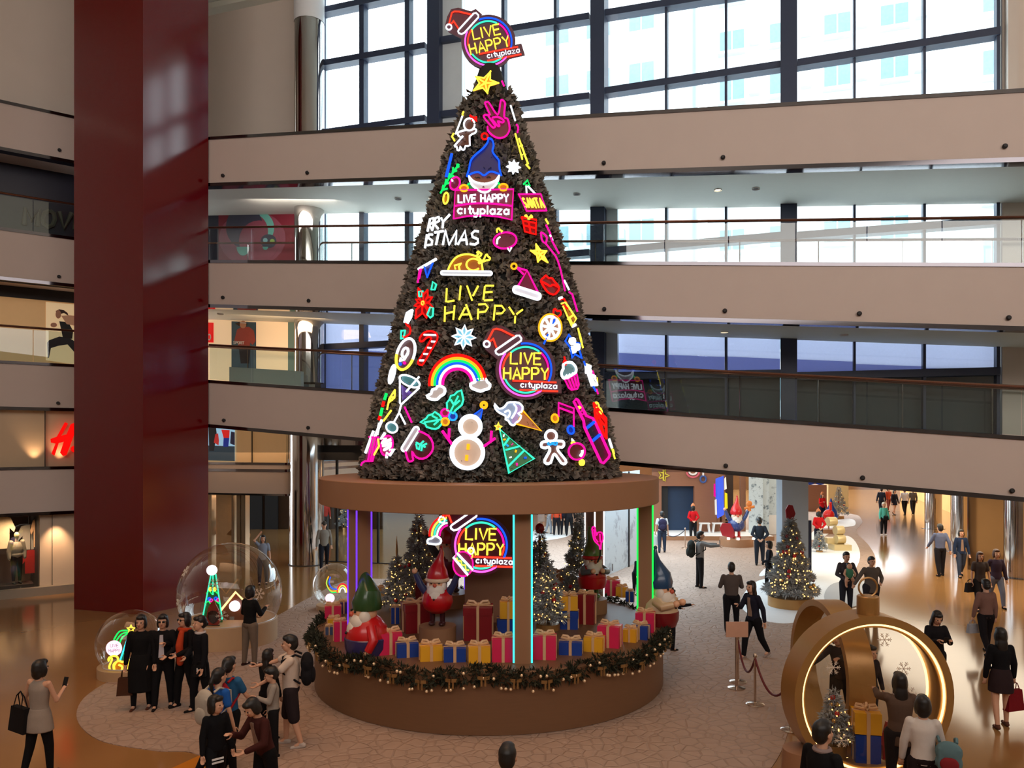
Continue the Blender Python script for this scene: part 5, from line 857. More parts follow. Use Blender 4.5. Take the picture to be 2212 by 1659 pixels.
s = Sign('gingerbread man sign with a blue bow tie', (1195, 965)); gb = sm(A7(640, 1215, 600, 1230, 598, 1270, 640, 1280, 670, 1270, 680, 1310, 630, 1400, 645, 1435, 690, 1425, 715, 1350, 740, 1350, 795, 1430, 835, 1435, 838, 1400, 765, 1310, 760, 1270, 800, 1275, 822, 1250, 815, 1218, 770, 1210), 2, True); s.fill((112, 68, 56), gb, .15); s.fill((112, 68, 56), E(A7, 693, 1160, 52, 52), .15); s.tube('white', [gb], closed=True, r=.026); s.tube('white', [E(A7, 693, 1160, 56, 55, 60, 480)], r=.026); s.tube('sky', [E(A7, 680, 1232, 18, 16, n=12), E(A7, 735, 1232, 18, 16, n=12), E(A7, 707, 1230, 10, 10, n=10)], closed=True)
s = Sign('pink music note sign with yellow and blue heads', (1215, 903)); s.tube('magenta', [A7(768, 970, 768, 830, 920, 885, 920, 1070), A7(775, 880, 915, 932)]); s.fill((60, 14, 40), A7(770, 835, 918, 888, 918, 930, 772, 878), .15); s.fill((190, 130, 30), E(A7, 732, 985, 26, 32, rot=-15), .3); s.fill((20, 60, 150), E(A7, 890, 1100, 26, 32, rot=-15), .3); s.tube('orange', [E(A7, 732, 985, 32, 40, rot=-15)], closed=True); s.tube('blue', [E(A7, 890, 1100, 32, 40, rot=-15)], closed=True)
s = Sign('dark red round bauble sign with magenta rim at lower right', (1246, 975)); s.fill((92, 18, 26), E(A7, 950, 1315, 76, 76), .15); s.tube('magenta', [E(A7, 950, 1315, 82, 82)], closed=True); s.tube('white', [E(A7, 950, 1315, 55, 55, -15, 50)], r=.028); s.tube('yellow', [A7(895, 1235, 910, 1215, 930, 1228)]); s.tube('white', [A7(905, 1212, 900, 1192, 918, 1212)]); s.tube('yellow', [E(A7, 1000, 1425, 18, 20, n=10)], closed=True, r=.03)
s = Sign('tall magenta wine bottle sign leaning at the lower right', (1277, 930), minface=.5); bt_ = A7(918, 815, 945, 792, 962, 805, 1045, 960, 1110, 985, 1135, 1030, 1278, 1345, 1268, 1375, 1215, 1432, 1190, 1420, 1025, 1070, 1018, 1010); s.fill((70, 12, 34), bt_, .2); s.fill((24, 22, 44), A7(1042, 1088, 1120, 1025, 1180, 1150, 1100, 1212), .12, .01); s.tube('magenta', [bt_], closed=True, r=.026); s.tube('blue', [A7(1042, 1088, 1122, 1022), A7(1100, 1215, 1180, 1148)], r=.028); s.tube('yellow', [A7(955, 880, 975, 868), A7(965, 890, 988, 875)]); s.tube('magenta', [A7(985, 920, 1010, 905, 1025, 935, 1000, 950)], closed=True, r=.014)
s = Sign('pink cupcake sign with pale icing and red cherry on the right', (1231, 805), minface=.5); cu = A7(830, 600, 950, 545, 970, 650, 955, 690, 895, 700, 870, 680); s.fill((110, 10, 70), cu, .25); s.tube('magenta', [cu], closed=True); s.tube('magenta', [A7(865, 590, 905, 690), A7(895, 580, 930, 680), A7(925, 565, 950, 665)]); icg = sm(A7(800, 560, 800, 520, 815, 490, 815, 450, 850, 430, 900, 430, 940, 475, 942, 520, 920, 545, 880, 570, 830, 590), 2, True); s.fill((90, 130, 136), icg, .25, .01); s.tube('white', [icg], closed=True, r=.026); s.tube('white', [A7(830, 580, 850, 555, 860, 575, 880, 545, 890, 565, 910, 535)]); s.tube('red', [E(A7, 832, 430, 14, 22, n=10)], closed=True); s.tube('red', [A7(832, 405, 825, 370)])
s = Sign('large red gift sign with yellow bow on the lower right edge', (1296, 905), minface=.45); gf = A7(1120, 835, 1190, 930, 1240, 985, 1243, 1185, 1195, 1110, 1135, 965); s.fill((120, 10, 14), gf, .3); s.tube('red', [gf], closed=True, r=.026); s.tube('red', [A7(1150, 880, 1215, 1130), A7(1130, 930, 1243, 1080), A7(1128, 890, 1240, 1020)]); s.tube('yellow', [E(A7, 1153, 855, 14, 32, rot=-20, n=12), E(A7, 1185, 910, 12, 30, rot=-20, n=12)], closed=True)
s = Sign('white and blue crown sign on the right silhouette', (1276, 815), minface=.38); s.tube('white', [A7(1040, 455, 1085, 470, 1090, 520, 1045, 530, 1040, 455), A7(1065, 540, 1130, 570, 1150, 650, 1100, 655, 1065, 540), A7(1060, 480, 1120, 640)], r=.032); s.tube('blue', [A7(1020, 415, 1040, 470, 1050, 520), A7(1105, 650, 1140, 715)]); s.tube('magenta', [A7(1105, 510, 1140, 600), A7(1145, 690, 1162, 745)]); s.tube('yellow', [A7(1045, 445, 1080, 460), A7(1150, 580, 1155, 660)])
s = Sign('yellow and white bar sign at the lowest right edge', (1324, 969), minface=.35); s.tube('white', [A7(1270, 1190, 1300, 1280)], r=.028); s.tube('yellow', [A7(1295, 1265, 1330, 1390), A7(1310, 1290, 1322, 1340)])
s = Sign('yellow curved bar sign on the right edge above the blue star', (1252, 735), minface=.35); s.tube('yellow', [A7(962, 85, 985, 190, 1012, 285), A7(978, 140, 1000, 235)])
s = Sign('white bar and yellow hook sign on the upper left silhouette', (990, 258), minface=.4); s.tube('white', [A4(548, 990, 490, 1145)]); s.tube('yellow', [A4(560, 950, 548, 975, 552, 985), A4(475, 1135, 460, 1165, 482, 1200)])
s = Sign('magenta and white bar sign on the upper right silhouette', (1108, 225), minface=.35); s.tube('white', [A4(960, 900, 1000, 1030)]); s.tube('magenta', [A4(885, 690, 905, 735), sm(A4(1008, 1060, 1025, 1085, 1018, 1130), 2)])
# --- neon on the kiosk core panel
pk = P(1039, 1178, 15.35)
s = Sign('round LIVE HAPPY sign with rainbow hung on the kiosk core', (0, 0), plane=(pk, Vector((0, -1, 0))), r=.022); logo(s, (1039, 1178), 55, 0)
for i, c in enumerate(('red', 'yellow', 'teal', 'white', 'magenta')): s.tube(c, [E(AK, 1560, 790, 215 - i * 28, 225 - i * 28, 178, 262)], r=.02)
cl3 = sm(AK(1325, 870, 1330, 830, 1370, 820, 1400, 795, 1430, 800, 1470, 830, 1465, 870, 1420, 885, 1370, 880), 2, True); s.fill((150, 150, 160), cl3, .2, .01); s.tube('white', [cl3], closed=True)
MB().box((0, .12, 0.0), (.9, .2, .5)).build('wall_bracket', M_DARK, s.o, None, False)

a0, a1 = atan2(GN.p.y - KC.y, GN.p.x - KC.x), radians(30); z1 = 6.55; rr_ = tr_(z1) + .12
dup(GN.o, (KC.x + rr_ * cos(a1), KC.y + rr_ * sin(a1), z1), a1 - a0, 'second gnome board on the rear right of tree, mirrored in the dark balustrade glass')
# ------------------------------------------------------------------ small flocked trees with warm lights
M_FLOCK = foliage_mat('flocked_needles', (120, 124, 126), (206, 208, 206), .8, 14); M_TRUNK = mat('trunk_brown', (70, 50, 38), .8)
M_BULB = glow('warm_bulb', (255, 196, 112), 3.2); M_BRED = mat('bauble_red', (176, 20, 26), .25, var=.05); M_BGOLD = mat('bauble_gold', (206, 160, 90), .25, .6)
bulb_ball = MB().ell((0, 0, 0), .05, 10, 8).mesh('bauble', M_BRED); bulb_ball2 = MB().ell((0, 0, 0), .045, 10, 8).mesh('bauble', M_BGOLD)
def flock_tree(loc, h, r, label, n=1100, seed=1, pot=(.3, .12), bulbs=45, balls=10, topper=None, sz=.11):
    t = thing('flocked_tree', label, 'tree', loc, 0, 'flocked trees with warm lights'); R = np.random.default_rng(seed); z0 = pot[1] + .1
    u = 1 - np.sqrt(1 - R.random(n)); z = z0 + (h - z0) * u; a = R.random(n) * 2 * pi; tier = .82 + .2 * np.sin(u * 34); rr = r * (1 - u) * tier * np.sqrt(R.uniform(.45, 1, n)) + .015
    pos = np.stack([rr * np.cos(a), rr * np.sin(a), z], 1); nr = np.stack([np.cos(a), np.sin(a), np.full(n, .1)], 1)
    v, f = tufts(pos, nr, sz, 5, 1.0, .8, seed, .2); o = link('needles', np_mesh('needles', v, f, M_FLOCK), t); o['kind'] = 'stuff'
    MB().lathe([(.03, 0), (.03, h * .9)], (0, 0, 0), 8).build('trunk', M_TRUNK, t)
    if pot: MB().lathe([(pot[0], 0), (pot[0], pot[1] - .01), (pot[0] - .01, pot[1]), (0, pot[1])], (0, 0, 0), 32).build('pot', M_GOLD, t)
    mb = MB()
    for i in range(bulbs):
        uu = 1 - sqrt(1 - R.random()); an_ = R.random() * 2 * pi if i % 4 == 0 else -pi / 2 + R.normal() * .8; q = r * (1 - uu) * 1.0 + .03; mb.ell((q * cos(an_), q * sin(an_), z0 + (h - z0) * uu), .011 + .008 * (r > .6), 6, 4)
    b = mb.build('string_lights', M_BULB, t); b['kind'] = 'stuff'
    for i in range(balls):
        uu = .08 + .75 * R.random(); an_ = -pi / 2 + R.uniform(-1.4, 1.4); q = r * (1 - uu) * .98; c = link('bauble', bulb_ball if i % 2 == 0 else bulb_ball2, t, (q * cos(an_), q * sin(an_), z0 + (h - z0) * uu))
        c.scale = (.6 + r * .7,) * 3
    if topper: topper(t, h)
    return t
def mitten_top(t, h):
    MB().prism([(-.12, 0, h - .02), (.06, 0, h - .08), (.14, 0, h + .1), (.06, 0, h + .34), (-.06, 0, h + .36), (-.14, 0, h + .22)], (0, .05, 0)).build('mitten_topper', mat('mitten_red', (150, 22, 44), .5), t, None, False)
def spike_top(t, h): MB().lathe([(.02, h - .05), (.03, h + .1), (.004, h + .42)], (0, 0, 0), 8).build('spike_topper', M_GOLD, t)
def KP(px, d, z=ZB): return ((px - CX) / F * d, d, z)
flock_tree(KP(905, 18.4), 2.05, .50, 'tall flocked tree at the back left of the kiosk behind the gnomes', 1500, 11, bulbs=50)
flock_tree(KP(857, 17.2), 1.2, .34, 'small brightly lit flocked tree at left inside the kiosk', 700, 12, (.16, .06), 70, 5, spike_top)
flock_tree(KP(1184, 15.45), 1.38, .37, 'flocked tree just right of the cyan lit pillar in the kiosk', 900, 13, (.24, .12), 75, 8, None)
flock_tree(KP(1166, 17.5), 1.75, .36, 'flocked tree with red ribbon behind the cyan lit pillar', 800, 14, (.2, .1), 55, 8, lambda t, h: MB().ell((0, 0, h), (.1, .05, .12), 10, 8).build('red_topper', M_BRED, t))
flock_tree(KP(1254, 18.2), 2.1, .5, 'tall flocked tree at the back right of the kiosk', 1500, 15, (.3, .12), 55, 8)
q = G(1708, 1310); flock_tree((q.x, q.y, 0.0), 2.55, .74, 'big flocked tree on a round gold base right of the kiosk', 3600, 16, (.63, .30), 110, 22, mitten_top, .13)
q = G(1812, 1121); flock_tree((q.x, q.y, 0.0), 2.0, .6, 'far flocked tree beside the lit gift house', 700, 17, (.3, .2), 40, 6)
q = G(752, 1147); flock_tree((q.x, q.y, 0.0), 2.0, .65, 'flocked tree seen through the lobby glass at left', 700, 18, (.3, .2), 30, 8)
q = G(1770, 1193); flock_tree((q.x, q.y, 0.0), .95, .28, 'knee high flocked tree behind the grey column', 400, 19, (.14, .08), 12, 3)
# ------------------------------------------------------------------ gnome figures
M_BEARD = mat('gnome_beard', (226, 214, 200), .6, var=.03); M_GSKIN = mat('gnome_skin', (226, 170, 132), .5, var=.03); M_NOSE = mat('gnome_nose', (196, 84, 60), .4)
def gm(c): return mat('gnome_%d_%d_%d' % c, c, .3, var=.04, coat=.3)
def gnome(loc, s, yaw, label, hat, body, sleeve, legs=(40, 34, 40), arms='up', lean=.25, band=None, plinth=None, skirt=None, sit=False, held=None):
    t = thing('gnome_figure', label, 'gnome', loc, yaw, 'gnome figures'); t.scale = (s, s, s); zl = 0.0 if sit else .28
    if not sit:
        for sx in (-1, 1): MB().lathe([(.055, .05), (.06, .34)], (sx * .11, 0, 0), 12).ell((sx * .11, -.04, .055), (.075, .12, .055), 12, 8).build('leg', gm(legs), t)
    b = [(.0, zl - .02), (.16, zl), (.29, zl + .1), (.34, zl + .24), (.31, zl + .40), (.22, zl + .53), (.12, zl + .6)]; MB().lathe(b, (0, 0, 0), 28).build('body', gm(body), t)
    if skirt: MB().lathe([(.30, zl - .02), (.345, zl + .1), (.352, zl + .24), (.33, zl + .26)], (0, 0, 0), 28, False).build('trousers', gm(skirt), t)
    z = zl + .62
    MB().ell((0, -.04, z), (.2, .19, .17), 20, 12).build('face', M_GSKIN, t)
    bd = MB(); bd.ell((0, -.16, z - .14), (.2, .12, .17), 18, 10); bd.ell((0, -.22, z - .26), (.15, .1, .17), 16, 10); bd.ell((0, -.25, z - .38), (.07, .06, .1), 12, 8); bd.ell((-.15, -.08, z - .04), (.07, .1, .12), 12, 8); bd.ell((.15, -.08, z - .04), (.07, .1, .12), 12, 8); bd.build('beard', M_BEARD, t)
    MB().ell((0, -.25, z), .042, 12, 8).build('nose', M_NOSE, t)
    for sx in (-1, 1): MB().ell((sx * .085, -.222, z + .045), .02, 8, 6).build('eye', M_BLACK, t)
    hp = [(0, .0, z + .06), (0, .0, z + .16), (.01, .01, z + .3), (lean * .12, .02, z + .42), (lean * .3, .02, z + .55), (lean * .45, .02, z + .68), (lean * .4, .02, z + .78)]
    MB().tube(hp, [.225, .24, .2, .13, .075, .05, .02], 24).ell((hp[-1][0], .02, z + .79), .035, 10, 8).build('hat', gm(hat), t)
    if band: MB().torus((0, 0, z + .09), .215, .05, (0, 0, 1), 28, 10).build('hat_band', gm(band), t)
    for sx in (-1, 1):
        if arms == 'up': pts = [(sx * .24, -.02, zl + .42), (sx * .36, -.06, zl + .6), (sx * .46, -.08, zl + .84)]
        elif arms == 'front': pts = [(sx * .24, -.05, zl + .44), (sx * .3, -.22, zl + .38), (sx * .16, -.36, zl + .42)]
        else: pts = [(sx * .24, -.02, zl + .44), (sx * .38, -.02, zl + .26), (sx * .36, -.1, zl + .1)]
        a = MB().tube(pts, [.085, .075, .062], 12).build('arm', gm(sleeve), t); MB().ell(Vector(pts[-1]) + (Vector(pts[-1]) - Vector(pts[-2])).normalized() * .06, .062, 12, 8).build('hand', M_GSKIN, a)
    for k in range(3): MB().ell((0, -.335 + .02 * k * k, zl + .34 - .09 * k), .022, 8, 6).build('button', M_BLACK, t)
    if plinth: MB().lathe([(plinth[0], -plinth[1] / s), (plinth[0], 0), (0, 0)], (0, 0, 0), 40).build('round_base', M_TANP, t)
    if held: held(t, zl)
    return t
gnome((*KP(945, 14.6)[:2], ZB + .27), .86, radians(-8), 'red hatted gnome with raised arms in front of the neon kiosk sign', (186, 14, 22), (190, 14, 22), (46, 56, 96), (60, 24, 26), 'up', .2, (216, 190, 160), (.40, .27))
gnome((*KP(972, 17.7)[:2], ZB + .3), 1.16, radians(10), 'second red hatted gnome half hidden behind the neon sign', (186, 14, 22), (120, 16, 20), (60, 70, 76), (60, 24, 26), 'up', .15, None, (.38, .3))
gnome((*KP(793, 13.75)[:2], ZB), 1.12, radians(-62), 'green hatted gnome sitting on the left ledge of the kiosk', (40, 74, 34), (196, 20, 24), (196, 20, 24), (40, 40, 90), 'down', -.75, None, None, (58, 50, 96), True)
gnome((*KP(1279, 17.0)[:2], ZB + .3), .9, radians(14), 'green hatted gnome with red band at right inside the kiosk', (98, 132, 62), (176, 20, 28), (92, 98, 100), (80, 120, 60), 'front', -.15, (190, 30, 34), (.36, .32), (176, 20, 28))
gnome((*KP(1425, 15.9)[:2], ZB), 1.1, radians(50), 'blue hatted gnome at the right end of the kiosk ledge', (24, 66, 104), (214, 186, 150), (206, 172, 132), (120, 20, 26), 'front', -.3, None, None, (120, 20, 26), True)
def far_held(t, zl):
    MB().ell((.5, -.1, zl + 1.12), (.12, .05, .12), 12, 8).tube([(.5, -.1, zl + 1.0), (.5, -.1, zl + .82)], .07, 10).tube([(.3, -.1, zl + .92), (.7, -.1, zl + 1.0)], .055, 10).build('gingerbread_toy', mat('toy_orange', (222, 130, 60), .4), t)
    MB().prism([(-.62, -.25, .12), (-.2, -.25, .02), (-.16, -.25, .35), (-.3, -.25, .62), (-.62, -.25, .62), (-.72, -.25, .4)], (0, .05, 0)).build('red_board', mat('board_red', (158, 24, 40), .4), t, None, False)
    for x, y in ((-.45, -.5), (-.1, -.62), (.55, -.5)): MB().lathe([(.06, 0), (.06, .08), (.0, .09)], (x, y, 0), 12).build('base_light', glow('base_lamp', (255, 250, 236), 4), t)
q = G(1600, 1184); gnome((q.x, q.y + .7, .36), 1.12, 0, 'far gnome with raised arms on a round lit base beyond the kiosk', (206, 20, 26), (52, 70, 130), (46, 70, 130), (190, 26, 26), 'up', .1, None, (.66, .36), None, False, far_held)
MB().prism([(.62, -.1, .98), (.8, -.1, 1.3), (.95, -.1, 1.28), (.82, -.1, .94)], (0, .05, 0))
bn = (Vector((0, -1, .05))).normalized()
s = Sign('round neon bauble with white band and yellow zigzag held by front red gnome', (0, 0), plane=(P(1000, 1218, 14.35), bn), r=.016); s.fill((120, 20, 70), E(AK, 1710, 1098, 104, 130), .25); s.fill((70, 140, 120), AK(1610, 1020, 1650, 985, 1805, 1165, 1760, 1215), .25, .01)
s.tube('magenta', [E(AK, 1710, 1098, 108, 134)], closed=True); s.tube('white', [AK(1605, 1025, 1645, 980, 1815, 1160, 1765, 1220)], closed=True, r=.024); s.tube('yellow', [AK(1640, 1030, 1650, 1065, 1690, 1065, 1695, 1110, 1735, 1110, 1740, 1160, 1775, 1165)]); s.tube('yellow', [AK(1740, 960, 1760, 940, 1815, 1000, 1800, 1040)]); s.tube('white', [E(AK, 1795, 955, 32, 34, n=14)], closed=True)
MB().tube([s.at(*AK(1690, 1180)[0], -.03), s.at(*AK(1680, 1240)[0], -.04), s.at(*AK(1650, 1200)[0], -.2)], .018, 6).build('support_rod', M_DARK, s.o); s.o['group'] = 'gnome neon props'
A2 = T(5.027, 1060, 1000)
s = Sign('magenta neon cactus shape held beside the green hatted gnome at right', (0, 0), plane=(P(1293, 1168, 16.6), bn), r=.016); cac = sm(A2(1185, 940, 1180, 900, 1150, 870, 1120, 830, 1100, 720, 1112, 695, 1130, 700, 1150, 790, 1160, 760, 1190, 750, 1215, 770, 1220, 830, 1200, 870, 1195, 940), 2); s.fill((130, 16, 70), cac, .3); s.tube('magenta', [cac]); s.tube('magenta', [A2(1120, 720, 1135, 820, 1165, 860)]); s.tube('magenta', [A2(1185, 770, 1190, 860)]); MB().tube([s.at(*A2(1190, 930)[0], -.03), s.at(*A2(1188, 1010)[0], -.06), s.at(*A2(1160, 1080)[0], -.1)], .018, 6).build('support_rod', M_DARK, s.o); s.o['group'] = 'gnome neon props'
# ------------------------------------------------------------------ glass globes
M_GLOBE = thin_glass('globe_acrylic', (.97, .95, .92), .75, .035, 2.6)
M_SNOWD = mat('snowflake_decal', (214, 196, 180), .6, var=.03)
def flake_mesh(r):
    mb = MB()
    for k in range(6):
        a = pi * k / 3; e = lambda q, d: (q * cos(a + d), 0, q * sin(a + d)); mb.tube([(0, 0, 0), e(r, 0)], r * .05, 4)
        for qd in (.45, .7): mb.tube([e(r * qd, 0), e(r * (qd + .2), .3)], r * .04, 4).tube([e(r * qd, 0), e(r * (qd + .2), -.3)], r * .04, 4)
    return mb.mesh('snowflake_decal', M_SNOWD)
FL1 = flake_mesh(.14)
def globe(px, ybase, R, zc, rb, hb, label, flakes=()):
    q = G(px, ybase); t = thing('display_globe', label, 'globe', (q.x, q.y, 0), 0, 'clear display globes')
    MB().lathe([(rb, 0), (rb, hb - .01), (rb - .01, hb), (0, hb)], (0, 0, 0), 56).build('drum_base', mat('globe_base', (186, 152, 116), .5, var=.05), t)
    th = math.asin((hb + .005 - zc) / R); prof = [(R * cos(th + (pi / 2 - th) * i / 28), zc + R * sin(th + (pi / 2 - th) * i / 28)) for i in range(29)]
    MB().lathe(prof, (0, 0, 0), 64, False).build('glass_dome', M_GLOBE, t)
    MB().torus((0, 0, hb + .005), R * cos(th), .018, (0, 0, 1), 56, 6).build('rim', mat('clear_rim', (206, 196, 186), .2), t)
    for a, el in flakes:
        c = link('snowflake_decal', FL1, t, (R * 1.002 * cos(el) * sin(a), -R * 1.002 * cos(el) * cos(a), zc + R * sin(el))); c.rotation_euler = (-el, 0, a)
    return t
g1 = globe(497, 1383, 1.19, 1.12, 1.08, .52, 'big clear globe by the red pillar holding a neon green tree and house', ((-.9, .55), (-.85, -.1), (.05, .35), (.2, -.25), (.9, .1)))
g2 = globe(283, 1455, .66, .63, .62, .20, 'small clear globe with yellow neon behind the four posing women', ())
g3 = globe(722, 1315, .60, .68, .5, .14, 'small clear globe with moon and rainbow left of the kiosk', ())
def flatneon(label, d, name, tubes, fills=(), cat='sign', r=.016):
    s = Sign(label, (0, 0), name=name, plane=(P(*d), Vector((0, -1, 0))), r=r)
    for c, e, pts in fills: s.fill(c, pts, e)
    for c, paths, cl in tubes: s.tube(c, paths, closed=cl)
    s.o['category'] = cat; return s
s = flatneon('green neon fir tree with white ball top inside the big globe', (460, 1300, 18.25), 'neon_tree', [('teal', [[(437, 1338), (456, 1240)], [(466, 1240), (480, 1338)], [(460, 1242), (460, 1285)]], False), ('green', [[(446, 1282), (452, 1276), (458, 1284), (464, 1276), (472, 1284)], [(442, 1305), (450, 1298), (456, 1306), (464, 1296), (476, 1306)], [(468, 1356), (478, 1350)], [(446, 1356), (452, 1352)]], False), ('blue', [circ(452, 1294, 3, n=10), circ(466, 1293, 3, n=10)], True), ('magenta', [circ(456, 1297, 3, n=10), circ(471, 1296, 3, n=10)], True), ('yellow', [circ(454, 1273, 2, 4, n=8), circ(464, 1273, 2, 4, n=8)], True)], [((10, 90, 40), .2, [(456, 1240), (466, 1240), (482, 1358), (436, 1358)])])
mb = MB().ell((0, -.05, 0), .118, 20, 14); mb.build('ball_lamp', glow('white_ball', (255, 238, 248), 3), s.o, None).location = s.at(459.5, 1231)
s = flatneon('little brown neon roofed house with white ball lamp inside the big globe', (509, 1320, 18.5), 'house_model', [('orange', [], False)], [((96, 52, 30), .05, [(478, 1322), (509, 1282), (531, 1310), (531, 1358), (482, 1358)]), ((120, 20, 26), .1, [(490, 1346), (530, 1346), (530, 1358), (490, 1358)]), ((210, 196, 176), .15, [(496, 1332), (506, 1332), (506, 1344), (496, 1344)])], 'house')
mb = MB().tube([s.at(474, 1322, .04), s.at(509, 1279, .04), s.at(533, 1304, .04)], .026, 8); mb.build('neon_roof', glow('neon_warm', (255, 190, 120), 3), s.o); MB().ell((0, -.06, 0), .125, 20, 14).build('ball_lamp', glow('white_ball', (255, 238, 248), 3), s.o).location = s.at(509, 1308)
s = flatneon('flat painted gnome cutout inside the big globe', (460, 1330, 17.9), 'gnome_cutout', [], [((126, 26, 20), .02, sm([(448, 1320), (452, 1308), (462, 1296), (466, 1306), (473, 1320), (475, 1340), (470, 1350), (450, 1350), (445, 1340)], 2, True)), ((196, 160, 136), .02, circ(460, 1326, 11, 7)), ((206, 192, 176), .02, sm([(449, 1328), (472, 1328), (471, 1340), (461, 1348), (451, 1340)], 2, True)), ((26, 20, 20), .0, [(448, 1350), (474, 1350), (474, 1360), (448, 1360)])], 'figure')
s = flatneon('neon palm tree with yellow star inside the small globe', (265, 1395, 15.75), 'neon_palm', [('cyan', [[(279, 1370), (270, 1395), (259, 1428)]], False), ('green', [sm([(276, 1362), (258, 1364), (246, 1382)], 3), sm([(276, 1366), (262, 1370), (250, 1386)], 3), sm([(277, 1368), (265, 1376), (258, 1390)], 3), [(284, 1372), (274, 1428)], [(274, 1384), (280, 1384)], [(268, 1412), (276, 1412)]], False), ('yellow', [bstar((283, 1359), 9)], True)], [((16, 110, 70), .2, [(279, 1370), (286, 1370), (276, 1430), (259, 1428)])])
md = MB().lathe([(.0, 0), (.155, 0), (.155, .03), (0, .03)], (0, 0, 0), 28).build('message_disc', glow('pink_white_disc', (255, 214, 240), 1.6), s.o); md.location = s.at(247, 1400, .08); md.rotation_euler = (pi / 2, 0, 0)
for i, st in enumerate(strokes('LIVE', (238, 1398), (256, 1398), 7) + strokes('HAPPY', (235, 1409), (259, 1409), 7)): MB().tube([s.at(x, y, .115) for x, y in st], .004, 4).build('lettering', mat('grey_ink', (150, 130, 150), .6), s.o)
s = flatneon('yellow neon swan shapes at the foot of the small globe', (255, 1435, 15.6), 'neon_swan', [('yellow', [sm([(240, 1452), (236, 1440), (242, 1424), (236, 1420), (234, 1428), (240, 1418), (252, 1418), (255, 1426), (250, 1432), (246, 1440), (248, 1450)], 3), sm([(248, 1452), (245, 1436), (255, 1428), (268, 1430), (275, 1420), (279, 1432), (276, 1446), (266, 1452)], 3), sm([(256, 1436), (264, 1440), (262, 1448), (254, 1450)], 3)], False)], [((200, 120, 10), .3, sm([(247, 1450), (246, 1436), (256, 1428), (274, 1430), (276, 1446), (266, 1452)], 2, True))], r=.02)
s = flatneon('crescent and rainbow neon inside the globle left of the kiosk'.replace('globle', 'globe'), (722, 1270, 22.2), 'neon_crescent', [('orange', [sm([(710, 1245), (705, 1260), (714, 1276), (728, 1276)], 4)], False), ('blue', [sm([(714, 1246), (711, 1259), (718, 1271), (730, 1273)], 4)], False), ('green', [sm([(707, 1250), (706, 1264), (716, 1279), (728, 1279)], 4)], False), ('red', [circ(740, 1280, 12, 19, 180, 360)], False), ('yellow', [circ(740, 1280, 9, 15, 180, 360)], False), ('white', [circ(740, 1280, 6, 10, 180, 360)], False)])
md = MB().lathe([(.0, 0), (.13, 0), (.13, .03), (0, .03)], (0, 0, 0), 28).build('message_disc', glow('pink_white_disc', (255, 214, 240), 1.6), s.o); md.location = s.at(713, 1292, .08); md.rotation_euler = (pi / 2, 0, 0)
# ------------------------------------------------------------------ giant walk-through bauble at the right
oc = P(1890, 1512, 11.0); ax = Vector((-.06, 1, 0)).normalized(); OR = 1.15; OL = .48
orn = thing('giant_bauble', 'giant gold bauble of two hoops with lit rim and glass face at lower right', 'sculpture', (oc.x, oc.y, 0)); oz = oc.z + .02
def hoop(c, axd):
    rx = Vector((axd.y, -axd.x, 0)); return lambda R, t, a: Vector(c) + rx * (R * cos(a)) + Vector((0, 0, R * sin(a))) + axd * t
rx_ = Vector((ax.y, -ax.x, 0)); ring = hoop((0, 0, oz), ax); ax2 = Vector((1, .04, 0)).normalized(); ring2 = hoop((.02, 1.62, oz - .06), ax2)
def band(rg, r0, r1, t0, t1, seg=72):
    mb = MB(); vs = [rg(r, t, 2 * pi * i / seg) for r, t in ((r0, t0), (r1, t0), (r1, t1), (r0, t1)) for i in range(seg)]
    return mb.add(vs, [(k * seg + i, k * seg + (i + 1) % seg, ((k + 1) % 4) * seg + (i + 1) % seg, ((k + 1) % 4) * seg + i) for k in range(4) for i in range(seg)])
M_GOLDO = mat('bauble_gold_paint', (170, 126, 70), .3, .35, var=.05)
band(ring, 1.04, OR, 0, OL).build('front_hoop', M_GOLDO, orn); band(ring, .98, 1.04, .05, .12).build('inner_rim', M_GOLDO, orn); band(ring2, 1.0, 1.1, -.2, .2).build('rear_hoop', M_GOLDO, orn)
for t in (.035, OL - .04):
    mb = MB(); mb.tube([ring(1.025, t, a) for a in [2 * pi * i / 72 for i in range(72)]], .017, 6, True); mb.build('light_strip', glow('led_warm', (255, 205, 130), 3.2), orn)
gm_ = MB(); gm_.add([ring(.98, .085, 2 * pi * i / 64) for i in range(64)], [tuple(range(64))]); gm_.build('glass_face', thin_glass('bauble_glass', (.94, .93, .92), .8, .04, 3), orn, None, False)
mb = MB(); mb.lathe([(.145, 0), (.15, .01), (.15, .27), (.14, .28), (0, .28)], (0, 0, oz + OR - .03), 28); cp = mb.build('cap', M_GOLDO, orn); cp.location = ax * (OL * .4)
MB().torus((ax.x * OL * .4, ax.y * OL * .4, oz + OR + .37), .135, .014, tuple(ax), 32, 8).build('hanging_loop', M_GOLD, orn)
for sd, nm in ((-.92, 'foot_block'), (.92, 'foot_block')):
    p = rx_ * sd + ax * (OL / 2); MB().lathe([(.30, 0), (.28, .34), (.0, .35)], (p.x, p.y, 0), 28).build(nm, M_TANP, orn)
for a, r_ in ((.05, .55), (1.35, .82), (-1.15, .72), (2.5, .7), (-2.2, .75), (.7, .6)):
    c = link('snowflake_decal', FL1, orn, rx_ * (r_ * cos(a)) + Vector((0, 0, oz + r_ * sin(a))) + ax * .075); c.rotation_euler = (0, 0, atan2(rx_.y, rx_.x)); c.scale = (.75, .75, .75)
fl_ = MB().lathe([(.75, .0), (.75, .12), (0, .12)], (0, 0, 0), 40).build('display_floor', M_TANP, orn); fl_.location = (0, .8, 0)
tc = oc + ax * .5; flock_tree((tc.x - .36, tc.y - .05, .12), 1.0, .25, 'little flocked tree inside the giant gold bauble', 600, 21, (.17, .2), 26, 6, None, .08)
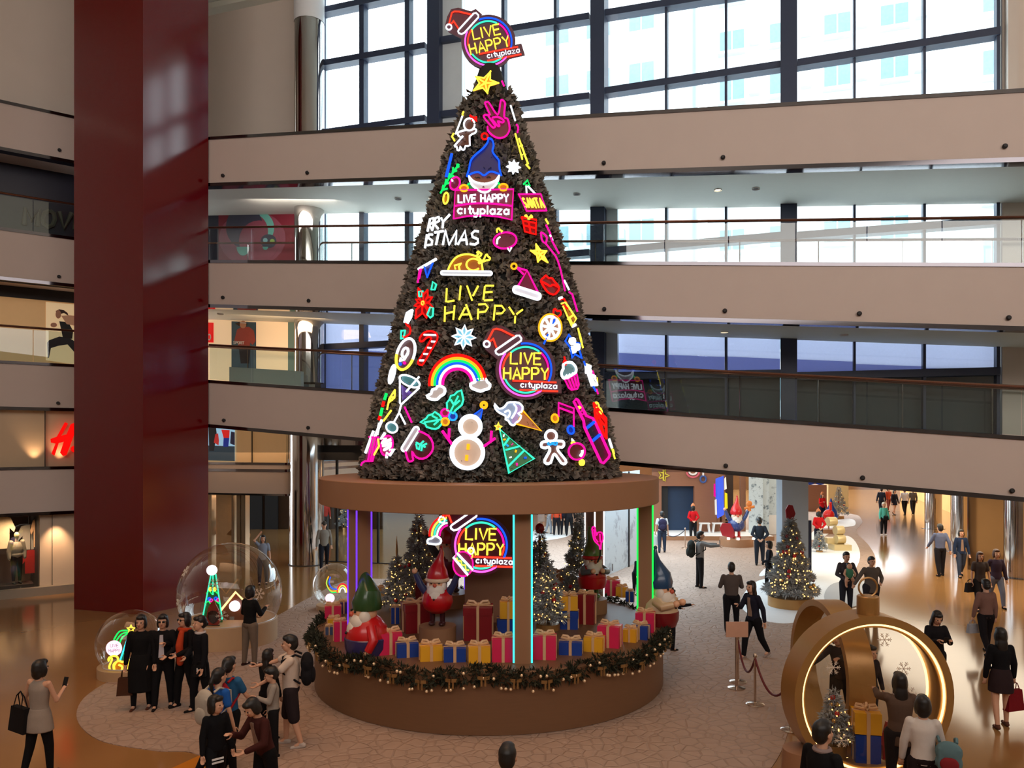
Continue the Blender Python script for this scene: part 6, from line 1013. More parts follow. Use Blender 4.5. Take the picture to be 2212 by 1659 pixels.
gift((tc.x + .06, tc.y - .15, .12), .34, .30, .40, 'blue', 'blue present under the yellow one inside the giant bauble', -.2, False, 2, 'presents inside the giant bauble'); gift((tc.x + .06, tc.y - .15, .535), .36, .32, .30, 'yellow', 'yellow present on top of the blue one inside the giant bauble', -.2, False, 4, 'presents inside the giant bauble')
mtb = thing('mitten_board', 'red mitten board reading HAPPY inside the giant bauble', 'board', (tc.x + .42, tc.y - .2, .12)); MB().prism([(-.14, 0, .02), (.2, 0, .02), (.26, 0, .3), (.18, 0, .52), (-.08, 0, .56), (-.12, 0, .4), (-.28, 0, .44), (-.26, 0, .3), (-.14, 0, .22)], (0, .05, 0)).build('board', mat('board_dark_red', (146, 20, 26), .4), mtb, None, False)
for st in strokes('HAPPY', (-.1, -.25), (.2, -.25), .09): MB().tube([(x, -.012, -y) for x, y in st], .006, 4).build('lettering', mat('ink_red', (70, 10, 16), .5), mtb)
# ------------------------------------------------------------------ stanchions, ropes, notice stand
M_ROPE = mat('rope_red', (96, 14, 22), .6, var=.1); M_ROPEG = mat('rope_grey', (70, 70, 78), .6)
stn = MB().lathe([(.0, .0), (.165, 0), (.165, .02), (.14, .035), (.03, .05), (.022, .06), (.022, .85), (.035, .86), (.035, .9), (.02, .92), (.0, .93)], (0, 0, 0), 20)
stm = stn.mesh('post', mat('stanchion_steel', (196, 176, 160), .2, .9, var=.05))
def stanchion(px, py, lab):
    q = G(px, py); o = link('rope_stanchion', stm, None, (q.x, q.y, 0)); tag(o, lab, 'stanchion', 'rope stanchions'); return Vector((q.x, q.y, .84))
def rope(a, b, sag, lab, m):
    mb = MB(); pts = [a.lerp(b, i / 14) + Vector((0, 0, -sag * 4 * (i / 14) * (1 - i / 14))) for i in range(15)]; mb.tube(pts, .02, 8); o = mb.build('barrier_rope', m, None, tuple(a)); tag(o, lab, 'rope', 'barrier ropes')
a = stanchion(1594, 1474, 'steel rope stanchion hidden behind the notice stand'); b = stanchion(1631, 1523, 'steel rope stanchion in the middle of the red rope line'); c = stanchion(1708, 1578, 'steel rope stanchion against the giant gold bauble')
rope(a, b, .42, 'red rope hanging from notice stand to middle stanchion', M_ROPE); rope(b, c, .45, 'red rope from middle stanchion to the giant bauble', M_ROPE)
d = stanchion(1480, 1185, 'far steel stanchion before the booth platform'); e = stanchion(1428, 1186, 'far steel stanchion beside the kiosk edge'); rope(d, e, .3, 'dark rope before the booth beyond the kiosk', M_ROPEG)
q = G(1591, 1488); ns = thing('notice_stand', 'blank tan notice board on a steel post with disc foot', 'sign stand', (q.x, q.y, 0)); MB().lathe([(0, 0), (.165, 0), (.165, .025), (.03, .05), (.025, 1.05)], (0, 0, 0), 20).build('post', mat('stanchion_steel', (196, 176, 160), .2, .9), ns); MB().box((0, -.03, 1.14), (.42, .03, .29)).build('board', mat('notice_tan', (196, 148, 122), .6), ns, None, False)
# ------------------------------------------------------------------ far props
for i, px in enumerate((1522, 1550)):
    q = G(px, 1159); s = thing('stool', ['white backless stool at left before the booth counter', 'white backless stool at right before the booth counter'][i], 'stool', (q.x, q.y, .2), 0, 'white stools at the booth')
    MB().box((0, 0, .46), (.5, .3, .06)).build('seat', M_WHITE, s, None, False)
    for sx in (-1, 1):
        for sy in (-1, 1): MB().hexa([(sx * .24 - .03, sy * .1 - .03, 0), (sx * .24 + .03, sy * .1 - .03, 0), (sx * .24 + .03, sy * .1 + .03, 0), (sx * .24 - .03, sy * .1 + .03, 0)], [(sx * .18 - .03, sy * .1 - .03, .44), (sx * .18 + .03, sy * .1 - .03, .44), (sx * .18 + .03, sy * .1 + .03, .44), (sx * .18 - .03, sy * .1 + .03, .44)]).build('leg', M_WHITE, s, None, False)
q = G(1536, 1155); ct = thing('booth_counter', 'brown counter under a pine garland with tiny lights behind stools', 'counter', (q.x, q.y + .5, .2)); MB().box((.2, 0, .45), (1.9, .4, .06)).box((-.7, 0, .22), (.06, .4, .42)).box((1.1, 0, .22), (.06, .4, .42)).build('table', M_BOOTH, ct, None, False)
R = np.random.default_rng(4); n = 700; x = R.uniform(-.9, 1.3, n); tt = R.random(n) * 2 * pi; off = np.stack([np.zeros(n), np.cos(tt), np.sin(tt)], 1); v, f = tufts(np.stack([x, np.zeros(n), .62 + .03 * np.sin(x * 6)], 1) + off * .12, off, .13, 3, 1, .6, 3, .3); o = link('pine_garland', np_mesh('pine_garland', v, f, foliage_mat('counter_green', (30, 50, 34), (70, 84, 60))), ct); o['kind'] = 'stuff'
mb = MB()
for i in range(46): mb.ell((R.uniform(-.9, 1.3), -.14 * R.random() - .05, .62 + R.normal() * .08), .018, 6, 4)
o = mb.build('string_lights', M_BULB, ct); o['kind'] = 'stuff'
gs = G(1814, 1188); sc2 = thing('roll_sculpture', 'stack of pale gold rolls on blocks at the edge of white floor patch', 'sculpture', (gs.x, gs.y, 0)); M_PG = mat('pale_gold', (216, 196, 146), .35, .3, var=.03)
MB().box((0, 0, .13), (.75, .7, .26)).build('lower_block', M_PG, sc2, None, False); MB().box((-.25, .35, .38), (.5, .5, .24)).build('upper_block', M_PG, sc2, None, False)
def roll(x, y, z, r, w): m_ = MB().lathe([(0, -w / 2), (r * .98, -w / 2), (r, -w / 2 + .01), (r, w / 2 - .01), (r * .98, w / 2), (0, w / 2)], (0, 0, 0), 32).build('roll', M_PG, sc2); m_.location = (x, y, z); m_.rotation_euler = (0, pi / 2, radians(10))
roll(.02, .05, .46, .2, .38); roll(.02, .15, .84, .2, .36); roll(-.2, .4, 1.2, .2, .38)
rb = G(1790, 1152); o = thing('red_bauble_prop', 'glossy red ball prop with pole on a tan block', 'prop', (rb.x, rb.y, 0)); MB().box((0, 0, .12), (1.0, .7, .24)).build('block', M_TANP, o, None, False); MB().ell((0, 0, .95), .28, 20, 14).build('ball', mat('prop_red', (206, 20, 24), .2), o); MB().tube([(0, 0, .24), (0, 0, .7)], .04, 8).build('pole', M_TANP, o); MB().tube([(.1, 0, 1.2), (.1, 0, 1.5)], .07, 10).ell((.1, 0, 1.55), .07, 10, 8).build('neck', mat('prop_red', (206, 20, 24), .2), o)
bd = G(1795, 1128); o = tag(MB().lathe([(0, 0), (.3, .1), (.42, .35), (.3, .7), (.12, 1.0), (.06, 1.3), (0, 1.45)], (0, 0, 0), 20).build('blue_drop_prop', mat('prop_blue', (26, 70, 160), .25)), 'blue drop shaped prop left of the far flocked tree', 'prop'); o.location = (bd.x, bd.y, 0)
gh = G(1806, 1100); o = thing('gift_house', 'pale house shaped gift stand with lit roof edge, far at right', 'house', (gh.x, gh.y, 0)); MB().box((0, 0, 1.1), (1.4, .8, 2.2)).build('body', M_PG, o, None, False); MB().lathe([(.28, -.8), (.28, .8)], (0, 0, 0), 16).build('roof_roll', mat('lit_white', (250, 246, 230), .5, emit=(255, 246, 220), es=.9), o); o.children[-1].rotation_euler = (0, pi / 2, 0); o.children[-1].location = (0, -.3, 2.2)
bb = G(1757, 1104); o = thing('bow_stand', 'brown stand topped with a big blue bow behind the grey column', 'stand', (bb.x, bb.y, 0)); MB().box((0, 0, .9), (1.5, .8, 1.8)).build('stand', M_BOOTH, o, None, False); MB().ell((-.35, -.3, 2.05), (.4, .2, .25), 12, 8).ell((.35, -.3, 2.05), (.4, .2, .25), 12, 8).ell((0, -.35, 2.05), .14, 10, 8).build('bow', mat('bow_blue', (24, 70, 190), .4), o)
# ------------------------------------------------------------------ people
M_SK = mat('person_skin', (206, 156, 126), .5, var=.04); M_HAIRK = mat('black_hair', (22, 17, 15), .45, var=.25, scale=30, stretch=(6, 6, 1)); M_HAIRW = mat('white_hair', (226, 224, 218), .6, var=.1, scale=30); M_HAIRR = mat('brown_hair', (72, 40, 28), .5, var=.2, scale=30); M_LIP = mat('lips', (150, 70, 62), .5); M_EYE = mat('eye_dark', (20, 16, 14), .2)
CL = {}
def cloth(c):
    k = 'cloth_%d_%d_%d' % c
    if k not in CL: CL[k] = mat(k, c, .85, var=.12, scale=9, bump=.25, spec=.2)
    return CL[k]
def cap(mb, p0, p1, r0, r1, seg=12):
    p0, p1 = Vector(p0), Vector(p1); mb.tube([p0, p0.lerp(p1, .5), p1], [r0, (r0 + r1) / 2, r1], seg); mb.ell(p0, r0, seg, 8); mb.ell(p1, r1, seg, 8)
def chain(mb, pts, rs):
    for i in range(len(pts) - 1): cap(mb, pts[i], pts[i + 1], rs[i], rs[i + 1])
def organic(mb, name, m, parent, voxel, smooth=2, fac=.5):
    o = mb.build(name, m, parent); r = o.modifiers.new('blend', 'REMESH'); r.mode = 'VOXEL'; r.voxel_size = voxel; r.use_smooth_shade = True
    if smooth: s = o.modifiers.new('soften', 'SMOOTH'); s.iterations = smooth; s.factor = fac
    return o
def dirv(sx, fw, out): f, o = radians(fw), radians(out); return Vector((sx * sin(o) * cos(f * .0), -sin(f) * cos(o), -cos(f) * cos(o)))
ARM = {'stand': (4, 9, 14, 5), 'fwd': (26, 8, 44, 4), 'back': (-22, 9, -6, 6), 'phone': (18, 10, 112, -22), 'photo': (72, 4, 92, -6), 'behind': (-24, 16, -38, -42), 'hip': (8, 14, 62, -34), 'bag': (2, 8, 8, 4), 'head': (128, 26, 200, -40), 'strap': (16, 12, 128, -30), 'point': (62, 12, 78, 6), 'reach': (46, 18, 70, 14)}
LEG = {'stand': ((3, -1), (-3, -4)), 'walk': ((20, 6), (-16, -34)), 'walk2': ((-16, -34), (20, 6)), 'small': ((9, 2), (-8, -16)), 'wide': ((8, 4), (-6, -8)), 'crouch': ((80, -60), (70, -50))}
pn = {}
def person(feet, h, yaw, label, top=(20, 20, 22), bottom=(18, 18, 22), hair='short', haircol=None, arms=('stand', 'stand'), legs='stand', shoes=(24, 20, 20), sleeve='long', lower='trousers', hem=.50, woman=True, lean=0, nod=0, turn=0, glasses=False, hat=None, fat=1.0, child=False, far=False, inner=None, scarf=None, collar=None, head_only=False, skirt_hem=.28):
    """feet: (x, y) on the floor; yaw 0 faces the camera; parts: body (skin), clothes, hair, shoes, eyes"""
    t = thing('person', label, 'person', (feet[0], feet[1], 0.0), radians(yaw)); Hh = h; k = Hh; vx = .012 if far else .0095
    sw = (.100 if woman else .112) * k * fat; hw = .052 * k * fat; hipz, shz = .525 * k, .815 * k; hk = 1.26 if child else 1.1
    la = radians(lean)
    def U(p):   # lean the upper body forward about the hips
        p = Vector(p); d = p.z - hipz
        return Vector((p.x, p.y - d * sin(la), hipz + d * cos(la) + 0)) + Vector((0, p.y * 0, 0))
    sp = LEG[legs]; joints = {}; low = 9
    for sx, (th, sh) in ((-1, sp[0]), (1, sp[1])):
        hp = Vector((sx * hw, 0, hipz - .02 * k)); kn = hp + dirv(sx, th, 3) * .245 * k; an = kn + dirv(sx, sh, 1) * .225 * k; joints[sx] = (hp, kn, an, sh); low = min(low, an.z - .04 * k + max(0, -sh - 10) * 0)
    dz = -low
    sh_ = {}; A = {}
    for i, sx in enumerate((-1, 1)):
        S = U((sx * sw, 0, shz)); a = ARM[arms[i]] if isinstance(arms[i], str) else arms[i]; e = S + dirv(sx, a[0] + lean * .6, a[1]) * .172 * k; w = e + dirv(sx, a[2] + lean * .3, a[3]) * .148 * k; A[sx] = (S, e, w, (w - e).normalized())
    off = Vector((0, 0, dz)); bare = {'long': 1.0, 'short': .5, 'none': 0}[sleeve]
    body = MB(); hc = U((0, -.012 * k, .930 * k)) + Vector((0, -.05 * k * sin(radians(nod)), 0)); nk = U((0, 0, .84 * k))
    rot = Matrix.Rotation(radians(turn), 3, 'Z') @ Matrix.Rotation(radians(nod), 3, 'X')
    hp_ = lambda x, y, z: hc + rot @ Vector((x * k * hk, y * k * hk, z * k * hk))
    body.ell(hp_(0, .006, .014), (.0445 * k * hk, .056 * k * hk, .054 * k * hk), 18, 12, rot); body.ell(hp_(0, -.016, -.022), (.036 * k * hk, .038 * k * hk, .044 * k * hk), 16, 10, rot); body.ell(hp_(0, -.03, -.045), (.02 * k, .018 * k, .016 * k), 10, 8, rot)
    cap(body, hp_(0, -.052, .008), hp_(0, -.062, -.012), .006 * k, .0085 * k, 8)
    for sx in (-1, 1): body.ell(hp_(sx * .045, .006, -.004), (.007 * k, .012 * k, .018 * k), 8, 6, rot); body.ell(hp_(sx * .02, -.044, -.008), (.012 * k, .012 * k, .012 * k), 8, 6, rot)
    cap(body, U((0, .008 * k, .80 * k)), hp_(0, .004, -.03), .036 * k, .030 * k)
    cap(body, U((0, 0, .56 * k)), U((0, 0, .765 * k)), .055 * k, .052 * k)
    for sx in (-1, 1): cap(body, U((0, 0, .775 * k)), A[sx][0] + Vector((-sx * .02 * k, 0, -.012 * k)), (.045 if sleeve == 'none' else .03) * k, (.03 if sleeve == 'none' else .024) * k)
    for sx in (-1, 1):
        S, e, w, d = A[sx]; chain(body, [S + Vector((-sx * .012, 0, -.016)) * k if sleeve != 'none' else S, e, w], [.022 * k, .02 * k, .0155 * k])
        side = Vector((sx, 0, 0)); side = (side - d * side.dot(d)).normalized(); pn_ = d.cross(side).normalized(); pc = w + d * .032 * k
        body.ell(pc, (.021 * k, .0115 * k, .03 * k), 12, 8, Matrix((side, pn_, d)).transposed())
        fwd_ = pn_ if pn_.y < 0 else -pn_
        for j, (o_, ln) in enumerate(((-.016, .036), (-.0055, .042), (.0055, .039), (.016, .031))):
            b0 = w + d * .056 * k - side * o_ * k * 1.0; b1 = b0 + (d * .9 + fwd_ * .25) * ln * .55 * k; b2 = b1 + (d * .6 + fwd_ * .75) * ln * .5 * k; chain(body, [b0, b1, b2], [.0058 * k, .0054 * k, .0046 * k])
        th0 = w + d * .022 * k + fwd_ * .012 * k - side * .012 * k * sx * sx; chain(body, [th0, th0 + (fwd_ * .8 + d * .5) * .024 * k, th0 + (fwd_ * .9 + d * 1.3) * .034 * k], [.0075 * k, .0066 * k, .0054 * k])
    for sx in (-1, 1):
        hp, kn, an, sh = joints[sx]; chain(body, [hp, kn, an], [.048 * k, .034 * k, .021 * k]); body.ell(hp + Vector((-sx * .02 * k, 0, .02 * k)), (.06 * k, .055 * k, .06 * k), 12, 8)
        cap(body, an, an + Vector((0, -.05 * k, -.022 * k)), .02 * k, .016 * k)
    for i in range(len(body.v)): body.v[i] = (body.v[i][0], body.v[i][1], body.v[i][2] + dz)
    organic(body, 'body', M_SK, t, vx, 1, .4)
    def done(mb, name, m, v=.014, s=2): 
        mb.v = [(p[0], p[1], p[2] + dz) for p in mb.v]; return organic(mb, name, m, t, v, s)
    # face
    for sx in (-1, 1):
        q = hp_(sx * .0185, -.0515, .006) + off; MB().ell((0, 0, 0), (.0085 * k, .005 * k, .006 * k), 10, 6, rot).build('eye', M_EYE, t).location = q
    MB().ell((0, 0, 0), (.014 * k, .006 * k, .005 * k), 10, 6, rot).build('mouth', M_LIP, t).location = hp_(0, -.053, -.030) + off
    # upper garment
    if top is not None:
        g = MB(); rings = ((hem, .092, .072), (.56, .088, .07), (.62, .080, .064), (.70, .088, .070), (.76, .098, .070), (.80, .090, .058), (.835, .045, .042))
        if not woman: rings = ((hem, .092, .07), (.56, .088, .07), (.62, .090, .07), (.70, .1, .074), (.77, .106, .072), (.81, .094, .058), (.838, .048, .044))
        vs = []; sg = 20; last = []
        for z, a, b in rings:
            vs += [U((a * k * fat * cos(2 * pi * i / sg), b * k * fat * sin(2 * pi * i / sg), z * k)) for i in range(sg)]
        nr_ = len(rings); g.add(vs, [(r * sg + i, r * sg + (i + 1) % sg, (r + 1) * sg + (i + 1) % sg, (r + 1) * sg + i) for r in range(nr_ - 1) for i in range(sg)] + [tuple(range(sg - 1, -1, -1)), tuple((nr_ - 1) * sg + i for i in range(sg))])
        for sx in (-1, 1):
            S, e, w, d = A[sx]; S2 = S + Vector((-sx * .012 * k, 0, -.012 * k))
            if sleeve == 'long': chain(g, [S2, e, w - d * .004 * k], [.038 * k, .033 * k, .025 * k])
            elif sleeve == 'short': chain(g, [S2, S2.lerp(e, .62)], [.040 * k, .036 * k])
        done(g, 'top' if lower != 'dress' else 'dress_bodice', cloth(top))
        if inner is not None:
            g = MB(); g.hexa([U((x * k, -.074 * k * fat, z * k)) for x, z in ((-.03, .56), (.03, .56), (.016, .80), (-.016, .80))], [U((x * k, -.058 * k * fat, z * k)) for x, z in ((-.03, .56), (.03, .56), (.016, .80), (-.016, .80))]); g.v = [(p[0], p[1], p[2] + dz) for p in g.v]; g.build('shirt_front', cloth(inner), t, None, False)
        if collar is not None:
            g = MB().torus(U((0, 0, .835 * k)) + off, .045 * k, .014 * k, (0, 0, 1), 20, 8); g.build('collar', cloth(collar), t)
    if lower in ('skirt', 'dress'):
        g = MB(); sg = 22; zr = ((.60, .084, .068), (.54, .102, .086), (.46, .116, .098), (skirt_hem, .126 if lower == 'dress' else .118, .104)); vs = [Vector((a * k * fat * cos(2 * pi * i / sg), b * k * fat * sin(2 * pi * i / sg), z * k)) for z, a, b in zr for i in range(sg)]
        g.add(vs, [(r * sg + (i + 1) % sg, r * sg + i, (r + 1) * sg + i, (r + 1) * sg + (i + 1) % sg) for r in range(3) for i in range(sg)] + [tuple(range(sg)), tuple(3 * sg + i for i in range(sg - 1, -1, -1))]); done(g, 'skirt', cloth(bottom if lower == 'skirt' else top))
    if lower in ('trousers', 'shorts', 'leggings', 'dress') and not (lower == 'dress' and bottom is None):
        g = MB(); th = .9 if lower in ('leggings', 'dress') else 1.0
        dk = .86 if lower == 'dress' else 1.0; g.ell((0, .004 * k, .525 * k), (.09 * k * fat * dk, .072 * k * fat * dk, .062 * k), 16, 10)
        for sx in (-1, 1):
            hp, kn, an, sh = joints[sx]
            if lower == 'shorts': chain(g, [hp, hp.lerp(kn, .95)], [.064 * k * fat, .054 * k])
            else: chain(g, [hp, kn, an + Vector((0, 0, .012 * k))], [.062 * k * fat * th, .044 * k * th, .031 * k * th])
        done(g, {'trousers': 'trousers', 'shorts': 'shorts', 'leggings': 'leggings', 'dress': 'leggings'}[lower], cloth(bottom))
    for sx in (-1, 1):
        hp, kn, an, sh = joints[sx]; g = MB(); tip = radians(min(0, sh + 6)) * .8; fd = Vector((0, -cos(tip), sin(tip) * 1.0)); base = an + Vector((0, 0, -.022 * k))
        cap(g, base + Vector((0, .012 * k, 0)) - fd * .012 * k, base + fd * .085 * k + Vector((0, 0, -.004 * k)), .022 * k, .017 * k); g.ell(an + Vector((0, 0, -.006 * k)), (.026 * k, .028 * k, .022 * k), 10, 8); done(g, 'shoe', cloth(shoes), .011, 1)
    # hair
    hm = haircol or M_HAIRK; g = MB(); hs = lambda x, y, z, a, b, c: g.ell(hp_(x, y, z), (a * k * hk, b * k * hk, c * k * hk), 16, 10, rot)
    if hair != 'none':
        hs(0, .014, .026, .0495, .058, .052); hs(0, .03, .0, .046, .044, .056)
        hs(0, -.03, .05, .036, .026, .022)
        if hair == 'short': hs(0, .0, .06, .036, .042, .022)
        if hair in ('bob', 'long', 'half'):
            for sx in (-1, 1): hs(sx * .04, .008, -.012, .016, .034, .052)
            hs(0, .036, -.03, .046, .03, .05)
        if hair == 'long': hs(0, .046, -.085, .048, .026, .085); hs(-.036, .016, -.07, .016, .026, .06); hs(.036, .016, -.07, .016, .026, .06)
        if hair == 'pony': cap(g, hp_(0, .06, .03), hp_(0, .085, -.03), .017 * k, .022 * k); cap(g, hp_(0, .085, -.03), hp_(0, .07, -.14), .022 * k, .008 * k)
        if hair == 'bun': hs(0, .062, -.012, .03, .026, .03)
        done(g, 'hair', hm, .0115, 1)
    if hat is not None:
        g = MB(); kind, c = hat
        if kind == 'cap': g.ell(hp_(0, .006, .034) + off, (.052 * k, .062 * k, .042 * k), 16, 10, rot); g.tube([hp_(0, -.05, .03) + off, hp_(0, -.085, .018) + off], [.036 * k, .024 * k], 10); organic(g, 'cap', cloth(c), t, .012, 1)
        else:
            g.lathe([(.056 * k, .0), (.06 * k, .03 * k), (.054 * k, .06 * k), (.04 * k, .085 * k), (.02 * k, .105 * k), (.006, .125 * k)], hp_(0, .004, .022) + off, 16).build('striped_hat', mat('elf_stripes', (186, 20, 30), .8, col2=(214, 170, 110), scale=16, stretch=(.2, .2, 1)), t)
    if glasses: g = MB(); [g.ell(hp_(sx * .019, -.055, .008) + off, (.0155 * k, .006 * k, .012 * k), 12, 8, rot) for sx in (-1, 1)]; g.tube([hp_(-.045, .0, .01) + off, hp_(-.034, -.05, .01) + off, hp_(.034, -.05, .01) + off, hp_(.045, .0, .01) + off], .003 * k, 5); g.build('sunglasses', M_BLACK, t)
    if scarf is not None:
        g = MB().torus(U((0, -.004 * k, .828 * k)) + off, .052 * k, .024 * k, (0, .2, 1), 20, 10); chain(g, [U((.03 * k, -.066 * k, .80 * k)) + off, U((.04 * k, -.098 * k, .68 * k)) + off, U((.045 * k, -.092 * k, .5 * k)) + off], [.03 * k, .04 * k, .035 * k]); organic(g, 'scarf', cloth(scarf), t, .014, 2)
    rz = Matrix.Rotation(radians(yaw), 3, 'Z'); base = Vector((feet[0], feet[1], 0))
    wp = lambda v: base + rz @ (Vector(v) + off)
    return {'o': t, 'k': k, 'hand': {-1: wp(A[-1][2] + A[-1][3] * .05 * k), 1: wp(A[1][2] + A[1][3] * .05 * k)}, 'sh': {-1: wp(A[-1][0]), 1: wp(A[1][0])}, 'back': wp(U((0, .10 * k, .70 * k))), 'rz': rz, 'yaw': radians(yaw), 'pt': lambda x, y, z: wp(U((x * k, y * k, z * k)))}
def backpack(p, c, label, w=.30, h=.46, d=.17, c2=None):
    k = p['k'] / 1.7; q = p['pt'](0, .085 + d / 1.7 / 2, .69); t = thing('backpack', label, 'backpack', q, p['yaw']); w, h, d = w * k, h * k, d * k
    g = MB(); g.ell((0, 0, h * .18), (w / 2, d / 2, h * .34), 16, 10); g.ell((0, 0, -h * .15), (w / 2, d / 2, h * .34), 16, 10); g.box((0, 0, 0), (w * .8, d * .8, h * .6)); organic(g, 'bag_body', cloth(c), t, .014, 3)
    g = MB(); g.ell((0, d * .42, -h * .16), (w * .36, d * .24, h * .24), 14, 10); organic(g, 'front_pocket', cloth(c2 or c), t, .014, 2)
    for sx in (-1, 1): g = MB().tube([(sx * w * .3, -d * .4, h * .42), (sx * w * .33, -d * .7 - .03, h * .50), (sx * w * .34, -d - .17 * k, h * .34), (sx * w * .38, -d - .17 * k, h * .02), (sx * w * .42, -d * .45, -h * .34)], .018 * k, 6); g.build('strap', cloth(c), t)
    return t
def handbag(q, c, label, w=.3, h=.24, d=.1, drop=.16, yaw=0.0, name='handbag', cat='bag', logo_=False):
    t = thing(name, label, cat, (q.x, q.y, q.z), yaw); MB().hexa([(-w / 2, -d / 2, -drop - h), (w / 2, -d / 2, -drop - h), (w / 2, d / 2, -drop - h), (-w / 2, d / 2, -drop - h)], [(-w * .42, -d * .3, -drop), (w * .42, -d * .3, -drop), (w * .42, d * .3, -drop), (-w * .42, d * .3, -drop)]).build('bag_body', cloth(c), t, None, False)
    for y in (-1, 1): MB().tube([(-w * .25, y * d * .3, -drop), (-w * .2, y * .01, -drop * .3), (0, 0, 0), (w * .2, y * .01, -drop * .3), (w * .25, y * d * .3, -drop)], .008, 6).build('strap', cloth(c), t)
    if logo_: MB().box((-.03, -d / 2 - .004, -drop - h * .4), (.015, .01, .07)).box((.03, -d / 2 - .004, -drop - h * .4), (.015, .01, .07)).box((0, -d / 2 - .004, -drop - h * .4), (.06, .01, .015), 0).build('white_mark', M_WHITE, t, None, False)
    return t
def phone(q, label, yaw=0.0, tilt=.5):
    o = MB().box((0, 0, 0), (.075, .009, .15)).build('phone', M_BLACK, None, None, False); tag(o, label, 'phone'); o.location = q; o.rotation_euler = (tilt, 0, yaw); return o
def F2(px, py): q = G(px, py); return (q.x, q.y)
def FD(px, d): return ((px - CX) / F * d, d)
# --- left group
p = person(FD(85, 11.07), 1.62, 165, 'woman from behind in sleeveless grey dress and black leggings, lower left', (150, 136, 124), (16, 14, 16), 'bob', arms=('phone', (6, 24, 30, 10)), legs='small', sleeve='none', lower='dress', shoes=(70, 40, 28), skirt_hem=.40)
phone(p['hand'][-1] + Vector((0, 0, .05)), 'phone in the hand of the woman in grey dress', 2.8, .3); handbag(p['pt'](.15, .05, .74), (20, 17, 18), 'large black shoulder bag on the woman in grey dress', .40, .34, .14, .22, 2.6)
p = person(F2(305, 1532), 1.64, 8, 'woman in long black dress, leftmost of four posing together', (13, 12, 14), (14, 13, 15), 'bob', arms=('bag', 'stand'), lower='dress', skirt_hem=.20, shoes=(80, 44, 30), fat=1.12)
handbag(p['hand'][-1], (70, 40, 24), 'brown handbag hanging from the woman in black dress', .26, .30, .14, .16, .2)
person(F2(352, 1529), 1.64, 12, 'woman in sunglasses with white shirt under black jacket, second of four', (15, 14, 17), (16, 16, 19), 'bob', arms=('stand', 'hip'), legs='wide', glasses=True, inner=(190, 184, 190), fat=1.06)
person(F2(400, 1527), 1.66, -32, 'woman in sunglasses with orange scarf, third of four posing', (14, 12, 13), (16, 15, 16), 'bob', arms=('phone', 'hip'), legs='small', glasses=True, scarf=(176, 62, 30), fat=1.04)
p = person(F2(433, 1538), 1.66, -42, 'woman in black jacket with white cuffs, rightmost of four posing', (15, 15, 20), (14, 14, 18), 'bun', arms=('hip', 'stand'), legs='small', collar=(190, 180, 176))
handbag(p['pt'](.1, -.06, .56), (16, 15, 16), 'black pouch with a white mark on the rightmost posing woman', .22, .2, .06, .06, .1, 'pouch', 'bag', True)
p = person(F2(540, 1438), 1.66, 150, 'woman in black jacket and grey trousers beside the big clear globe', (15, 14, 15), (112, 96, 82), 'bob', arms=('phone', 'hip'), legs='stand', shoes=(50, 24, 20), fat=1.05)
t_ = tag(MB().box((0, 0, 0), (.16, .01, .2)).build('paper_sheet', M_WHITE, None, None, False), 'white paper held by the woman at the big globe', 'paper'); t_.location = p['sh'][1] + Vector((.2, .05, -.06)); t_.rotation_euler = (.2, 0, -.4)
p = person(F2(628, 1612), 1.70, -78, 'man in white shirt and dark shorts with black backpack, by the kiosk', (206, 186, 170), (40, 30, 32), 'short', arms=('point', (44, 6, 62, 0)), legs='small', sleeve='short', lower='shorts', woman=False, shoes=(190, 176, 166), fat=1.08)
backpack(p, (22, 20, 24), 'black backpack worn by the man in white shirt', .34, .52, .2)
p = person(FD(590, 11.8), 1.30, -70, 'child in grey white top held by the man with backpack', (150, 140, 130), (20, 18, 20), 'short', arms=('stand', 'phone'), child=True, nod=15)
person(FD(578, 12.4), 1.42, 150, 'person with long black hair behind the child near the kiosk', (16, 14, 16), (16, 14, 16), 'long', arms=('stand', 'phone'))
p = person(FD(574, 10.0), 1.50, -38, 'woman in brown jacket looking down at lower left, dark skirt', (62, 26, 22), (12, 11, 12), 'bob', arms=('phone', 'hip'), legs='small', lean=14, nod=30, inner=(140, 110, 92), fat=1.05)
p = person(FD(466, 10.3), 1.38, 40, 'child in black jacket with two white stripes at the bottom left', (14, 14, 18), (14, 14, 18), 'bob', arms=('stand', 'stand'), legs='walk', turn=30, child=True, shoes=(200, 190, 180))
for dz_ in (0, .045): o = MB().box((0, 0, 0), (.15, .012, .022)).build('jacket_stripe', M_WHITE, p['o'], None, False); o.location = (-.02, -.075 * 1.38 - .03, .60 - dz_)
p = person(FD(472, 10.95), 1.56, 150, 'person in blue shirt with pale grey backpack at the lower left', (30, 84, 160), (16, 15, 18), 'pony', arms=('stand', 'fwd'), legs='walk', sleeve='short'); backpack(p, (176, 166, 152), 'pale grey backpack on the person in blue shirt', .34, .56, .2)
p = person(FD(494, 11.3), 1.62, 165, 'person with ponytail and red backpack at the lower left', (40, 90, 130), (16, 15, 18), 'pony', arms=('fwd', 'back'), legs='walk2', sleeve='short'); backpack(p, (150, 26, 34), 'red backpack on the person with ponytail', .34, .5, .2, (120, 20, 28))
person(FD(1096, 7.75), 1.70, 172, 'man whose dark haired head shows at the bottom edge, centre', (30, 26, 28), (20, 20, 24), 'short', woman=False)
p = person(F2(700, 1230), 1.78, 18, 'man in grey sweater and flat cap walking left of the kiosk', (126, 118, 108), (22, 22, 30), 'short', arms=('stand', 'back'), legs='walk', woman=False, hat=('cap', (60, 54, 50)), far=True)
person(FD(568, 26.0), 1.62, 20, 'woman touching her hair seen behind the big clear globe', (130, 136, 150), (40, 40, 50), 'long', arms=('head', 'stand'), sleeve='short', far=True)
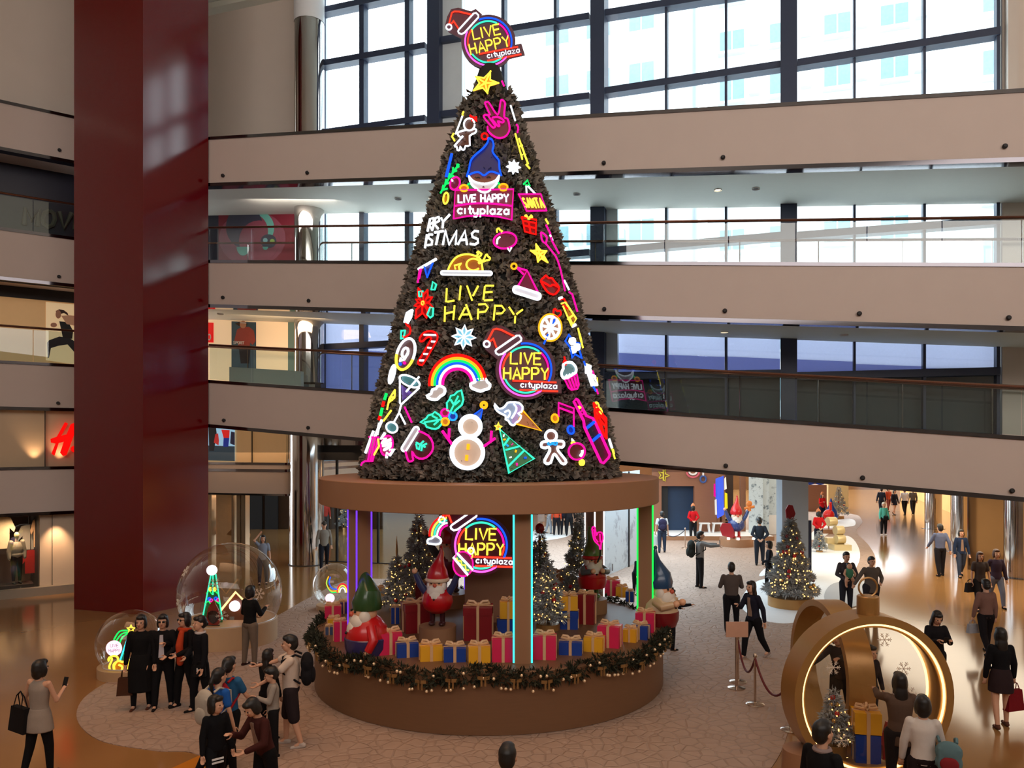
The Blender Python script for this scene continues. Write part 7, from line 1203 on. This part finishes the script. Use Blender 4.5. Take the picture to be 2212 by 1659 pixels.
# --- centre and right
p = person(F2(1430, 1194), 1.74, 175, 'man in white shirt with patterned backpack before the dark booth opening', (206, 206, 206), (44, 54, 72), 'short', arms=('bag', 'stand'), legs='wide', sleeve='short', woman=False, far=True); backpack(p, (44, 38, 62), 'patterned dark backpack on the man at the booth', .36, .5, .2)
handbag(p['hand'][1], (206, 200, 196), 'white shopping bag in the hand of the man at the booth', .28, .36, .12, .12, .2, 'shopping_bag')
person(F2(1497, 1167), 1.66, 178, 'staff member in red sweater and striped elf hat at the booth', (190, 20, 28), (26, 26, 28), 'bob', arms=('behind', 'behind'), hat=('elf', None), far=True)
p = person(F2(1512, 1270), 1.80, 88, 'man in grey shirt taking a photo, facing right', (128, 124, 122), (26, 24, 26), 'short', arms=('photo', 'photo'), legs='stand', woman=False); backpack(p, (40, 42, 38), 'dark backpack on the man taking a photo', .34, .54, .24); phone(p['hand'][1] + Vector((.03, 0, .05)), 'phone raised by the man in grey shirt', 1.57, 0)
person(F2(1641, 1221), 1.80, 168, 'man in dark suit standing with hands behind back', (44, 48, 58), (36, 38, 46), 'short', arms=('behind', 'behind'), legs='wide', woman=False)
person(F2(1662, 1278), 1.58, -100, 'woman in black beside the big flocked tree', (20, 20, 28), (16, 16, 20), 'bob', arms=('stand', 'hip'), legs='small')
person(F2(1580, 1366), 1.70, 172, 'man in brown grey sweater standing behind the notice board', (84, 74, 70), (18, 17, 22), 'short', arms=('phone', 'phone'), woman=False, fat=1.1)
person(F2(1628, 1422), 1.70, -56, 'woman in dark coat striding left past the notice board', (30, 30, 44), (16, 15, 20), 'long', arms=('phone', 'back'), legs='walk', lean=6, inner=(150, 126, 110), shoes=(150, 130, 120))
p = person(F2(1828, 1327), 1.68, -4, 'man in dark vest carrying a baby on his chest', (64, 60, 66), (40, 42, 52), 'short', arms=('hip', 'hip'), woman=False)
bq = p['pt'](0, -.13, .70); b_ = thing('person', 'baby in green and white carried on the chest of the man', 'person', bq, 0); g = MB(); g.ell((0, -.02, .16), (.075, .08, .085), 14, 10); g.ell((0, 0, -.02), (.10, .09, .15), 14, 10)
for sx in (-1, 1): chain(g, [(sx * .05, 0, -.12), (sx * .1, -.05, -.22), (sx * .09, -.03, -.36)], [.05, .04, .03]); chain(g, [(sx * .09, 0, .06), (sx * .15, -.04, -.04), (sx * .12, -.08, -.1)], [.032, .028, .022]); g.ell((sx * .09, -.06, -.38), (.026, .045, .025), 10, 8)
organic(g, 'body', M_SK, b_, .012, 2); g = MB(); g.ell((0, .0, -.02), (.115, .105, .165), 14, 10); organic(g, 'romper', cloth((70, 130, 100)), b_, .014, 1); MB().ell((0, .015, .18), (.078, .08, .08), 14, 10).build('hair', M_HAIRK, b_)
person(F2(1882, 1335), 1.62, 6, 'woman wrapped in a wide grey shawl beside the man with baby', (92, 84, 78), (40, 38, 44), 'short', arms=((6, 34, 20, 40), 'hip'), hem=.42, fat=1.3)
p = person(F2(1909, 1156), 1.64, 0, 'elderly woman with white hair in turquoise jacket', (96, 206, 196), (26, 26, 32), 'short', M_HAIRW, arms=('stand', 'stand'), far=True, shoes=(220, 220, 220)); handbag(p['pt'](.02, -.1, .62), (26, 28, 32), 'dark sling bag on the woman in turquoise', .26, .2, .08, .05, 0)
person(F2(2031, 1244), 1.80, 178, 'man in blue grey shirt walking away on the polished floor', (96, 104, 132), (28, 26, 30), 'short', arms=('back', 'fwd'), legs='small', woman=False)
person(F2(2076, 1246), 1.66, -10, 'woman in navy jacket and jeans by the mirrored column', (34, 48, 76), (52, 62, 82), 'bob', arms=('stand', 'stand'), legs='walk', inner=(150, 124, 108))
p = person(F2(2117, 1318), 1.64, -14, 'woman in brown tee with long reddish hair at right', (72, 62, 60), (30, 28, 30), 'long', M_HAIRR, arms=('bag', 'stand'), legs='walk', sleeve='short'); handbag(p['hand'][-1] + Vector((-.05, 0, .15)), (30, 26, 26), 'black round bag of the woman with reddish hair', .30, .26, .12, .1, .3)
person(F2(2152, 1312), 1.66, -8, 'woman in purple top with red waistband and pale jeans', (58, 44, 60), (110, 116, 134), 'bob', M_HAIRR, arms=('behind', 'stand'), legs='walk2')
p = person(F2(2130, 1412), 1.66, 176, 'woman in beige top and black trousers walking away at right', (124, 92, 82), (22, 18, 22), 'bun', arms=('bag', 'stand'), legs='walk'); handbag(p['hand'][1], (150, 150, 156), 'pale paper bag held by the woman in beige top', .26, .2, .1, .1, .2)
p = person(F2(2162, 1570), 1.62, 170, 'woman in black jacket and skirt walking away at the right edge', (14, 13, 17), (44, 30, 32), 'long', arms=('stand', 'bag'), legs='small', lower='skirt', skirt_hem=.36, shoes=(90, 54, 40)); handbag(p['hand'][-1], (120, 18, 26), 'red handbag of the woman in black skirt', .34, .34, .12, .14, .3)
p = person(FD(2022, 14.4), 1.60, -4, 'long haired woman in black looking at her phone at right', (20, 17, 20), (16, 15, 17), 'long', arms=('phone', 'phone'), nod=25); phone((p['hand'][-1] + p['hand'][1]) / 2, 'phone held by the long haired woman in black', 0, .6)
p = person(FD(1994, 9.55), 1.60, 158, 'woman in white hoodie with short black hair by the giant bauble', (206, 196, 188), (30, 20, 22), 'bob', arms=('phone', 'stand'), lean=2); backpack(p, (92, 120, 126), 'teal and red backpack slung on the woman in white hoodie', .32, .40, .16, (130, 36, 40)).location = p['pt'](-.16, .10, .60)
person(FD(1776, 8.35), 1.72, 120, 'man with short dark hair at the bottom edge before giant bauble', (16, 15, 18), (16, 16, 20), 'short', woman=False, collar=(150, 130, 126))
person(FD(1944, 10.45), 1.62, 170, 'woman with pale hood taking a photo beside the giant bauble', (84, 64, 52), (30, 24, 24), 'long', arms=('photo', 'photo'), collar=(206, 190, 180), hem=.42, fat=1.1)
person(FD(1818, 12.9), 1.66, -40, 'person in dark clothes behind the glass of the giant bauble', (46, 38, 42), (26, 24, 28), 'bob', arms=('reach', 'photo'), legs='small', lean=14)
person(FD(1880, 12.75), 1.38, 20, 'child in dark coat behind the glass of the giant bauble', (28, 24, 30), (24, 22, 28), 'bob', child=True, hem=.4)
# --- far people
person(F2(1768, 1187), 1.68, 178, 'staff in red sweater and elf hat seen from behind, beside grey column', (196, 24, 30), (26, 30, 44), 'bob', arms=('behind', 'behind'), hat=('elf', None), far=True)
person(F2(1776, 1127), 1.66, 10, 'staff in red sweater with long hair near the gift house', (196, 24, 30), (26, 30, 50), 'long', arms=('phone', 'stand'), hat=('elf', None), far=True)
for i, (px, py, c, b, lab, lw, wm) in enumerate(((1904, 1110, (40, 46, 62), (36, 40, 52), 'man in navy suit in the far corridor crowd', 'trousers', False), (1932, 1112, (30, 28, 40), (30, 28, 40), 'woman in short black dress in the far corridor', 'skirt', True), (1954, 1112, (210, 206, 206), (26, 24, 26), 'man in white shirt in the far corridor', 'trousers', False), (1972, 1111, (92, 84, 72), (34, 30, 30), 'man in olive jacket in the far corridor', 'trousers', False), (1919, 1104, (176, 70, 40), (120, 60, 50), 'woman in orange coat in the far corridor', 'trousers', True))):
    person(F2(px, py), 1.72 if not wm else 1.62, (170, 10, 175, 170, 5)[i], lab, c, b, 'short' if not wm else 'bob', legs='walk', lower=lw, woman=wm, far=True, skirt_hem=.4)
for i, (px, py, c, b, lab, wm) in enumerate(((1169, 1145, (70, 70, 78), (170, 150, 140), 'woman in grey skirt beyond the kiosk, leftmost of the row', True), (1186, 1153, (170, 172, 176), (150, 154, 160), 'person in pale clothes bending in the row beyond the kiosk', True), (1202, 1156, (196, 70, 40), (24, 24, 30), 'person in orange top in the row beyond the kiosk', True), (1218, 1155, (40, 46, 66), (24, 24, 30), 'man in navy top in the row beyond the kiosk', False), (1230, 1157, (30, 28, 32), (20, 20, 24), 'man in black, rightmost of the row beyond the kiosk', False))):
    person(F2(px, py), 1.64 if wm else 1.74, (160, 100, 175, 178, 170)[i], lab, c, b, 'bob' if wm else 'short', legs='small', woman=wm, far=True, lower='skirt' if i == 0 else 'trousers', lean=24 if i == 1 else 0)
q = G(1232, 1158)
for i, (px, py, lab) in enumerate(((2106, 1160, 'man in black suit by the warm shop front at right'), (2134, 1176, 'second man in black suit near the mirrored columns'))): person(F2(px, py), 1.76, 175, lab, (26, 24, 34), (24, 22, 30), 'short', legs='walk', woman=False, far=True)
person(F2(703, 1150), 1.66, 20, 'person in red and grey seen through the lobby glass', (190, 60, 50), (70, 70, 76), 'short', far=True)
person(F2(1449, 1404), 1.34, 100, 'child in dark clothes behind the right edge of the kiosk', (26, 22, 30), (22, 20, 26), 'short', arms=('photo', 'reach'), child=True)
person(F2(1374, 1285), 1.30, 30, 'child in dark coat behind the kiosk beside the green lit pillar', (26, 28, 40), (22, 22, 28), 'short', child=True, lean=20)
# --- shop mannequin
t = thing('mannequin', 'headless looking pale mannequin in grey sweater in the left shop window'.replace('headless looking ', ''), 'mannequin', LW.pt(LW.s(36, 1.0), 1.0, .30), atan2(.6, .8) + .3); k = 1.62; g = MB(); g.ell((0, 0, .93 * k), (.045 * k, .055 * k, .066 * k), 16, 10); cap(g, (0, 0, .80 * k), (0, 0, .9 * k), .03 * k, .03 * k)
for sx in (-1, 1): chain(g, [(sx * .1 * k, 0, .80 * k), (sx * .13 * k, .01, .62 * k), (sx * .13 * k, -.03, .47 * k)], [.025 * k, .02 * k, .014 * k]); chain(g, [(sx * .05 * k, 0, .5 * k), (sx * .055 * k, 0, .27 * k), (sx * .055 * k, 0, .05 * k)], [.05 * k, .035 * k, .02 * k])
organic(g, 'body', mat('mannequin_cream', (226, 196, 150), .4), t, .012, 1); g = MB(); g.ell((0, 0, .67 * k), (.105 * k, .075 * k, .15 * k), 16, 10); g.ell((0, 0, .56 * k), (.1 * k, .075 * k, .07 * k), 16, 10)
for sx in (-1, 1): chain(g, [(sx * .1 * k, 0, .80 * k), (sx * .135 * k, .01, .62 * k), (sx * .135 * k, -.03, .5 * k)], [.045 * k, .042 * k, .03 * k])
organic(g, 'sweater', cloth((166, 150, 128)), t, .014, 2); g = MB()
for sx in (-1, 1): chain(g, [(sx * .045 * k, 0, .5 * k), (sx * .055 * k, 0, .27 * k), (sx * .055 * k, 0, .07 * k)], [.06 * k, .042 * k, .028 * k])
organic(g, 'trousers', cloth((24, 20, 22)), t, .014, 2); g = MB()
for sx in (-1, 1): cap(g, (sx * .055 * k, .02, .025 * k), (sx * .055 * k, -.1, .018 * k), .024 * k, .018 * k)
g.build('boots', M_BLACK, t)
